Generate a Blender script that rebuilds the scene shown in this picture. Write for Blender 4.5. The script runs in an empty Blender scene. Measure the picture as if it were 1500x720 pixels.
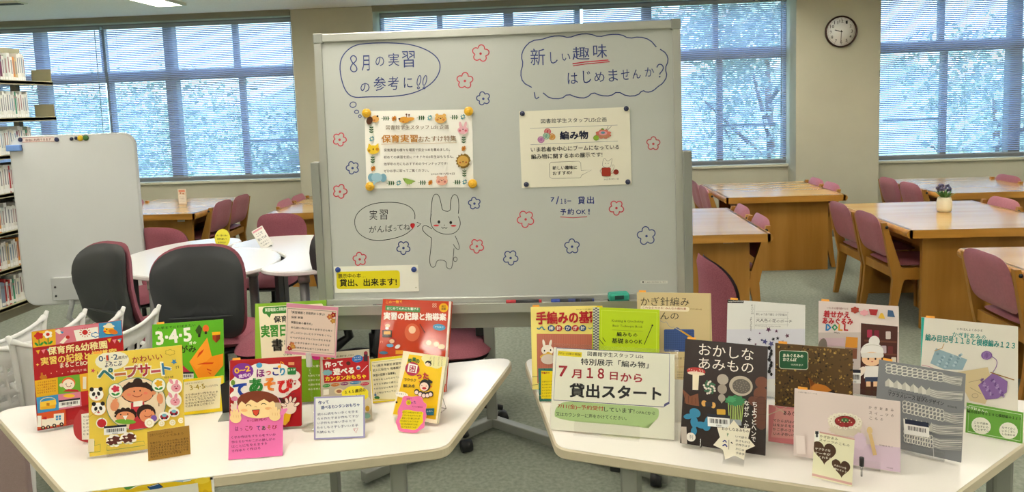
import bpy, bmesh, math, random
from math import sin, cos, pi, radians, tan, atan2, sqrt
from mathutils import Vector, Matrix

scene = bpy.context.scene
COL = scene.collection

# ------------------------------------------------------------------ camera
EYE = Vector((0, 0, 1.6))
FOC, PPX, PPY = 1050.0, 750.0, 254.24
ROT = (Matrix.Rotation(radians(3.222), 3, 'Z') @ Matrix.Rotation(radians(90 - 5.586), 3, 'X')
       @ Matrix.Rotation(-radians(1.986), 3, 'Z'))
cd = bpy.data.cameras.new('camera')
cd.sensor_width = 36.0
cd.lens = FOC / 1500 * 36
cd.shift_x = 0.0
cd.shift_y = -(360 - PPY) / 1500
cd.clip_start, cd.clip_end = 0.05, 500
cam = bpy.data.objects.new('camera', cd)
COL.objects.link(cam)
cam.matrix_world = Matrix.Translation(EYE) @ ROT.to_4x4()
scene.camera = cam

# ------------------------------------------------------------------ world, light, exposure
scene.view_settings.view_transform = 'Standard'
scene.view_settings.look = 'None'
scene.view_settings.gamma = 1.0
scene.view_settings.use_curve_mapping = False
scene.view_settings.exposure = 0.0
scene.cycles.transparent_max_bounces = 40
scene.cycles.max_bounces = 10
SKY_STRENGTH = 5.9
LAMP_STRENGTH = 36.0
SUN_STRENGTH = 9.0
w = bpy.data.worlds.new('sky'); scene.world = w; w.use_nodes = True
nt = w.node_tree; nt.nodes.clear()
wo = nt.nodes.new('ShaderNodeOutputWorld'); bg = nt.nodes.new('ShaderNodeBackground')
tc = nt.nodes.new('ShaderNodeTexCoord'); sp = nt.nodes.new('ShaderNodeSeparateXYZ')
rp = nt.nodes.new('ShaderNodeValToRGB')
rp.color_ramp.elements[0].position = 0.0; rp.color_ramp.elements[0].color = (0.70, 0.84, 1.0, 1)
rp.color_ramp.elements[1].position = 0.9; rp.color_ramp.elements[1].color = (0.42, 0.62, 1.0, 1)
nt.links.new(tc.outputs['Generated'], sp.inputs[0]); nt.links.new(sp.outputs['Z'], rp.inputs[0])
nt.links.new(rp.outputs[0], bg.inputs['Color']); bg.inputs['Strength'].default_value = SKY_STRENGTH
nt.links.new(bg.outputs[0], wo.inputs['Surface'])
sd = bpy.data.lights.new('sun', 'SUN'); sd.energy = SUN_STRENGTH; sd.angle = radians(2); sd.color = (1, .95, .88)
so = bpy.data.objects.new('sun', sd); COL.objects.link(so)
so.rotation_euler = (radians(38), 0, radians(25))      # high sun behind the building, lights the trees outside

# ------------------------------------------------------------------ helpers
def ray(x, y):
    return ROT @ Vector(((x - PPX) / FOC, -(y - PPY) / FOC, -1.0))
def onz(x, y, z):
    d = ray(x, y); return EYE + d * ((z - EYE.z) / d.z)
def ony(x, y, Y):
    d = ray(x, y); return EYE + d * (Y / d.y)
def lin(c):
    if isinstance(c, str):
        c = c.lstrip('#'); c = tuple(int(c[i:i + 2], 16) / 255 for i in (0, 2, 4))
    return tuple(v / 12.92 if v <= 0.04045 else ((v + 0.055) / 1.055) ** 2.4 for v in c) + (1.0,)
def ink_lin(c):
    return tuple(v ** 1.2 for v in lin(c)[:3]) + (1.0,)
def tag(o, label=None, cat=None, group=None, kind=None):
    if label: o['label'] = label
    if cat: o['category'] = cat
    if group: o['group'] = group
    if kind: o['kind'] = kind
    return o
def empty(name, loc=(0, 0, 0), rz=0.0, label=None, cat=None, group=None, kind=None):
    o = bpy.data.objects.new(name, None); COL.objects.link(o)
    o.location = loc; o.rotation_euler = (0, 0, rz); o.empty_display_size = .05
    return tag(o, label, cat, group, kind)
def copy_tree(o, parent=None):
    c = o.copy(); COL.objects.link(c); c.parent = parent
    for ch in list(KIDS.get(o.name, [])):
        k = copy_tree(ch, c); KIDS.setdefault(c.name, []).append(k)
    return c
KIDS = {}

MATS = {}
def mat(name, color, rough=.5, metal=0.0, vary=0.0, scale=30.0, bump=0.0, stretch=None, spec=.5, color2=None,
        coat=0.0, bscale=None, sheen=0.0):
    if name in MATS: return MATS[name]
    m = bpy.data.materials.new(name); m.use_nodes = True; n = m.node_tree
    b = n.nodes['Principled BSDF']
    b.inputs['Roughness'].default_value = rough; b.inputs['Metallic'].default_value = metal
    b.inputs['Specular IOR Level'].default_value = spec
    b.inputs['Coat Weight'].default_value = coat
    c = lin(color); b.inputs['Base Color'].default_value = c
    if vary or bump:
        t = n.nodes.new('ShaderNodeTexCoord'); mp = n.nodes.new('ShaderNodeMapping')
        if stretch: mp.inputs['Scale'].default_value = stretch
        n.links.new(t.outputs['Object'], mp.inputs[0])
        nz = n.nodes.new('ShaderNodeTexNoise'); nz.inputs['Scale'].default_value = scale
        nz.inputs['Detail'].default_value = 4; n.links.new(mp.outputs[0], nz.inputs['Vector'])
        if vary:
            r = n.nodes.new('ShaderNodeValToRGB')
            c2 = lin(color2) if color2 else tuple(v * (1 - vary) for v in c[:3]) + (1,)
            r.color_ramp.elements[0].color = c2; r.color_ramp.elements[1].color = c
            r.color_ramp.elements[0].position = .35; r.color_ramp.elements[1].position = .65
            n.links.new(nz.outputs['Fac'], r.inputs[0]); n.links.new(r.outputs[0], b.inputs['Base Color'])
        if bump:
            nb = nz
            if bscale:
                nb = n.nodes.new('ShaderNodeTexNoise'); nb.inputs['Scale'].default_value = bscale
                n.links.new(mp.outputs[0], nb.inputs['Vector'])
            bp = n.nodes.new('ShaderNodeBump'); bp.inputs['Strength'].default_value = bump
            bp.inputs['Distance'].default_value = .002
            n.links.new(nb.outputs['Fac'], bp.inputs['Height']); n.links.new(bp.outputs[0], b.inputs['Normal'])
    MATS[name] = m
    return m
def mat_clear(name, tint, gloss=.08, rough=.03, opacity=0.0):
    """thin clear sheet: mostly transparent with a glossy coat"""
    if name in MATS: return MATS[name]
    m = bpy.data.materials.new(name); m.use_nodes = True; n = m.node_tree; n.nodes.clear()
    o = n.nodes.new('ShaderNodeOutputMaterial'); t = n.nodes.new('ShaderNodeBsdfTransparent')
    g = n.nodes.new('ShaderNodeBsdfGlossy'); mx = n.nodes.new('ShaderNodeMixShader')
    t.inputs[0].default_value = lin(tint); g.inputs['Roughness'].default_value = rough
    fr = n.nodes.new('ShaderNodeLayerWeight'); fr.inputs[0].default_value = .5
    pw = n.nodes.new('ShaderNodeMath'); pw.operation = 'POWER'; pw.inputs[1].default_value = 4.0
    n.links.new(fr.outputs['Facing'], pw.inputs[0])
    ad = n.nodes.new('ShaderNodeMath'); ad.operation = 'MULTIPLY_ADD'; ad.inputs[1].default_value = .35; ad.inputs[2].default_value = gloss * .5; ad.use_clamp = True
    n.links.new(pw.outputs[0], ad.inputs[0])
    n.links.new(ad.outputs[0], mx.inputs[0]); n.links.new(t.outputs[0], mx.inputs[1]); n.links.new(g.outputs[0], mx.inputs[2])
    if opacity:
        d = n.nodes.new('ShaderNodeBsdfDiffuse'); d.inputs[0].default_value = (.85, .86, .84, 1)
        m2 = n.nodes.new('ShaderNodeMixShader'); m2.inputs[0].default_value = opacity
        n.links.new(mx.outputs[0], m2.inputs[1]); n.links.new(d.outputs[0], m2.inputs[2]); mx = m2
    n.links.new(mx.outputs[0], o.inputs[0])
    MATS[name] = m
    return m
def mat_ink(name, rough, coat=0.0, spec=.5):
    if name in MATS: return MATS[name]
    m = bpy.data.materials.new(name); m.use_nodes = True; n = m.node_tree
    b = n.nodes['Principled BSDF']; b.inputs['Roughness'].default_value = rough
    b.inputs['Coat Weight'].default_value = coat; b.inputs['Coat Roughness'].default_value = .12
    b.inputs['Specular IOR Level'].default_value = spec
    a = n.nodes.new('ShaderNodeVertexColor'); a.layer_name = 'ink'
    n.links.new(a.outputs['Color'], b.inputs['Base Color'])
    MATS[name] = m
    return m
def mat_emit(name, color, strength):
    m = bpy.data.materials.new(name); m.use_nodes = True; n = m.node_tree
    b = n.nodes['Principled BSDF']; b.inputs['Base Color'].default_value = (.9, .9, .9, 1)
    b.inputs['Emission Color'].default_value = lin(color); b.inputs['Emission Strength'].default_value = strength
    MATS[name] = m
    return m

class MB:
    """collects shapes and links them as one mesh object"""
    def __init__(s): s.v = []; s.f = []; s.mi = []; s.m = 0; s.sm = []
    def add(s, vs, fs, smooth=False):
        k = len(s.v); s.v += [tuple(v) for v in vs]
        for f in fs: s.f.append([i + k for i in f]); s.mi.append(s.m); s.sm.append(smooth)
    def box(s, x0, x1, y0, y1, z0, z1, M=None, bev=0.0):
        if bev > 0:
            b = min(bev, (x1 - x0) / 2.01, (y1 - y0) / 2.01, (z1 - z0) / 2.01)
            bm = bmesh.new(); bmesh.ops.create_cube(bm, size=1)
            for v in bm.verts:
                v.co = Vector(((x0 + x1) / 2 + v.co.x * (x1 - x0), (y0 + y1) / 2 + v.co.y * (y1 - y0), (z0 + z1) / 2 + v.co.z * (z1 - z0)))
            bmesh.ops.bevel(bm, geom=bm.edges[:], offset=b, segments=2, affect='EDGES', profile=.5)
            vs = [v.co.copy() for v in bm.verts]; fs = [[v.index for v in f.verts] for f in bm.faces]; bm.free()
            if M is not None: vs = [M @ v for v in vs]
            s.add(vs, fs); return
        vs = [Vector(p) for p in ((x0, y0, z0), (x1, y0, z0), (x1, y1, z0), (x0, y1, z0), (x0, y0, z1), (x1, y0, z1), (x1, y1, z1), (x0, y1, z1))]
        if M is not None: vs = [M @ v for v in vs]
        s.add(vs, [(0, 3, 2, 1), (4, 5, 6, 7), (0, 1, 5, 4), (1, 2, 6, 5), (2, 3, 7, 6), (3, 0, 4, 7)])
    def tube(s, pts, r, n=8, cap=True, closed=False, flat=1.0):
        pts = [Vector(p) for p in pts]; N = len(pts); rings = []
        rr = r if isinstance(r, (list, tuple)) else [r] * N
        up = Vector((0, 0, 1)); pv = None
        for i, p in enumerate(pts):
            a = pts[(i - 1) % N] if (i > 0 or closed) else p; b = pts[(i + 1) % N] if (i < N - 1 or closed) else p
            t = (b - a).normalized()
            if pv is None: ref = up if abs(t.z) < .9 else Vector((1, 0, 0)); x = t.cross(ref).normalized()
            else: x = (pv - t * pv.dot(t)).normalized()
            pv = x; y = t.cross(x)
            rings.append([p + (x * cos(2 * pi * k / n) + y * sin(2 * pi * k / n) * flat) * rr[i] for k in range(n)])
        vs = [q for R in rings for q in R]; fs = []
        for i in range(N if closed else N - 1):
            for k in range(n):
                j = (i + 1) % N
                fs.append((i * n + k, i * n + (k + 1) % n, j * n + (k + 1) % n, j * n + k))
        if cap and not closed: fs += [tuple(range(n - 1, -1, -1)), tuple((N - 1) * n + k for k in range(n))]
        s.add(vs, fs, True)
    def lathe(s, prof, c=(0, 0, 0), n=20, M=None):
        vs = [];
        for r, z in prof:
            for k in range(n): vs.append(Vector((c[0] + r * cos(2 * pi * k / n), c[1] + r * sin(2 * pi * k / n), c[2] + z)))
        fs = []
        for i in range(len(prof) - 1):
            for k in range(n): fs.append((i * n + k, i * n + (k + 1) % n, (i + 1) * n + (k + 1) % n, (i + 1) * n + k))
        fs += [tuple(range(n - 1, -1, -1)), tuple((len(prof) - 1) * n + k for k in range(n))]
        if M is not None: vs = [M @ v for v in vs]
        s.add(vs, fs, True)
    def prism(s, poly, z0, z1, M=None, bev=0.0):
        """poly counter-clockwise in xy"""
        n = len(poly)
        if bev > 0:
            cx = [Vector(p) for p in poly]; ins = []
            for i in range(n):
                a, b, c = cx[i - 1], cx[i], cx[(i + 1) % n]
                d1 = (b - a).normalized(); d2 = (c - b).normalized(); t = (d1 + d2)
                t = t.normalized() if t.length > 1e-6 else d1
                ins.append(b + Vector((-t.y, t.x)) * bev)
            L = [(ins, z0), (cx, z0 + bev), (cx, z1 - bev), (ins, z1)]
        else:
            L = [([Vector(p) for p in poly], z0), ([Vector(p) for p in poly], z1)]
        vs = [Vector((p.x, p.y, z)) for P, z in L for p in P]; fs = []
        for i in range(len(L) - 1):
            for k in range(n): fs.append((i * n + k, i * n + (k + 1) % n, (i + 1) * n + (k + 1) % n, (i + 1) * n + k))
        fs += [tuple(range(n - 1, -1, -1)), tuple((len(L) - 1) * n + k for k in range(n))]
        if M is not None: vs = [M @ v for v in vs]
        s.add(vs, fs)
    def pad(s, w, h, t, e=4.0, bend=lambda x, y: 0.0, M=None, dome=.5, seg=32, rings=5, shape=None):
        """cushion: superellipse outline w x h in xy, thickness t in z, bent by bend(x, y)"""
        vs = []; fs = []
        def P(a, k):
            c, q = cos(a), sin(a)
            x = abs(c) ** (2 / e) * (1 if c >= 0 else -1) * w / 2 * k; y = abs(q) ** (2 / e) * (1 if q >= 0 else -1) * h / 2 * k
            if shape: x, y = shape(x, y)
            return x, y
        ks = [0.0] + [((i + 1) / rings) for i in range(rings)]
        for side in (1, -1):
            base = len(vs); x, y = P(0, 0); vs.append(Vector((x, y, bend(x, y) + side * t / 2)))
            for i in range(1, rings + 1):
                k = ks[i]; th = t / 2 * ((1 - dome) + dome * (max(0, 1 - k ** 4)) ** .5) if i < rings else 0
                kk = k if i < rings else 1.0
                if i == rings: th = t / 2 * (1 - dome) * .0
                for j in range(seg):
                    x, y = P(2 * pi * (j + .5) / seg, kk * (1.0 if i < rings else 1.0)); vs.append(Vector((x, y, bend(x, y) + side * th)))
            for j in range(seg):
                a = base + 1 + j; b = base + 1 + (j + 1) % seg
                fs.append((base, a, b) if side > 0 else (base, b, a))
                for i in range(rings - 1):
                    p = base + 1 + i * seg
                    q = (p + j, p + seg + j, p + seg + (j + 1) % seg, p + (j + 1) % seg)
                    fs.append(q if side > 0 else q[::-1])
        if M is not None: vs = [M @ v for v in vs]
        s.add(vs, fs, True)
    def build(s, name, mats, parent=None, label=None, cat=None, group=None, kind=None, loc=None, rz=None):
        me = bpy.data.meshes.new(name); me.from_pydata(s.v, [], s.f)
        if not isinstance(mats, (list, tuple)): mats = [mats]
        for m in mats: me.materials.append(m)
        me.polygons.foreach_set('material_index', s.mi); me.polygons.foreach_set('use_smooth', s.sm)
        me.update()
        o = bpy.data.objects.new(name, me); COL.objects.link(o)
        if parent is not None: o.parent = parent; KIDS.setdefault(parent.name, []).append(o)
        if loc is not None: o.location = loc
        if rz is not None: o.rotation_euler = (0, 0, rz)
        return tag(o, label, cat, group, kind)
def box(name, dims, m, parent=None, bev=0.0, M=None, **k):
    b = MB(); b.box(*dims, bev=bev, M=M); return b.build(name, m, parent, **k)

# ------------------------------------------------------------------ common materials
M_metal = mat('grey_paint_metal', '#8f918a', .45, .3)
M_alu = mat('aluminium', '#b9bab4', .35, .6)
M_dark = mat('black_plastic', '#16171a', .5)
M_wood = mat('oak_veneer', '#b0803a', .42, 0, .35, 8, stretch=(1, 1, .08), color2='#9c6a24', spec=.4)
M_woodtop = mat('oak_desk_top', '#c6a266', .16, 0, .2, 6, stretch=(.1, 1, 1), color2='#b98f50', spec=.8)
M_woodedge = mat('oak_edge', '#c08a3c', .3, 0, .3, 20, stretch=(.1, 1, 1), color2='#a8752d')
M_mauve = mat('mauve_vinyl', '#ac6a74', .45, 0, .1, 60, .15, bscale=400)
M_mauve_cloth = mat('mauve_cloth', '#9c5864', .85, 0, .12, 200, .3, bscale=900, color2='#8c4a58')
M_table = mat('cream_laminate', '#e3ded6', .28, 0, .03, 5, spec=.5)
M_tabedge = mat('cream_edge_band', '#c4b99f', .4)
M_white = mat('white_laminate', '#f0f0ee', .2, 0, .02, 5, spec=.6)
M_wall = mat('cream_wall_paint', '#bbb8a4', .8, 0, .05, 3, .1, bscale=250)
M_frame = mat('window_frame_metal', '#86847e', .5, .2)
M_shelf = mat('olive_shelf_metal', '#a29c7e', .5, .1)
M_shell = mat('charcoal_shell', '#333538', .4, 0, .05, 300, .1)
M_paper = mat('white_paper', '#f0ede4', .6)
M_clear = mat_clear('clear_acrylic', '#fefefe', .08)
M_glass = mat_clear('window_glass', '#e6f0f2', .05)
M_chrome = mat('steel_wire', '#b8b8b8', .25, .9)
INK = mat_ink('printed_ink', .5, spec=.3)
INKG = mat_ink('glossy_print', .38, coat=.2, spec=.35)

# ================================================================== SETTING
WB = 8.35      # wall under the windows
WP = 8.08      # pillar fronts
CEIL = 2.74
XL, XR, YF = -7.6, 7.6, -4.0
M_carpet = mat('carpet', '#8d9384', .95, 0, .22, 55, .6, bscale=700, color2='#797f71')
M_ceil = mat('ceiling_board', '#f0f0ee', .9, 0, .08, 90, .5, bscale=220)
M_base = mat('baseboard_grey', '#6d6f68', .6)
box('floor', (XL, XR, YF, WB + .2, -.1, 0), M_carpet, kind='structure')
box('ceiling', (XL, XR, YF, WB + .2, CEIL, CEIL + .1), M_ceil, kind='structure')
box('wall_left', (XL - .1, XL, YF, WB + .2, 0, CEIL), M_wall, kind='structure')
box('wall_right', (XR, XR + .1, YF, WB + .2, 0, CEIL), M_wall, kind='structure')
box('wall_front', (XL, XR, YF - .1, YF, 0, CEIL), M_wall, kind='structure')
def X(px, Y, py=120): return ony(px, py, Y).x
SILL = .808
bk = MB()
bk.box(XL, XR, WB, WB + .2, 0, SILL - .02)                       # below the windows
bk.box(XL, XR, WB - .02, WB + .2, 2.70, CEIL)                    # above them
P1 = (-2.90, -1.96); P2 = (2.70, 3.60)
for a, b in (P1, P2): bk.box(a, b, WP, WB + .2, 0, CEIL, bev=.006)
bk.box(XL, -6.75, WP, WB + .2, 0, CEIL); bk.box(6.75, XR, WP, WB + .2, 0, CEIL)
bk.build('wall_back', M_wall, kind='structure')
BAYS = [(-6.75, -2.90), (-1.96, 2.70), (3.60, 6.75)]
bb = MB()
for a, b in BAYS: bb.box(a, b, WB - .012, WB, 0, .075)
for a, b in (P1, P2): bb.box(a - .012, b + .012, WP - .012, WB, 0, .075)
bb.build('baseboard_back', M_base, kind='structure')
M_box = mat('curtain_box_paint', '#8b8a78', .7)
M_sill = mat('sill_paint', '#cfcdb8', .4)
for i, (a, b) in enumerate(BAYS):
    t = MB(); t.box(a, b, WP - .01, WP + .02, 2.675, CEIL, bev=.003); t.box(a, b, WP - .02, WP, 2.715, CEIL)
    t.build('trim_%d' % (i + 1), M_box, kind='structure')
    t = MB(); t.box(a, b, WB - .03, WB + .12, SILL - .03, SILL, bev=.004); t.build('trim_%d' % (i + 4), M_sill, kind='structure')

# windows: sashes in pairs, a transom across, panes of glass, blinds hung in front
YG = 8.47
TR0, TR1 = 2.015, 2.14
def window(n, a, b, thick, thin, rails):
    g = MB(); y0, y1 = YG - .05, YG + .05
    W = empty('window_%d' % n, (0, 0, 0), kind='structure')
    f = MB()
    f.box(a, b, y0, y1, SILL, SILL + .05); f.box(a, b, y0, y1, 2.66, 2.71)
    f.box(a, a + .05, y0, y1, SILL + .05, 2.66); f.box(b - .05, b, y0, y1, SILL + .05, 2.66)
    f.build('window_frame', M_frame, W)
    xs = [a + .05] + sorted(thick + thin) + [b - .05]
    f = MB(); f.box(a + .05, b - .05, y0 + .01, y1 - .01, TR0, TR1); f.build('transom', M_frame, W)
    for x in thick:
        f = MB(); f.box(x - .065, x + .065, y0 - .01, y1, SILL + .05, TR0); f.box(x - .055, x + .055, y0 - .01, y1, TR1, 2.66); f.build('mullion', M_frame, W)
    for x in thin:
        f = MB(); f.box(x - .03, x + .03, y0 + .02, y1 - .02, TR1, 2.66); f.box(x + .01, x + .075, y0 + .02, y1 - .02, SILL + .05, TR0); f.build('sash_stile', M_frame, W)
    for x in rails:
        f = MB(); f.box(x + .06, x + .7, YG + .06, YG + .08, 1.24, 1.265); f.box(x + .06, x + .7, YG + .06, YG + .08, 1.09, 1.105); f.build('guard_rail', M_frame, W)
    for p, q in zip(xs[:-1], xs[1:]):
        for z0, z1 in ((SILL + .05, TR0), (TR1, 2.66)):
            f = MB(); f.box(p, q, YG + .02, YG + .026, z0, z1); f.build('pane', M_glass, W)
window(1, -6.75, -2.88, [X(254, YG), X(66, YG)], [X(350, YG), X(157, YG)], [X(350, YG)])
window(2, -1.98, 2.72, [X(748, YG), X(948, YG)], [X(648, YG), X(848, YG), X(1048, YG)], [X(1048, YG)])
window(3, 3.58, 6.75, [X(1483, YG)], [X(1376, YG), X(1376, YG) + 1.6], [X(1291, YG)])

def blind_mat():
    m = bpy.data.materials.new('sky_tinted_slat_enamel'); m.use_nodes = True; n = m.node_tree; n.nodes.clear()
    o = n.nodes.new('ShaderNodeOutputMaterial'); d = n.nodes.new('ShaderNodeBsdfDiffuse'); t = n.nodes.new('ShaderNodeBsdfTranslucent')
    mx = n.nodes.new('ShaderNodeMixShader'); d.inputs[0].default_value = lin('#ccd0e0'); t.inputs[0].default_value = lin('#b2c2e6')  # both slat colours have the blue tint of sky light mixed in
    mx.inputs[0].default_value = .35
    n.links.new(d.outputs[0], mx.inputs[1]); n.links.new(t.outputs[0], mx.inputs[2]); n.links.new(mx.outputs[0], o.inputs[0]); return m
M_blind = blind_mat()
M_rail = mat('blind_rail', '#9aa0a6', .4, .2)
def blind(a, b, label, zb=SILL + .06):
    B = empty('venetian_blind', ((a + b) / 2, 8.32, 2.66), 0, label, 'blind', 'venetian blinds at the windows')
    h = (b - a) / 2; y = 0
    box('head_rail', (-h, h, -.02, .02, -.03, .01), M_rail, B)
    box('bottom_rail', (-h, h, -.012, .012, zb - 2.66 - .015, zb - 2.66), M_rail, B)
    s = MB(); z = -.045; ang = radians(34); dy, dz = .0125 * cos(ang), .0125 * sin(ang)
    while z > zb - 2.66 + .02:
        j = random.uniform(-.0006, .0006)
        vs = [(-h, -dy, z + dz + j), (h, -dy, z + dz - j), (h, 0, z + .0015), (-h, 0, z + .0015), (h, dy, z - dz), (-h, dy, z - dz)]
        s.add(vs, [(0, 1, 2, 3), (3, 2, 4, 5)]); z -= .0215
    s.build('slats', M_blind, B, kind='stuff')
    for x in (-h + .15, -h / 3, h / 3, h - .15):
        c = MB(); c.tube([(x, -.014, 0), (x, -.014, zb - 2.66)], .0012, 4); c.build('ladder_cord', M_rail, B)
    c = MB(); c.tube([(h - .06, -.03, -.02), (h - .062, -.03, -1.3)], .004, 5); c.build('tilt_wand', M_rail, B)
random.seed(4)
sx = X(155, 8.32, 100)
blind(-6.7, sx - .02, 'slatted venetian blind at the far left, partly behind the bookshelf')
blind(sx + .02, -2.92, 'slatted venetian blind above the wall behind the blank whiteboard and round table')
blind(-1.93, .36, 'slatted venetian blind behind the left half of the big drawn-on whiteboard')
blind(.40, 2.67, 'slatted venetian blind left of the clock pillar, right of the drawn-on whiteboard')
blind(3.64, 6.6, 'slatted venetian blind right of the clock pillar')

# ------------------------------------------------------------------ outside
box('trim_outdoor_ground', (-60, 60, 9.2, 90, -3.6, -3.5), mat('lawn', '#8fa46a', .95, 0, .3, 1.5), kind='structure')
M_leaf = mat('leaves', '#b4ccc0', .8, 0, .3, 2.5); M_bark = mat('bark', '#6a5a48', .9)  # leaf colour paled toward blue-green to carry the outdoor haze
rnd = random.Random(11)
def tree(x, y, h, r, label):
    T = empty('tree', (x, y, -3.5), 0, label, 'tree', 'trees outside the windows')
    t = MB(); t.tube([(0, 0, 0), (.1, 0, h * .4), (0, .1, h * .8)], [.14, .10, .04], 7)
    for k in range(6):
        a = k * 1.05; t.tube([(0, 0, h * (.3 + .07 * k)), (cos(a) * r * .6, sin(a) * r * .6, h * (.45 + .07 * k))], [.045, .02], 5)
    t.build('trunk', M_bark, T)
    L = MB(); vs = []; fs = []
    blobs = [(rnd.uniform(-.6, .6) * r, rnd.uniform(-.6, .6) * r, h * rnd.uniform(.35, .92), r * rnd.uniform(.35, .6)) for _ in range(14)]
    for i in range(5200):
        bx, by, bz, br = blobs[i % 14]
        u = Vector((rnd.gauss(0, 1), rnd.gauss(0, 1), rnd.gauss(0, 1))).normalized() * br * rnd.uniform(.7, 1.05)
        c = Vector((bx, by, bz)) + u; s = rnd.uniform(.05, .10)
        a = Vector((rnd.gauss(0, 1), rnd.gauss(0, 1), rnd.gauss(0, 1))).normalized(); b = a.cross(u).normalized()
        k = len(vs); vs += [c - a * s, c + b * s * .6, c + a * s, c - b * s * .6]; fs.append((k, k + 1, k + 2, k + 3))
    L.add(vs, fs); L.build('foliage', M_leaf, T, kind='stuff')
tree(-9.2, 15, 5.6, 2.6, 'leafy tree outside the left window, seen through its blind')
tree(-4.9, 13.5, 5.6, 1.4, 'small leafy tree outside the left window near its right end')
tree(-15.5, 21, 5.8, 3.2, 'broad tree outside beyond the bookshelf end of the left window')
tree(-.6, 17.5, 6.2, 2.6, 'tree outside hidden mostly by the drawn-on whiteboard')
tree(4.0, 13.5, 7.6, 1.9, 'leafy tree outside the window left of the clock pillar')
tree(8.4, 14, 6.1, 2.0, 'leafy tree outside the window right of the clock pillar')
tree(13.6, 19, 6.6, 2.6, 'broad tree outside at the far right of the right window')
def hill():
    m = MB(); vs = []; n = 60
    for i in range(n + 1):
        x = -70 + 140 * i / n; z = 3.2 + 1.6 * sin(i * .35) + .8 * sin(i * .9 + 1)
        vs += [(x, 60, -3.5), (x, 66, z), (x, 85, z - 1)]
    fs = []
    for i in range(n):
        a = i * 3; fs += [(a, a + 3, a + 4, a + 1), (a + 1, a + 4, a + 5, a + 2)]
    m.add(vs, fs); m.build('trim_wooded_hill', mat('hazy_far_woods', '#a9c2c0', .95, 0, .3, .8), kind='structure')  # distance haze is mixed into the hill's pale bluish colour
hill()

# ------------------------------------------------------------------ ceiling fittings
M_lamp = mat_emit('lamp_diffuser', '#fff8ec', LAMP_STRENGTH)
M_lframe = mat('lamp_frame', '#d8d8c8', .5)
def ceiling_light(x, y, label, first=[None]):
    if first[0] is None:
        L = empty('ceiling_light', (x, y, CEIL), 0, label, 'ceiling light', 'ceiling lights')
        f = MB()
        for a in ((-.16, .16, -.63, -.60), (-.16, .16, .60, .63), (-.16, -.13, -.60, .60), (.13, .16, -.60, .60)): f.box(*a, -.03, 0)
        f.build('lamp_frame', M_lframe, L)
        f = MB(); f.box(-.13, .13, -.60, .60, -.012, -.008); dfo = f.build('diffuser', M_lamp, L)
        f = MB()
        for k in range(8):
            yy = -.55 + k * 1.1 / 7; f.box(-.13, .13, yy - .003, yy + .003, -.028, -.013)
        f.build('louvre', M_lframe, dfo, kind='stuff')
        first[0] = L; return L
    L = copy_tree(first[0]); L.location = (x, y, CEIL); L['label'] = label; return L
c = onz(250, 5, CEIL)
WORDS = {(-1, 2): 'behind', }
names_r = ['nearest the window wall', 'second row from the windows', 'third row from the windows, above the display tables', 'fourth row from the windows, near the camera', 'fifth row from the windows, behind the camera']
names_c = ['far left column', 'left column', 'centre column', 'right column', 'far right column']
for j, yy in enumerate((c.y - .62, c.y - 3.0, c.y - 5.4, c.y - 7.8, c.y - 10.2)):
    for i, xx in enumerate((c.x - 3.0, c.x, c.x + 3.1, c.x + 6.2, c.x + 9.2)):
        ceiling_light(xx, yy, 'recessed louvred ceiling light, %s, %s' % (names_c[i], names_r[j]))
v = onz(10, 4, CEIL)
V = empty('ceiling_vent', (v.x, v.y, CEIL), 0, 'dark slotted ceiling vent at the upper left above the bookshelf', 'vent')
box('vent_frame', (-.3, .16, -.07, .07, -.012, 0), M_lframe, V)
for k in range(3): box('slat', (-.28, .14, -.045 + k * .035, -.03 + k * .035, -.018, -.012), M_dark, V)

# ------------------------------------------------------------------ wall clock
M_clockrim = mat('clock_rim', '#4a3430', .25, .7); M_face = mat('clock_face', '#f2f2f0', .3); M_ink = mat('black_ink', '#1c1c1e', .5)
p = ony(1231, 46.5, WP)
CK = empty('wall_clock', (p.x, WP, p.z), 0, 'round wall clock with dark rim and white face on the pillar', 'clock')
RF = Matrix.Rotation(radians(90), 4, 'X')       # local z -> -y
b = MB(); b.lathe([(.168, 0), (.172, .02), (.168, .036), (.160, .040), (.155, .034), (.152, .02)], n=48, M=RF); b.build('rim', M_clockrim, CK)
b = MB(); b.lathe([(.157, .005), (.157, .022)], n=48, M=RF); b.build('dial', M_face, CK)

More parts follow.
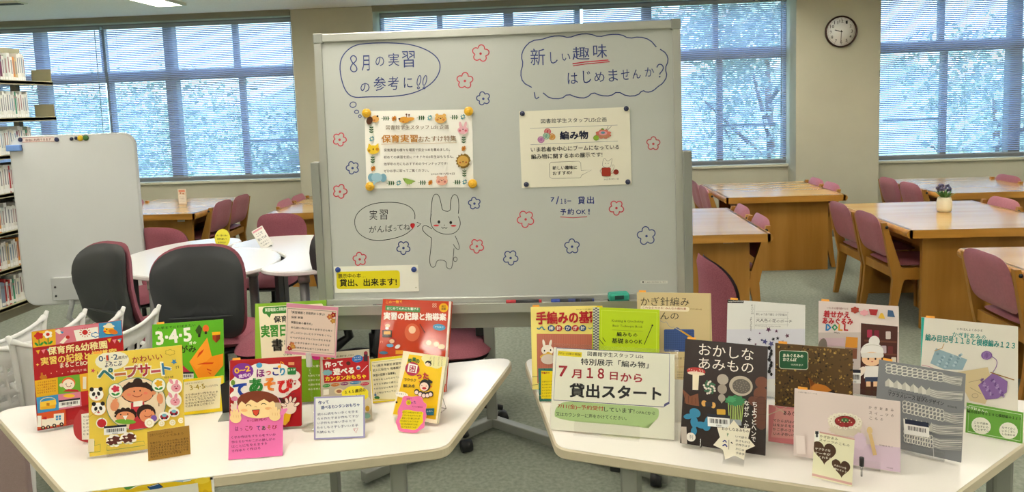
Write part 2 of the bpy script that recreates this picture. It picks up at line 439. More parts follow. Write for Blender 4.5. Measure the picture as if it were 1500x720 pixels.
# ================================================================== PRINTING
_tc = {}
def glyphs(s, off=0.0, res=2):
    k = (s, off, res)
    if k not in _tc:
        c = bpy.data.curves.new('t', 'FONT'); c.body = s; c.resolution_u = res; c.offset = off
        o = bpy.data.objects.new('t', c); m = bpy.data.meshes.new_from_object(o)
        vs = [(v.co.x, v.co.y) for v in m.vertices]; fs = [tuple(p.vertices) for p in m.polygons]
        bpy.data.objects.remove(o); bpy.data.curves.remove(c); bpy.data.meshes.remove(m)
        x0 = min(v[0] for v in vs); x1 = max(v[0] for v in vs); y0 = min(v[1] for v in vs); y1 = max(v[1] for v in vs)
        _tc[k] = ([((x - x0) / (x1 - x0), (y - y0) / max(y1 - y0, 1e-6)) for x, y in vs], fs)
    return _tc[k]
def homog(src, dst):
    """3x3 homography taking four src points to four dst points"""
    A = []; B = []
    for (x, y), (u, v) in zip(src, dst):
        A.append([x, y, 1, 0, 0, 0, -u * x, -u * y]); B.append(u)
        A.append([0, 0, 0, x, y, 1, -v * x, -v * y]); B.append(v)
    n = 8
    for i in range(n):
        p = max(range(i, n), key=lambda r: abs(A[r][i])); A[i], A[p] = A[p], A[i]; B[i], B[p] = B[p], B[i]
        for r in range(n):
            if r != i:
                f = A[r][i] / A[i][i]
                if f: A[r] = [a - f * b for a, b in zip(A[r], A[i])]; B[r] -= f * B[i]
    h = [B[i] / A[i][i] for i in range(n)] + [1.0]
    return lambda x, y: ((h[0] * x + h[1] * y + h[2]) / (h[6] * x + h[7] * y + 1), (h[3] * x + h[4] * y + h[5]) / (h[6] * x + h[7] * y + 1))
class Art:
    """flat printing on a sheet w x h (metres). Drawing units are set by a quad of four corners (TL TR BR BL)."""
    def __init__(s, w, h, quad, org=(0, 0), sc=1.0, dz=5e-5, clip=True):
        q = [((x - org[0]) * sc, (y - org[1]) * sc) for x, y in quad]
        s.H = homog(q, [(0, h), (w, h), (w, 0), (0, 0)]); s.w = w; s.h = h; s.v = []; s.f = []; s.c = []; s.z = 3e-4; s.dz = dz; s.clip = clip
        s.seed = random.Random(len(quad) + int(w * 1e4))
    def _emit(s, pts, faces, col):
        k = len(s.v); s.z += s.dz
        for x, y in pts:
            u, v = s.H(x, y)
            if s.clip: u = min(max(u, 0.0), s.w); v = min(max(v, 0.0), s.h)
            s.v.append((u, v, s.z))
        c = ink_lin(col)
        for f in faces: s.f.append([i + k for i in f]); s.c.append(c)
    def poly(s, pts, col):
        bm = bmesh.new(); vs = [bm.verts.new((x, y, 0)) for x, y in pts]
        try:
            f = bm.faces.new(vs); r = bmesh.ops.triangulate(bm, faces=[f]); bm.verts.index_update()
            fs = [[v.index for v in t.verts] for t in bm.faces]
        except Exception: fs = [list(range(len(pts)))]
        P = [(v.co.x, v.co.y) for v in bm.verts]; bm.free(); s._emit(P, fs, col)
    def full(s, col):
        k = len(s.v); s.z += s.dz
        s.v += [(0, 0, s.z), (s.w, 0, s.z), (s.w, s.h, s.z), (0, s.h, s.z)]; s.f.append([k, k + 1, k + 2, k + 3]); s.c.append(ink_lin(col))
    def rect(s, x0, y0, x1, y1, col, sl=0.0, sv=0.0):
        """sl: y change per unit x, sv: x change per unit y"""
        s.poly([(x0, y0), (x1, y0 + sl * (x1 - x0)), (x1 + sv * (y1 - y0), y1 + sl * (x1 - x0)), (x0 + sv * (y1 - y0), y1)], col)
    def rrect(s, x0, y0, x1, y1, r, col, sl=0.0, sv=0.0):
        P = []
        for cx, cy, a0 in ((x1 - r, y0 + r, -90), (x1 - r, y1 - r, 0), (x0 + r, y1 - r, 90), (x0 + r, y0 + r, 180)):
            for k in range(5):
                a = radians(a0 + k * 22.5); P.append((cx + r * cos(a), cy + r * sin(a)))
        P = [(x + sv * (y - y0), y + sl * (x - x0)) for x, y in P]; s.poly(P, col)
    def oval(s, cx, cy, rx, ry, col, rot=0, n=18, a0=0, a1=360):
        c, q = cos(radians(rot)), sin(radians(rot)); P = []
        m = n if a1 - a0 >= 360 else n + 1
        for k in range(m):
            a = radians(a0 + (a1 - a0) * k / n); x, y = rx * cos(a), ry * sin(a); P.append((cx + x * c - y * q, cy + x * q + y * c))
        s.poly(P, col)
    def blob(s, cx, cy, rx, ry, col, lobes=8, amp=.12, rot=0, n=48):
        c, q = cos(radians(rot)), sin(radians(rot)); P = []
        for k in range(n):
            a = 2 * pi * k / n; g = 1 - amp + amp * abs(sin(a * lobes / 2)) * 2; x, y = rx * g * cos(a), ry * g * sin(a)
            P.append((cx + x * c - y * q, cy + x * q + y * c))
        s.poly(P, col)
    def star(s, cx, cy, r, r2, n, col, rot=0):
        s.poly([(cx + (r if k % 2 == 0 else r2) * cos(radians(rot) + pi * k / n), cy + (r if k % 2 == 0 else r2) * sin(radians(rot) + pi * k / n)) for k in range(2 * n)], col)
    def line(s, pts, wd, col, closed=False):
        N = len(pts); L = []; R = []
        for i, (x, y) in enumerate(pts):
            a = pts[(i - 1) % N] if (i or closed) else pts[i]; b = pts[(i + 1) % N] if (i < N - 1 or closed) else pts[i]
            dx, dy = b[0] - a[0], b[1] - a[1]; d = sqrt(dx * dx + dy * dy) or 1; L.append((x - dy / d * wd / 2, y + dx / d * wd / 2)); R.append((x + dy / d * wd / 2, y - dx / d * wd / 2))
        P = L + R; fs = [(i, (i + 1) % N, N + (i + 1) % N, N + i) for i in range(N if closed else N - 1)]
        s._emit(P, fs, col)
    def ring(s, cx, cy, rx, ry, wd, col, rot=0, a0=0, a1=360, n=24):
        c, q = cos(radians(rot)), sin(radians(rot)); P = []
        full = a1 - a0 >= 360
        for k in range(n if full else n + 1):
            a = radians(a0 + (a1 - a0) * k / n); x, y = rx * cos(a), ry * sin(a); P.append((cx + x * c - y * q, cy + x * q + y * c))
        s.line(P, wd, col, full)
    def text(s, t, x0, y0, x1, y1, h, col, bold=0.0, lean=0.0, res=None, up=None):
        """bottom edge from (x0, y0) to (x1, y1), height h"""
        if res is None: res = 2 if h > 22 else 1
        vs, fs = glyphs(t, 0.0, res)
        dx, dy = x1 - x0, y1 - y0; d = sqrt(dx * dx + dy * dy) or 1
        ux, uy = up if up else (dy / d, -dx / d)
        k = bold * h * .8
        for sx, sy in (((0, 0),) if bold < .008 else ((-k, -k), (k, k)) if bold < .025 else ((-k, -k), (k, k), (-k, k), (k, -k))):
            s._emit([(x0 + dx * a + (ux + lean) * h * b + sx, y0 + dy * a + uy * h * b + sy) for a, b in vs], fs, col)
    def vtext(s, t, x, y0, y1, w, col, bold=0.0, slant=0.0):
        """a column of characters from y0 down to y1 centred on x"""
        n = len(t); st = (y1 - y0) / n
        for i, ch in enumerate(t):
            yy = y0 + (i + 1) * st - st * .1; xx = x + slant * (yy - y0); k = .5 if ch not in '、。' else .2
            s.text(ch, xx - w * k, yy, xx + w * k, yy, st * (.82 if ch not in '、。' else .3), col, bold)
    def scribble(s, x0, y0, x1, y1, h, col, dens=1.0):
        """a line of small handwriting too small to read"""
        n = max(3, int((x1 - x0) / (h * 1.15) * dens)); r = s.seed; k0 = 'のにしてとをはがまですたこいらなもるくりかさ本読子手作'
        t = ''.join(r.choice(k0) for _ in range(n)); s.text(t, x0, y0, x1, y1, h, col, 0.01)
    def build(s, name, m, parent, loc=(0, 0, 0), label=None):
        me = bpy.data.meshes.new(name); me.from_pydata(s.v, [], s.f); me.materials.append(m)
        at = me.color_attributes.new('ink', 'FLOAT_COLOR', 'CORNER'); buf = []
        for f, c in zip(s.f, s.c): buf += list(c) * len(f)
        at.data.foreach_set('color', buf)
        # keep every print face turned to +z
        fl = [p.index for p in me.polygons if p.normal.z < 0]
        if fl:
            bm = bmesh.new(); bm.from_mesh(me); bm.faces.ensure_lookup_table()
            bmesh.ops.reverse_faces(bm, faces=[bm.faces[i] for i in fl]); bm.to_mesh(me); bm.free()
        o = bpy.data.objects.new(name, me); COL.objects.link(o); o.parent = parent; o.location = loc
        KIDS.setdefault(parent.name, []).append(o); return tag(o, label)

# clock dial printing and hands
a = Art(.30, .30, [(0, 0), (300, 0), (300, 300), (0, 300)])
for k in range(60):
    t = radians(k * 6); r0 = 139 if k % 5 else 134
    a.line([(150 + r0 * sin(t), 150 - r0 * cos(t)), (150 + 144 * sin(t), 150 - 144 * cos(t))], 3, '#555555')
for k in range(1, 13):
    t = radians(k * 30); x, y = 150 + 112 * sin(t), 150 - 112 * cos(t) + 16; w_ = 10 if k < 10 else 21
    a.text(str(k), x - w_, y, x + w_, y, 32, '#3a3a3c')
for ang, L, wd in ((285, 72, 8), (182, 118, 6)):
    t = radians(ang); a.line([(150 - 16 * sin(t), 150 + 16 * cos(t)), (150 + L * sin(t), 150 - L * cos(t))], wd, '#1a1a1a')
a.oval(150, 150, 8, 8, '#1a1a1a')
o = a.build('dial_print_and_hands', INK, CK); o.rotation_euler = (radians(90), 0, 0); o.location = (-.15, -.0225, -.15)

# ================================================================== FURNITURE
# ---- oak reading desks
def desk(x0, x1, y0, y1, label, plate=None):
    cx, cy = (x0 + x1) / 2, (y0 + y1) / 2; hx, hy = (x1 - x0) / 2, (y1 - y0) / 2
    D = empty('reading_desk', (cx, cy, 0), 0, label, 'desk', 'oak reading desks')
    box('desk_top', (-hx + .02, hx - .02, -hy, hy, .697, .70), M_woodtop, D)
    f = MB(); f.box(-hx + .02, hx - .02, -hy, -hy + .03, .645, .697); f.box(-hx + .02, hx - .02, hy - .03, hy, .645, .697)
    f.box(-hx + .02, hx - .02, -hy + .03, hy - .03, .665, .697); f.build('apron', M_woodedge, D)
    for s in (-1, 1):
        f = MB(); P = [(cos(a) * .0275, sin(a) * .0275) for a in [radians(-90 + 18 * k) for k in range(11)]]
        M = Matrix.Translation((s * (hx - .03), 0, .6725)) @ Matrix(((s, 0, 0, 0), (0, 0, 1, 0), (0, 1, 0, 0), (0, 0, 0, 1)))
        pl = [(-.01, -.0275)] + P + [(-.01, .0275)]
        f.prism(pl if s > 0 else pl, -hy, hy, M=M); f.build('rounded_edge', M_woodedge, D)
        ep = box('end_panel', (-hx + .17, hx - .12, s * (hy - .15) - .016, s * (hy - .15) + .016, 0, .665), M_wood, D)
        if s < 0: ep0 = ep
        box('side_rail', (s * (hx - .2) - .012, s * (hx - .2) + .012, -hy + .166, hy - .166, .55, .60), M_wood, D)
    box('centre_panel', (-.012, .012, -hy + .166, hy - .166, .08, .664), M_wood, D)
    if plate:
        f = MB(); f.box(plate[0] - .035, plate[0] + .035, -hy + .130, -hy + .134, plate[1] - .014, plate[1] + .014); f.build('number_plate', M_alu, ep0)
    return D
desk(1.52, 2.60, 6.42, 7.50, 'oak reading desk near the clock pillar with four mauve chairs')
desk(.33, 1.43, 4.69, 5.84, 'oak reading desk right behind the drawn-on whiteboard edge, top mirroring the window', (.29, .63))
desk(2.27, 3.38, 4.69, 5.89, 'oak reading desk with the small flower vase on it')
desk(2.27, 3.38, 2.90, 4.12, 'oak reading desk nearest the camera at the right edge')
desk(3.33, 4.43, 6.33, 7.45, 'oak reading desk at the back right under the right window')
desk(-4.30, -3.26, 6.33, 7.50, 'oak reading desk under the left window with the small card stand on it', (.30, .62))
desk(-2.57, -1.45, 6.18, 7.40, 'oak reading desk in front of the pillar left of the drawn-on whiteboard')

# ---- wooden chairs with mauve vinyl pads
def make_chair():
    C_ = empty('library_chair', (0, 0, 0), 0, 'x', 'chair', 'mauve wooden library chairs')
    def slab(P, y0, y1, name):
        f = MB(); M = Matrix(((1, 0, 0, 0), (0, 0, -1, 0), (0, 1, 0, 0), (0, 0, 0, 1)))
        f.prism(P, -y1, -y0, M=M); return f.build(name, M_wood, C_)
    for s in (-1, 1):
        y0, y1 = (s * .215 - .014, s * .215 + .014)
        slab([(-.25, 0), (-.215, 0), (-.175, .18), (-.145, .33), (-.165, .42), (-.245, .66), (-.262, .72), (-.292, .72), (-.285, .68), (-.235, .42), (-.215, .33), (-.225, .18)], y0, y1, 'back_leg')
        slab([(.175, 0), (.205, 0), (.225, .41), (.185, .41), (.18, .25), (.17, .33)], y0, y1, 'front_leg')
        slab([(-.16, .33), (.17, .33), (.20, .36), (.22, .41), (-.17, .41), (-.17, .37)], s * .213 - .012, s * .213 + .012, 'side_rail')
        b = MB(); b.tube([(-.262, s * .2295, .69), (-.262, s * .2325, .69)], .011, 8); b.build('screw_cap', M_dark, C_)
    box('cross_rail', (.17, .19, -.2, .2, .34, .40), M_wood, C_); box('cross_rail', (-.21, -.19, -.2, .2, .34, .40), M_wood, C_)
    b = MB(); b.pad(.43, .40, .045, 5, M=Matrix.Translation((-.0, 0, .425)), dome=.5, seg=24, rings=3); b.build('seat', M_mauve, C_)
    tilt = Matrix.Translation((-.245, 0, .61)) @ Matrix.Rotation(radians(-90 - 14), 4, 'Y')
    def shp(x, y): return x, y
    b = MB(); b.pad(.30, .405, .045, 4.5, bend=lambda x, y: .35 * y * y, M=Matrix.Translation((-.258, 0, .615)) @ Matrix.Rotation(radians(76), 4, 'Y') @ Matrix.Scale(-1, 4, (0, 0, 1)), dome=.55, seg=28, rings=4)
    b.build('backrest', M_mauve, C_)
    return C_
chairs = [
 (1.72, 7.27, 0, 'mauve chair left of the far desk by the clock pillar, nearer the window'),
 (1.72, 6.84, 0, 'mauve chair left of the far desk by the clock pillar, nearer the camera'),
 (2.33, 7.25, 180, 'mauve chair top across the far desk below the clock, the left one'),
 (2.33, 6.86, 180, 'mauve chair across the far desk below the clock, right one with its leg showing'),
 (1.17, 5.58, 180, 'mauve chair right of the desk beside the drawn-on whiteboard, farther one'),
 (1.17, 5.09, 180, 'mauve chair right of the desk beside the drawn-on whiteboard, nearer one'),
 (2.485, 5.57, 0, 'mauve chair pushed in left of the flower vase desk, farther one'),
 (2.485, 5.09, 0, 'mauve chair pushed in left of the flower vase desk, nearer one'),
 (3.13, 5.60, 180, 'mauve chair on the far right side of the flower vase desk'),
 (2.50, 3.74, 0, 'largest mauve library chair, nearest the camera at the right edge'),
 (3.55, 7.10, 0, 'mauve chair left of the back right desk, nearer the pillar'),
 (3.55, 6.68, 0, 'mauve chair left of the back right desk, just behind the flower vase desk'),
 (4.05, 7.05, 180, 'mauve chair top seen across the back right desk under the right window'),
 (-3.50, 6.75, 180, 'mauve chair right of the left window desk, nearer one'),
 (-3.50, 7.17, 180, 'mauve chair right of the left window desk, farther one against the wall'),
 (-3.97, 7.02, 0, 'mauve chair top left of the left window desk beside the blank whiteboard'),
 (-2.28, 6.70, 0, 'mauve chair at the desk behind the drawn-on whiteboard, left one'),
 (-2.28, 7.08, 0, 'mauve chair at the desk behind the drawn-on whiteboard, right one by the pillar')]
ch0 = make_chair()
for i, (x, y, a, lab) in enumerate(chairs):
    c = ch0 if i == 0 else copy_tree(ch0)
    c.location = (x, y, 0); c.rotation_euler = (0, 0, radians(a)); c['label'] = lab

# ---- flower vase, card stand on the left desk
p = onz(1383, 310, .70)
Vz = empty('flower_vase', (p.x, p.y, .70), 0, 'small cream vase with purple flowers on the reading desk', 'vase')
b = MB(); b.lathe([(.018, 0), (.045, .004), (.05, .03), (.05, .08), (.042, .11), (.036, .11), (.034, .02)], n=10); b.build('vase_body', mat('cream_ceramic', '#e6dcc0', .4), Vz)
lf = MB(); fl = MB(); r = random.Random(3)
for k in range(46):
    a = r.uniform(0, 2 * pi); t = r.uniform(0, .06); h = r.uniform(.12, .17)
    e = Vector((cos(a) * (t + .03), sin(a) * (t + .03), h)); s0 = Vector((cos(a) * .01, sin(a) * .01, .10))
    d = (e - s0); sd = Vector((-sin(a), cos(a), 0)) * .008
    lf.add([s0, (s0 + e) / 2 + sd, e, (s0 + e) / 2 - sd], [(0, 1, 2, 3)])
for k in range(26):
    a = r.uniform(0, 2 * pi); t = r.uniform(0, .05); h = r.uniform(.15, .20); c_ = Vector((cos(a) * t - .015, sin(a) * t, h))
    fl.lathe([(.001, -.012), (.010, -.004), (.010, .006), (.002, .012)], c=c_, n=6)
lf.build('leaves', mat('vase_leaves', '#5f8a4c', .7), Vz, kind='stuff'); fl.build('flowers', mat('lavender_petals', '#5a5878', .7), Vz, kind='stuff')
p = onz(268, 299, .70)
CS = empty('card_stand', (p.x, p.y, .70), radians(-8), 'narrow upright card stand on the left window desk', 'card stand')
box('card', (-.045, .045, -.003, .003, .0, .155), mat('cream_card', '#e8dccb', .5), CS); box('foot', (-.04, .04, -.03, .03, 0, .006), M_clear, CS)
a = Art(.09, .155, [(0, 0), (36, 0), (36, 62), (0, 62)])
a.rect(4, 3, 32, 12, '#e9a890'); a.oval(12, 16, 4, 3, '#b87a5c'); a.oval(24, 18, 4, 3, '#c98f6a'); a.rect(3, 24, 33, 56, '#f6f2ea')
for k in range(4): a.scribble(6, 33 + k * 6, 29, 33 + k * 6, 3.4, '#8a7a70')
o = a.build('card_print', INK, CS); o.rotation_euler = (radians(90), 0, 0); o.location = (-.045, -.0035, 0)

# ---- white meeting tables
def smooth_poly(P, it=2):
    for _ in range(it):
        Q = []
        for i in range(len(P)):
            a, b = P[i], P[(i + 1) % len(P)]; Q += [(a[0] * .75 + b[0] * .25, a[1] * .75 + b[1] * .25), (a[0] * .25 + b[0] * .75, a[1] * .25 + b[1] * .75)]
        P = Q
    return P
M_legm = mat('table_leg_grey', '#7d7f80', .4, .5); M_legd = mat('table_leg_dark', '#3c3a40', .5)
def meeting_table(P, label, legs, darks):
    cx = sum(p[0] for p in P) / len(P); cy = sum(p[1] for p in P) / len(P)
    T = empty('meeting_table', (cx, cy, 0), 0, label, 'table', 'white meeting tables')
    P = smooth_poly([(x - cx, y - cy) for x, y in P]); f = MB(); f.prism(P, .672, .70, bev=.006); f.build('table_top', M_white, T)
    for x, y in legs:
        f = MB(); f.tube([(x - cx, y - cy, .0), (x - cx, y - cy, .672)], .028, 12); f.build('leg', M_legm, T)
        f = MB(); f.lathe([(.034, 0), (.034, .05)], c=(x - cx, y - cy, .60), n=12); f.build('leg_collar', M_alu, T)
    for x, y in darks:
        f = MB(); f.box(x - cx - .012, x - cx + .012, y - cy - .04, y - cy + .04, 0, .672, bev=.004); f.build('leg', M_legd, T, label='dark flat leg')
meeting_table([(-2.76, 4.2), (-2.6, 4.02), (-2.34, 3.86), (-2.14, 3.81), (-1.93, 3.86), (-1.74, 3.96), (-1.68, 4.13), (-1.70, 4.34), (-1.83, 4.53), (-2.02, 4.61), (-2.22, 4.67), (-2.25, 4.76), (-2.2, 4.89), (-2.27, 5.0), (-2.36, 5.04), (-2.48, 5.02), (-2.62, 4.94), (-2.74, 4.75), (-2.79, 4.47)],
              'white curved meeting table standing beside the blank whiteboard', [(-2.34, 3.98), (-2.5, 4.8), (-1.86, 4.25)], [(-2.66, 4.3)])
meeting_table([(-1.73, 4.02), (-1.64, 3.93), (-1.51, 3.89), (-1.33, 3.93), (-1.05, 4.1), (-.95, 4.4), (-1.1, 4.8), (-1.4, 5.02), (-1.7, 5.07), (-1.98, 5.07), (-2.13, 5.0), (-2.18, 4.88), (-2.22, 4.78), (-2.19, 4.67), (-2.01, 4.62), (-1.84, 4.54), (-1.675, 4.36), (-1.655, 4.16)],
              'white curved meeting table running behind the drawn-on whiteboard', [(-1.47, 4.05), (-1.2, 4.7)], [(-1.68, 4.2), (-1.9, 4.85)])

# sign cards on the meeting tables
p = onz(318, 366, .70)
S1 = empty('table_sign', (p.x + .02, p.y + .03, .70), radians(-8), 'yellow oval sign standing on the white meeting table', 'sign')
f = MB(); P = [(.056 * cos(radians(15 * k)), .072 + .062 * sin(radians(15 * k))) for k in range(24)]
f.prism(P, -.002, .002, M=Matrix.Translation((0, 0, .0)) @ Matrix.Rotation(radians(80), 4, 'X')); f.build('oval_card', mat('yellow_card', '#e8dc3c', .5), S1)
box('foot', (-.03, .03, -.01, .04, 0, .004), M_clear, S1)
a = Art(.11, .116, [(0, 0), (60, 0), (60, 60), (0, 60)])
for k, t in enumerate(('新しく借りた本の', '感想を書いて', 'みませんか')): a.text(t, 8 + k * 3, 22 + k * 12, 52 - k * 3, 22 + k * 12, 6, '#4a4420', .02)
o = a.build('lettering', INK, S1); o.rotation_euler = (radians(80), 0, 0); o.location = (-.055, -.0022, .012)
p = onz(392, 362, .70)
S2 = empty('table_sign', (p.x, p.y, .70), radians(18), 'white slanted sign card on a grey easel on the meeting table', 'sign')
Mt = Matrix.Translation((0, 0, .003)) @ Matrix.Rotation(radians(-28), 4, 'Y') @ Matrix.Rotation(radians(72), 4, 'X')
f = MB(); f.box(-.04, .04, .0, .145, -.0015, .0015, M=Mt, bev=.001); f.build('card', M_paper, S2)
f = MB(); f.add([Vector((-.05, .03, 0)), Vector((.03, .03, 0)), Vector((-.02, .02, .07)), Vector((-.05, .034, 0)), Vector((.03, .034, 0)), Vector((-.02, .024, .07))], [(0, 1, 2), (5, 4, 3), (0, 3, 4, 1), (1, 4, 5, 2), (2, 5, 3, 0)]); f.build('easel', M_metal, S2)
a = Art(.08, .145, [(0, 0), (40, 0), (40, 72), (0, 72)])
a.rect(3, 3, 37, 9, '#e8b0b8'); a.text('ここで', 8, 26, 30, 26, 10, '#555577', .01); a.text('話してOK', 5, 42, 36, 42, 10, '#44445a', .01); a.scribble(6, 54, 34, 54, 5, '#777777'); a.scribble(10, 64, 32, 64, 5, '#777777')
o = a.build('lettering', INK, S2); o.matrix_local = Mt @ Matrix.Translation((-.04, 0, .0016))

# ---- office chairs
def make_office():
    C_ = empty('office_chair', (0, 0, 0), 0, 'x', 'office chair', 'mauve and charcoal office chairs')   # faces +y
    bend = lambda x, y: -1.25 * x * x + .9 * (y - .02) ** 2 - (.014 if y < -.07 else 0)
    shp = lambda x, y: (x * (1 + .12 * (y / .26)), y)
    Mb = Matrix.Translation((0, -.20, .70)) @ Matrix.Rotation(radians(97), 4, 'X') @ Matrix.Scale(-1, 4, (0, 0, 1))
    b = MB(); b.pad(.43, .50, .030, 3.4, bend=lambda x, y: bend(x, y), M=Mb, dome=.45, seg=40, rings=9, shape=shp); o = b.build('back_shell', M_shell, C_)
    Mc = Matrix.Translation((0, -.178, .70)) @ Matrix.Rotation(radians(97), 4, 'X') @ Matrix.Scale(-1, 4, (0, 0, 1))
    b = MB(); b.pad(.445, .515, .05, 3.4, bend=lambda x, y: -1.25 * x * x + .9 * (y - .02) ** 2, M=Mc, dome=.6, seg=40, rings=7, shape=shp); b.build('back_cushion', M_mauve_cloth, C_)
    b = MB(); b.tube([(-.15, -.252, .615), (-.08, -.236, .607), (0, -.232, .605), (.08, -.236, .607), (.15, -.252, .615)], [.002, .006, .007, .006, .002], 6); b.build('shell_ridge', M_shell, C_)
    b = MB(); b.pad(.47, .46, .08, 3.2, bend=lambda x, y: -.25 * x * x - .4 * max(0, y) ** 2, M=Matrix.Translation((0, .06, .445)), dome=.7, seg=36, rings=5); b.build('seat_cushion', M_mauve_cloth, C_)
    b = MB(); b.pad(.45, .44, .07, 3.2, M=Matrix.Translation((0, .06, .40)), dome=.6, seg=28, rings=3); b.build('seat_pan', M_dark, C_)
    b = MB(); b.tube([(0, -.02, .36), (0, -.2, .37), (0, -.27, .42), (0, -.245, .55)], [.03, .03, .025, .02], 8); b.build('back_bar', M_dark, C_)
    b = MB(); b.tube([(0, .05, .10), (0, .05, .24)], .032, 12); b.tube([(0, .05, .24), (0, .05, .37)], .018, 10); b.build('gas_column', M_dark, C_)
    b = MB(); b.tube([(.1, .0, .37), (.26, .02, .36)], .008, 6); b.build('lever', M_dark, C_)
    for k in range(5):
        a = radians(90 + 72 * k); d = Vector((cos(a), sin(a), 0)); o_ = Vector((0, .05, 0))
        b = MB(); b.tube([o_ + d * .02 + Vector((0, 0, .12)), o_ + d * .15 + Vector((0, 0, .11)), o_ + d * .29 + Vector((0, 0, .075))], [.03, .024, .018], 8, flat=.7); sp_ = b.build('spoke', M_dark, C_)
        q = o_ + d * .29; s_ = Vector((-d.y, d.x, 0))
        b = MB(); b.tube([q - s_ * .024 + Vector((0, 0, .028)), q + s_ * .024 + Vector((0, 0, .028))], .028, 12); b.build('caster', M_dark, sp_)
    return C_
oc = [(-1.77, 3.58, 8, 'office chair with charcoal back toward the camera before the white meeting table, larger one'),
      (-2.21, 3.70, -24, 'office chair with charcoal back turned left, between the blank whiteboard and the meeting table'),
      (-2.86, 4.78, 172, 'office chair facing the camera from behind the left end of the white meeting table'),
      (-2.08, 5.12, 182, 'office chair facing the camera from behind the slanted sign card'),
      (-1.35, 3.55, 100, 'office chair half hidden by the left post of the drawn-on whiteboard'),
      (.50, 3.13, 95, 'office chair seen edge-on just right of the drawn-on whiteboard'),
      (-.62, 3.42, -80, 'office chair seat seen below the drawn-on whiteboard, behind the orange book'),
      (-1.12, 4.15, -10, 'office chair whose black wheelbase shows under the left of the drawn-on whiteboard')]
o0 = make_office()
for i, (x, y, a, lab) in enumerate(oc):
    c = o0 if i == 0 else copy_tree(o0)
    c.location = (x, y, 0); c.rotation_euler = (0, 0, radians(a)); c['label'] = lab
    if 'facing the camera' in lab: c.scale = (.84, .9, .84 if i == 2 else .87)
    if 'edge-on' in lab: c.scale = (.92, .92, .94)

# ---- folded table behind the drawn-on whiteboard
FT = empty('side_table', (-.33, 3.40, 0), 0, 'grey splay-footed table standing behind the drawn-on whiteboard', 'table')
box('table_top', (-.75, .75, -.05, .55, .65, .68), M_table, FT, bev=.006)
box('column', (-.025, .025, -.03, .03, 0.06, .65), M_metal, FT, bev=.004)
for e in ((-.51, -.53), (.78, -.55)):
    d = Vector((e[0], e[1], 0)); L = d.length; M = Matrix.Rotation(atan2(e[1], e[0]), 4, 'Z')
    box('foot_bar', (0, L, -.022, .022, .02, .065), M_metal, FT, bev=.004, M=M)
box('bracket', (-.065, -.025, -.02, .02, .48, .65), M_dark, FT, bev=.004)

# ---- blank rounded whiteboard on its stand
BLY = 4.93
WBb = empty('rolling_whiteboard', (-3.40, BLY, 0), radians(3), 'blank white rounded board on a stand in front of the bookshelf', 'whiteboard')
M_wbs = mat('whiteboard_enamel_pale', '#d6d8d8', .22, 0, .02, 3); M_wbe = mat('whiteboard_rim', '#c2c4c4', .4)
def rr(w, h, r, n=8):
    P = []
    for cx, cy, a0 in ((w / 2 - r, -h / 2 + r, -90), (w / 2 - r, h / 2 - r, 0), (-w / 2 + r, h / 2 - r, 90), (-w / 2 + r, -h / 2 + r, 180)):
        for k in range(n + 1):
            a = radians(a0 + 90 * k / n); P.append((cx + r * cos(a), cy + r * sin(a)))
    return P
MW = Matrix.Translation((0, 0, .875)) @ Matrix.Rotation(radians(90), 4, 'X')
f = MB(); f.prism(rr(.90, 1.23, .09), -.012, .014, M=MW, bev=.005); f.build('rim', M_wbe, WBb)
f = MB(); f.prism(rr(.875, 1.205, .08), .014, .0155, M=MW); f.build('board', M_wbs, WBb)
f = MB(); f.box(-.225, .33, -.05, -.018, .30, .47, bev=.006); f.build('tray_plate', M_wbe, WBb)
for z in (.335, .40):
    f = MB(); f.tube([(-.195, -.052, z), (-.195, -.049, z)], .008, 8); f.build('screw', M_dark, WBb)
for s in (-.10, .30):
    f = MB(); f.tube([(s, -.03, .42), (s, -.03, .26), (s - .03, -.03, .17), (s - .04, .05, .10), (s - .04, .2, .08)], .018, 8); f.build('stand_tube', M_wbe, WBb)
f = MB(); f.tube([(-.06, -.26, .05), (-.06, .32, .05)], .02, 8); f.tube([(.38, -.26, .05), (.38, .32, .05)], .02, 8); f.tube([(-.06, .1, .06), (.38, .1, .06)], .018, 8); f.build('base_frame', M_wbe, WBb)
f = MB()
for x in (-.06, .38):
    for y in (-.26, .32): f.tube([(x - .012, y, .027), (x + .012, y, .027)], .027, 10)
f.build('casters', M_dark, WBb)
def on_blank(name, lx, lz, label, cat, group=None):
    return empty(name, WBb.matrix_basis @ Vector((lx, -.0157, lz)) if False else (Matrix.Translation(WBb.location) @ Matrix.Rotation(radians(3), 4, 'Z')) @ Vector((lx, -.0157, lz)), radians(3), label, cat, group)
def blx(px, py):
    p = ony(px, py, BLY); return (p.x + 3.40), p.z
x_, z_ = blx(28, 216)
e = on_blank('whiteboard_eraser', x_, z_, 'pale blue magnetic eraser at the corner of the blank whiteboard', 'eraser')
box('eraser_body', (-.05, .05, -.03, -.006, -.022, .022), mat('blue_eraser', '#6f96d8', .6), e, bev=.005); box('felt', (-.048, .048, -.006, 0, -.02, .02), mat('felt', '#4a5a80', .9), e)
x_, z_ = blx(60, 204)
e = on_blank('notice_strip', x_, z_, 'narrow paper strip with red bordered lettering on the blank whiteboard', 'notice')
box('strip', (-.115, .115, -.001, 0, -.016, .016), M_paper, e)
a = Art(.23, .032, [(0, 0), (230, 0), (230, 32), (0, 32)])
a.full('#f0e6e0'); a.rect(0, 0, 230, 2.5, '#c86a5a'); a.rect(0, 29.5, 230, 32, '#c86a5a'); a.text('自由に利用できます', 26, 26, 206, 26, 19, '#8a2e2a', .02)
o = a.build('lettering', INK, e); o.rotation_euler = (radians(90), 0, 0); o.location = (-.115, -.0011, -.016)
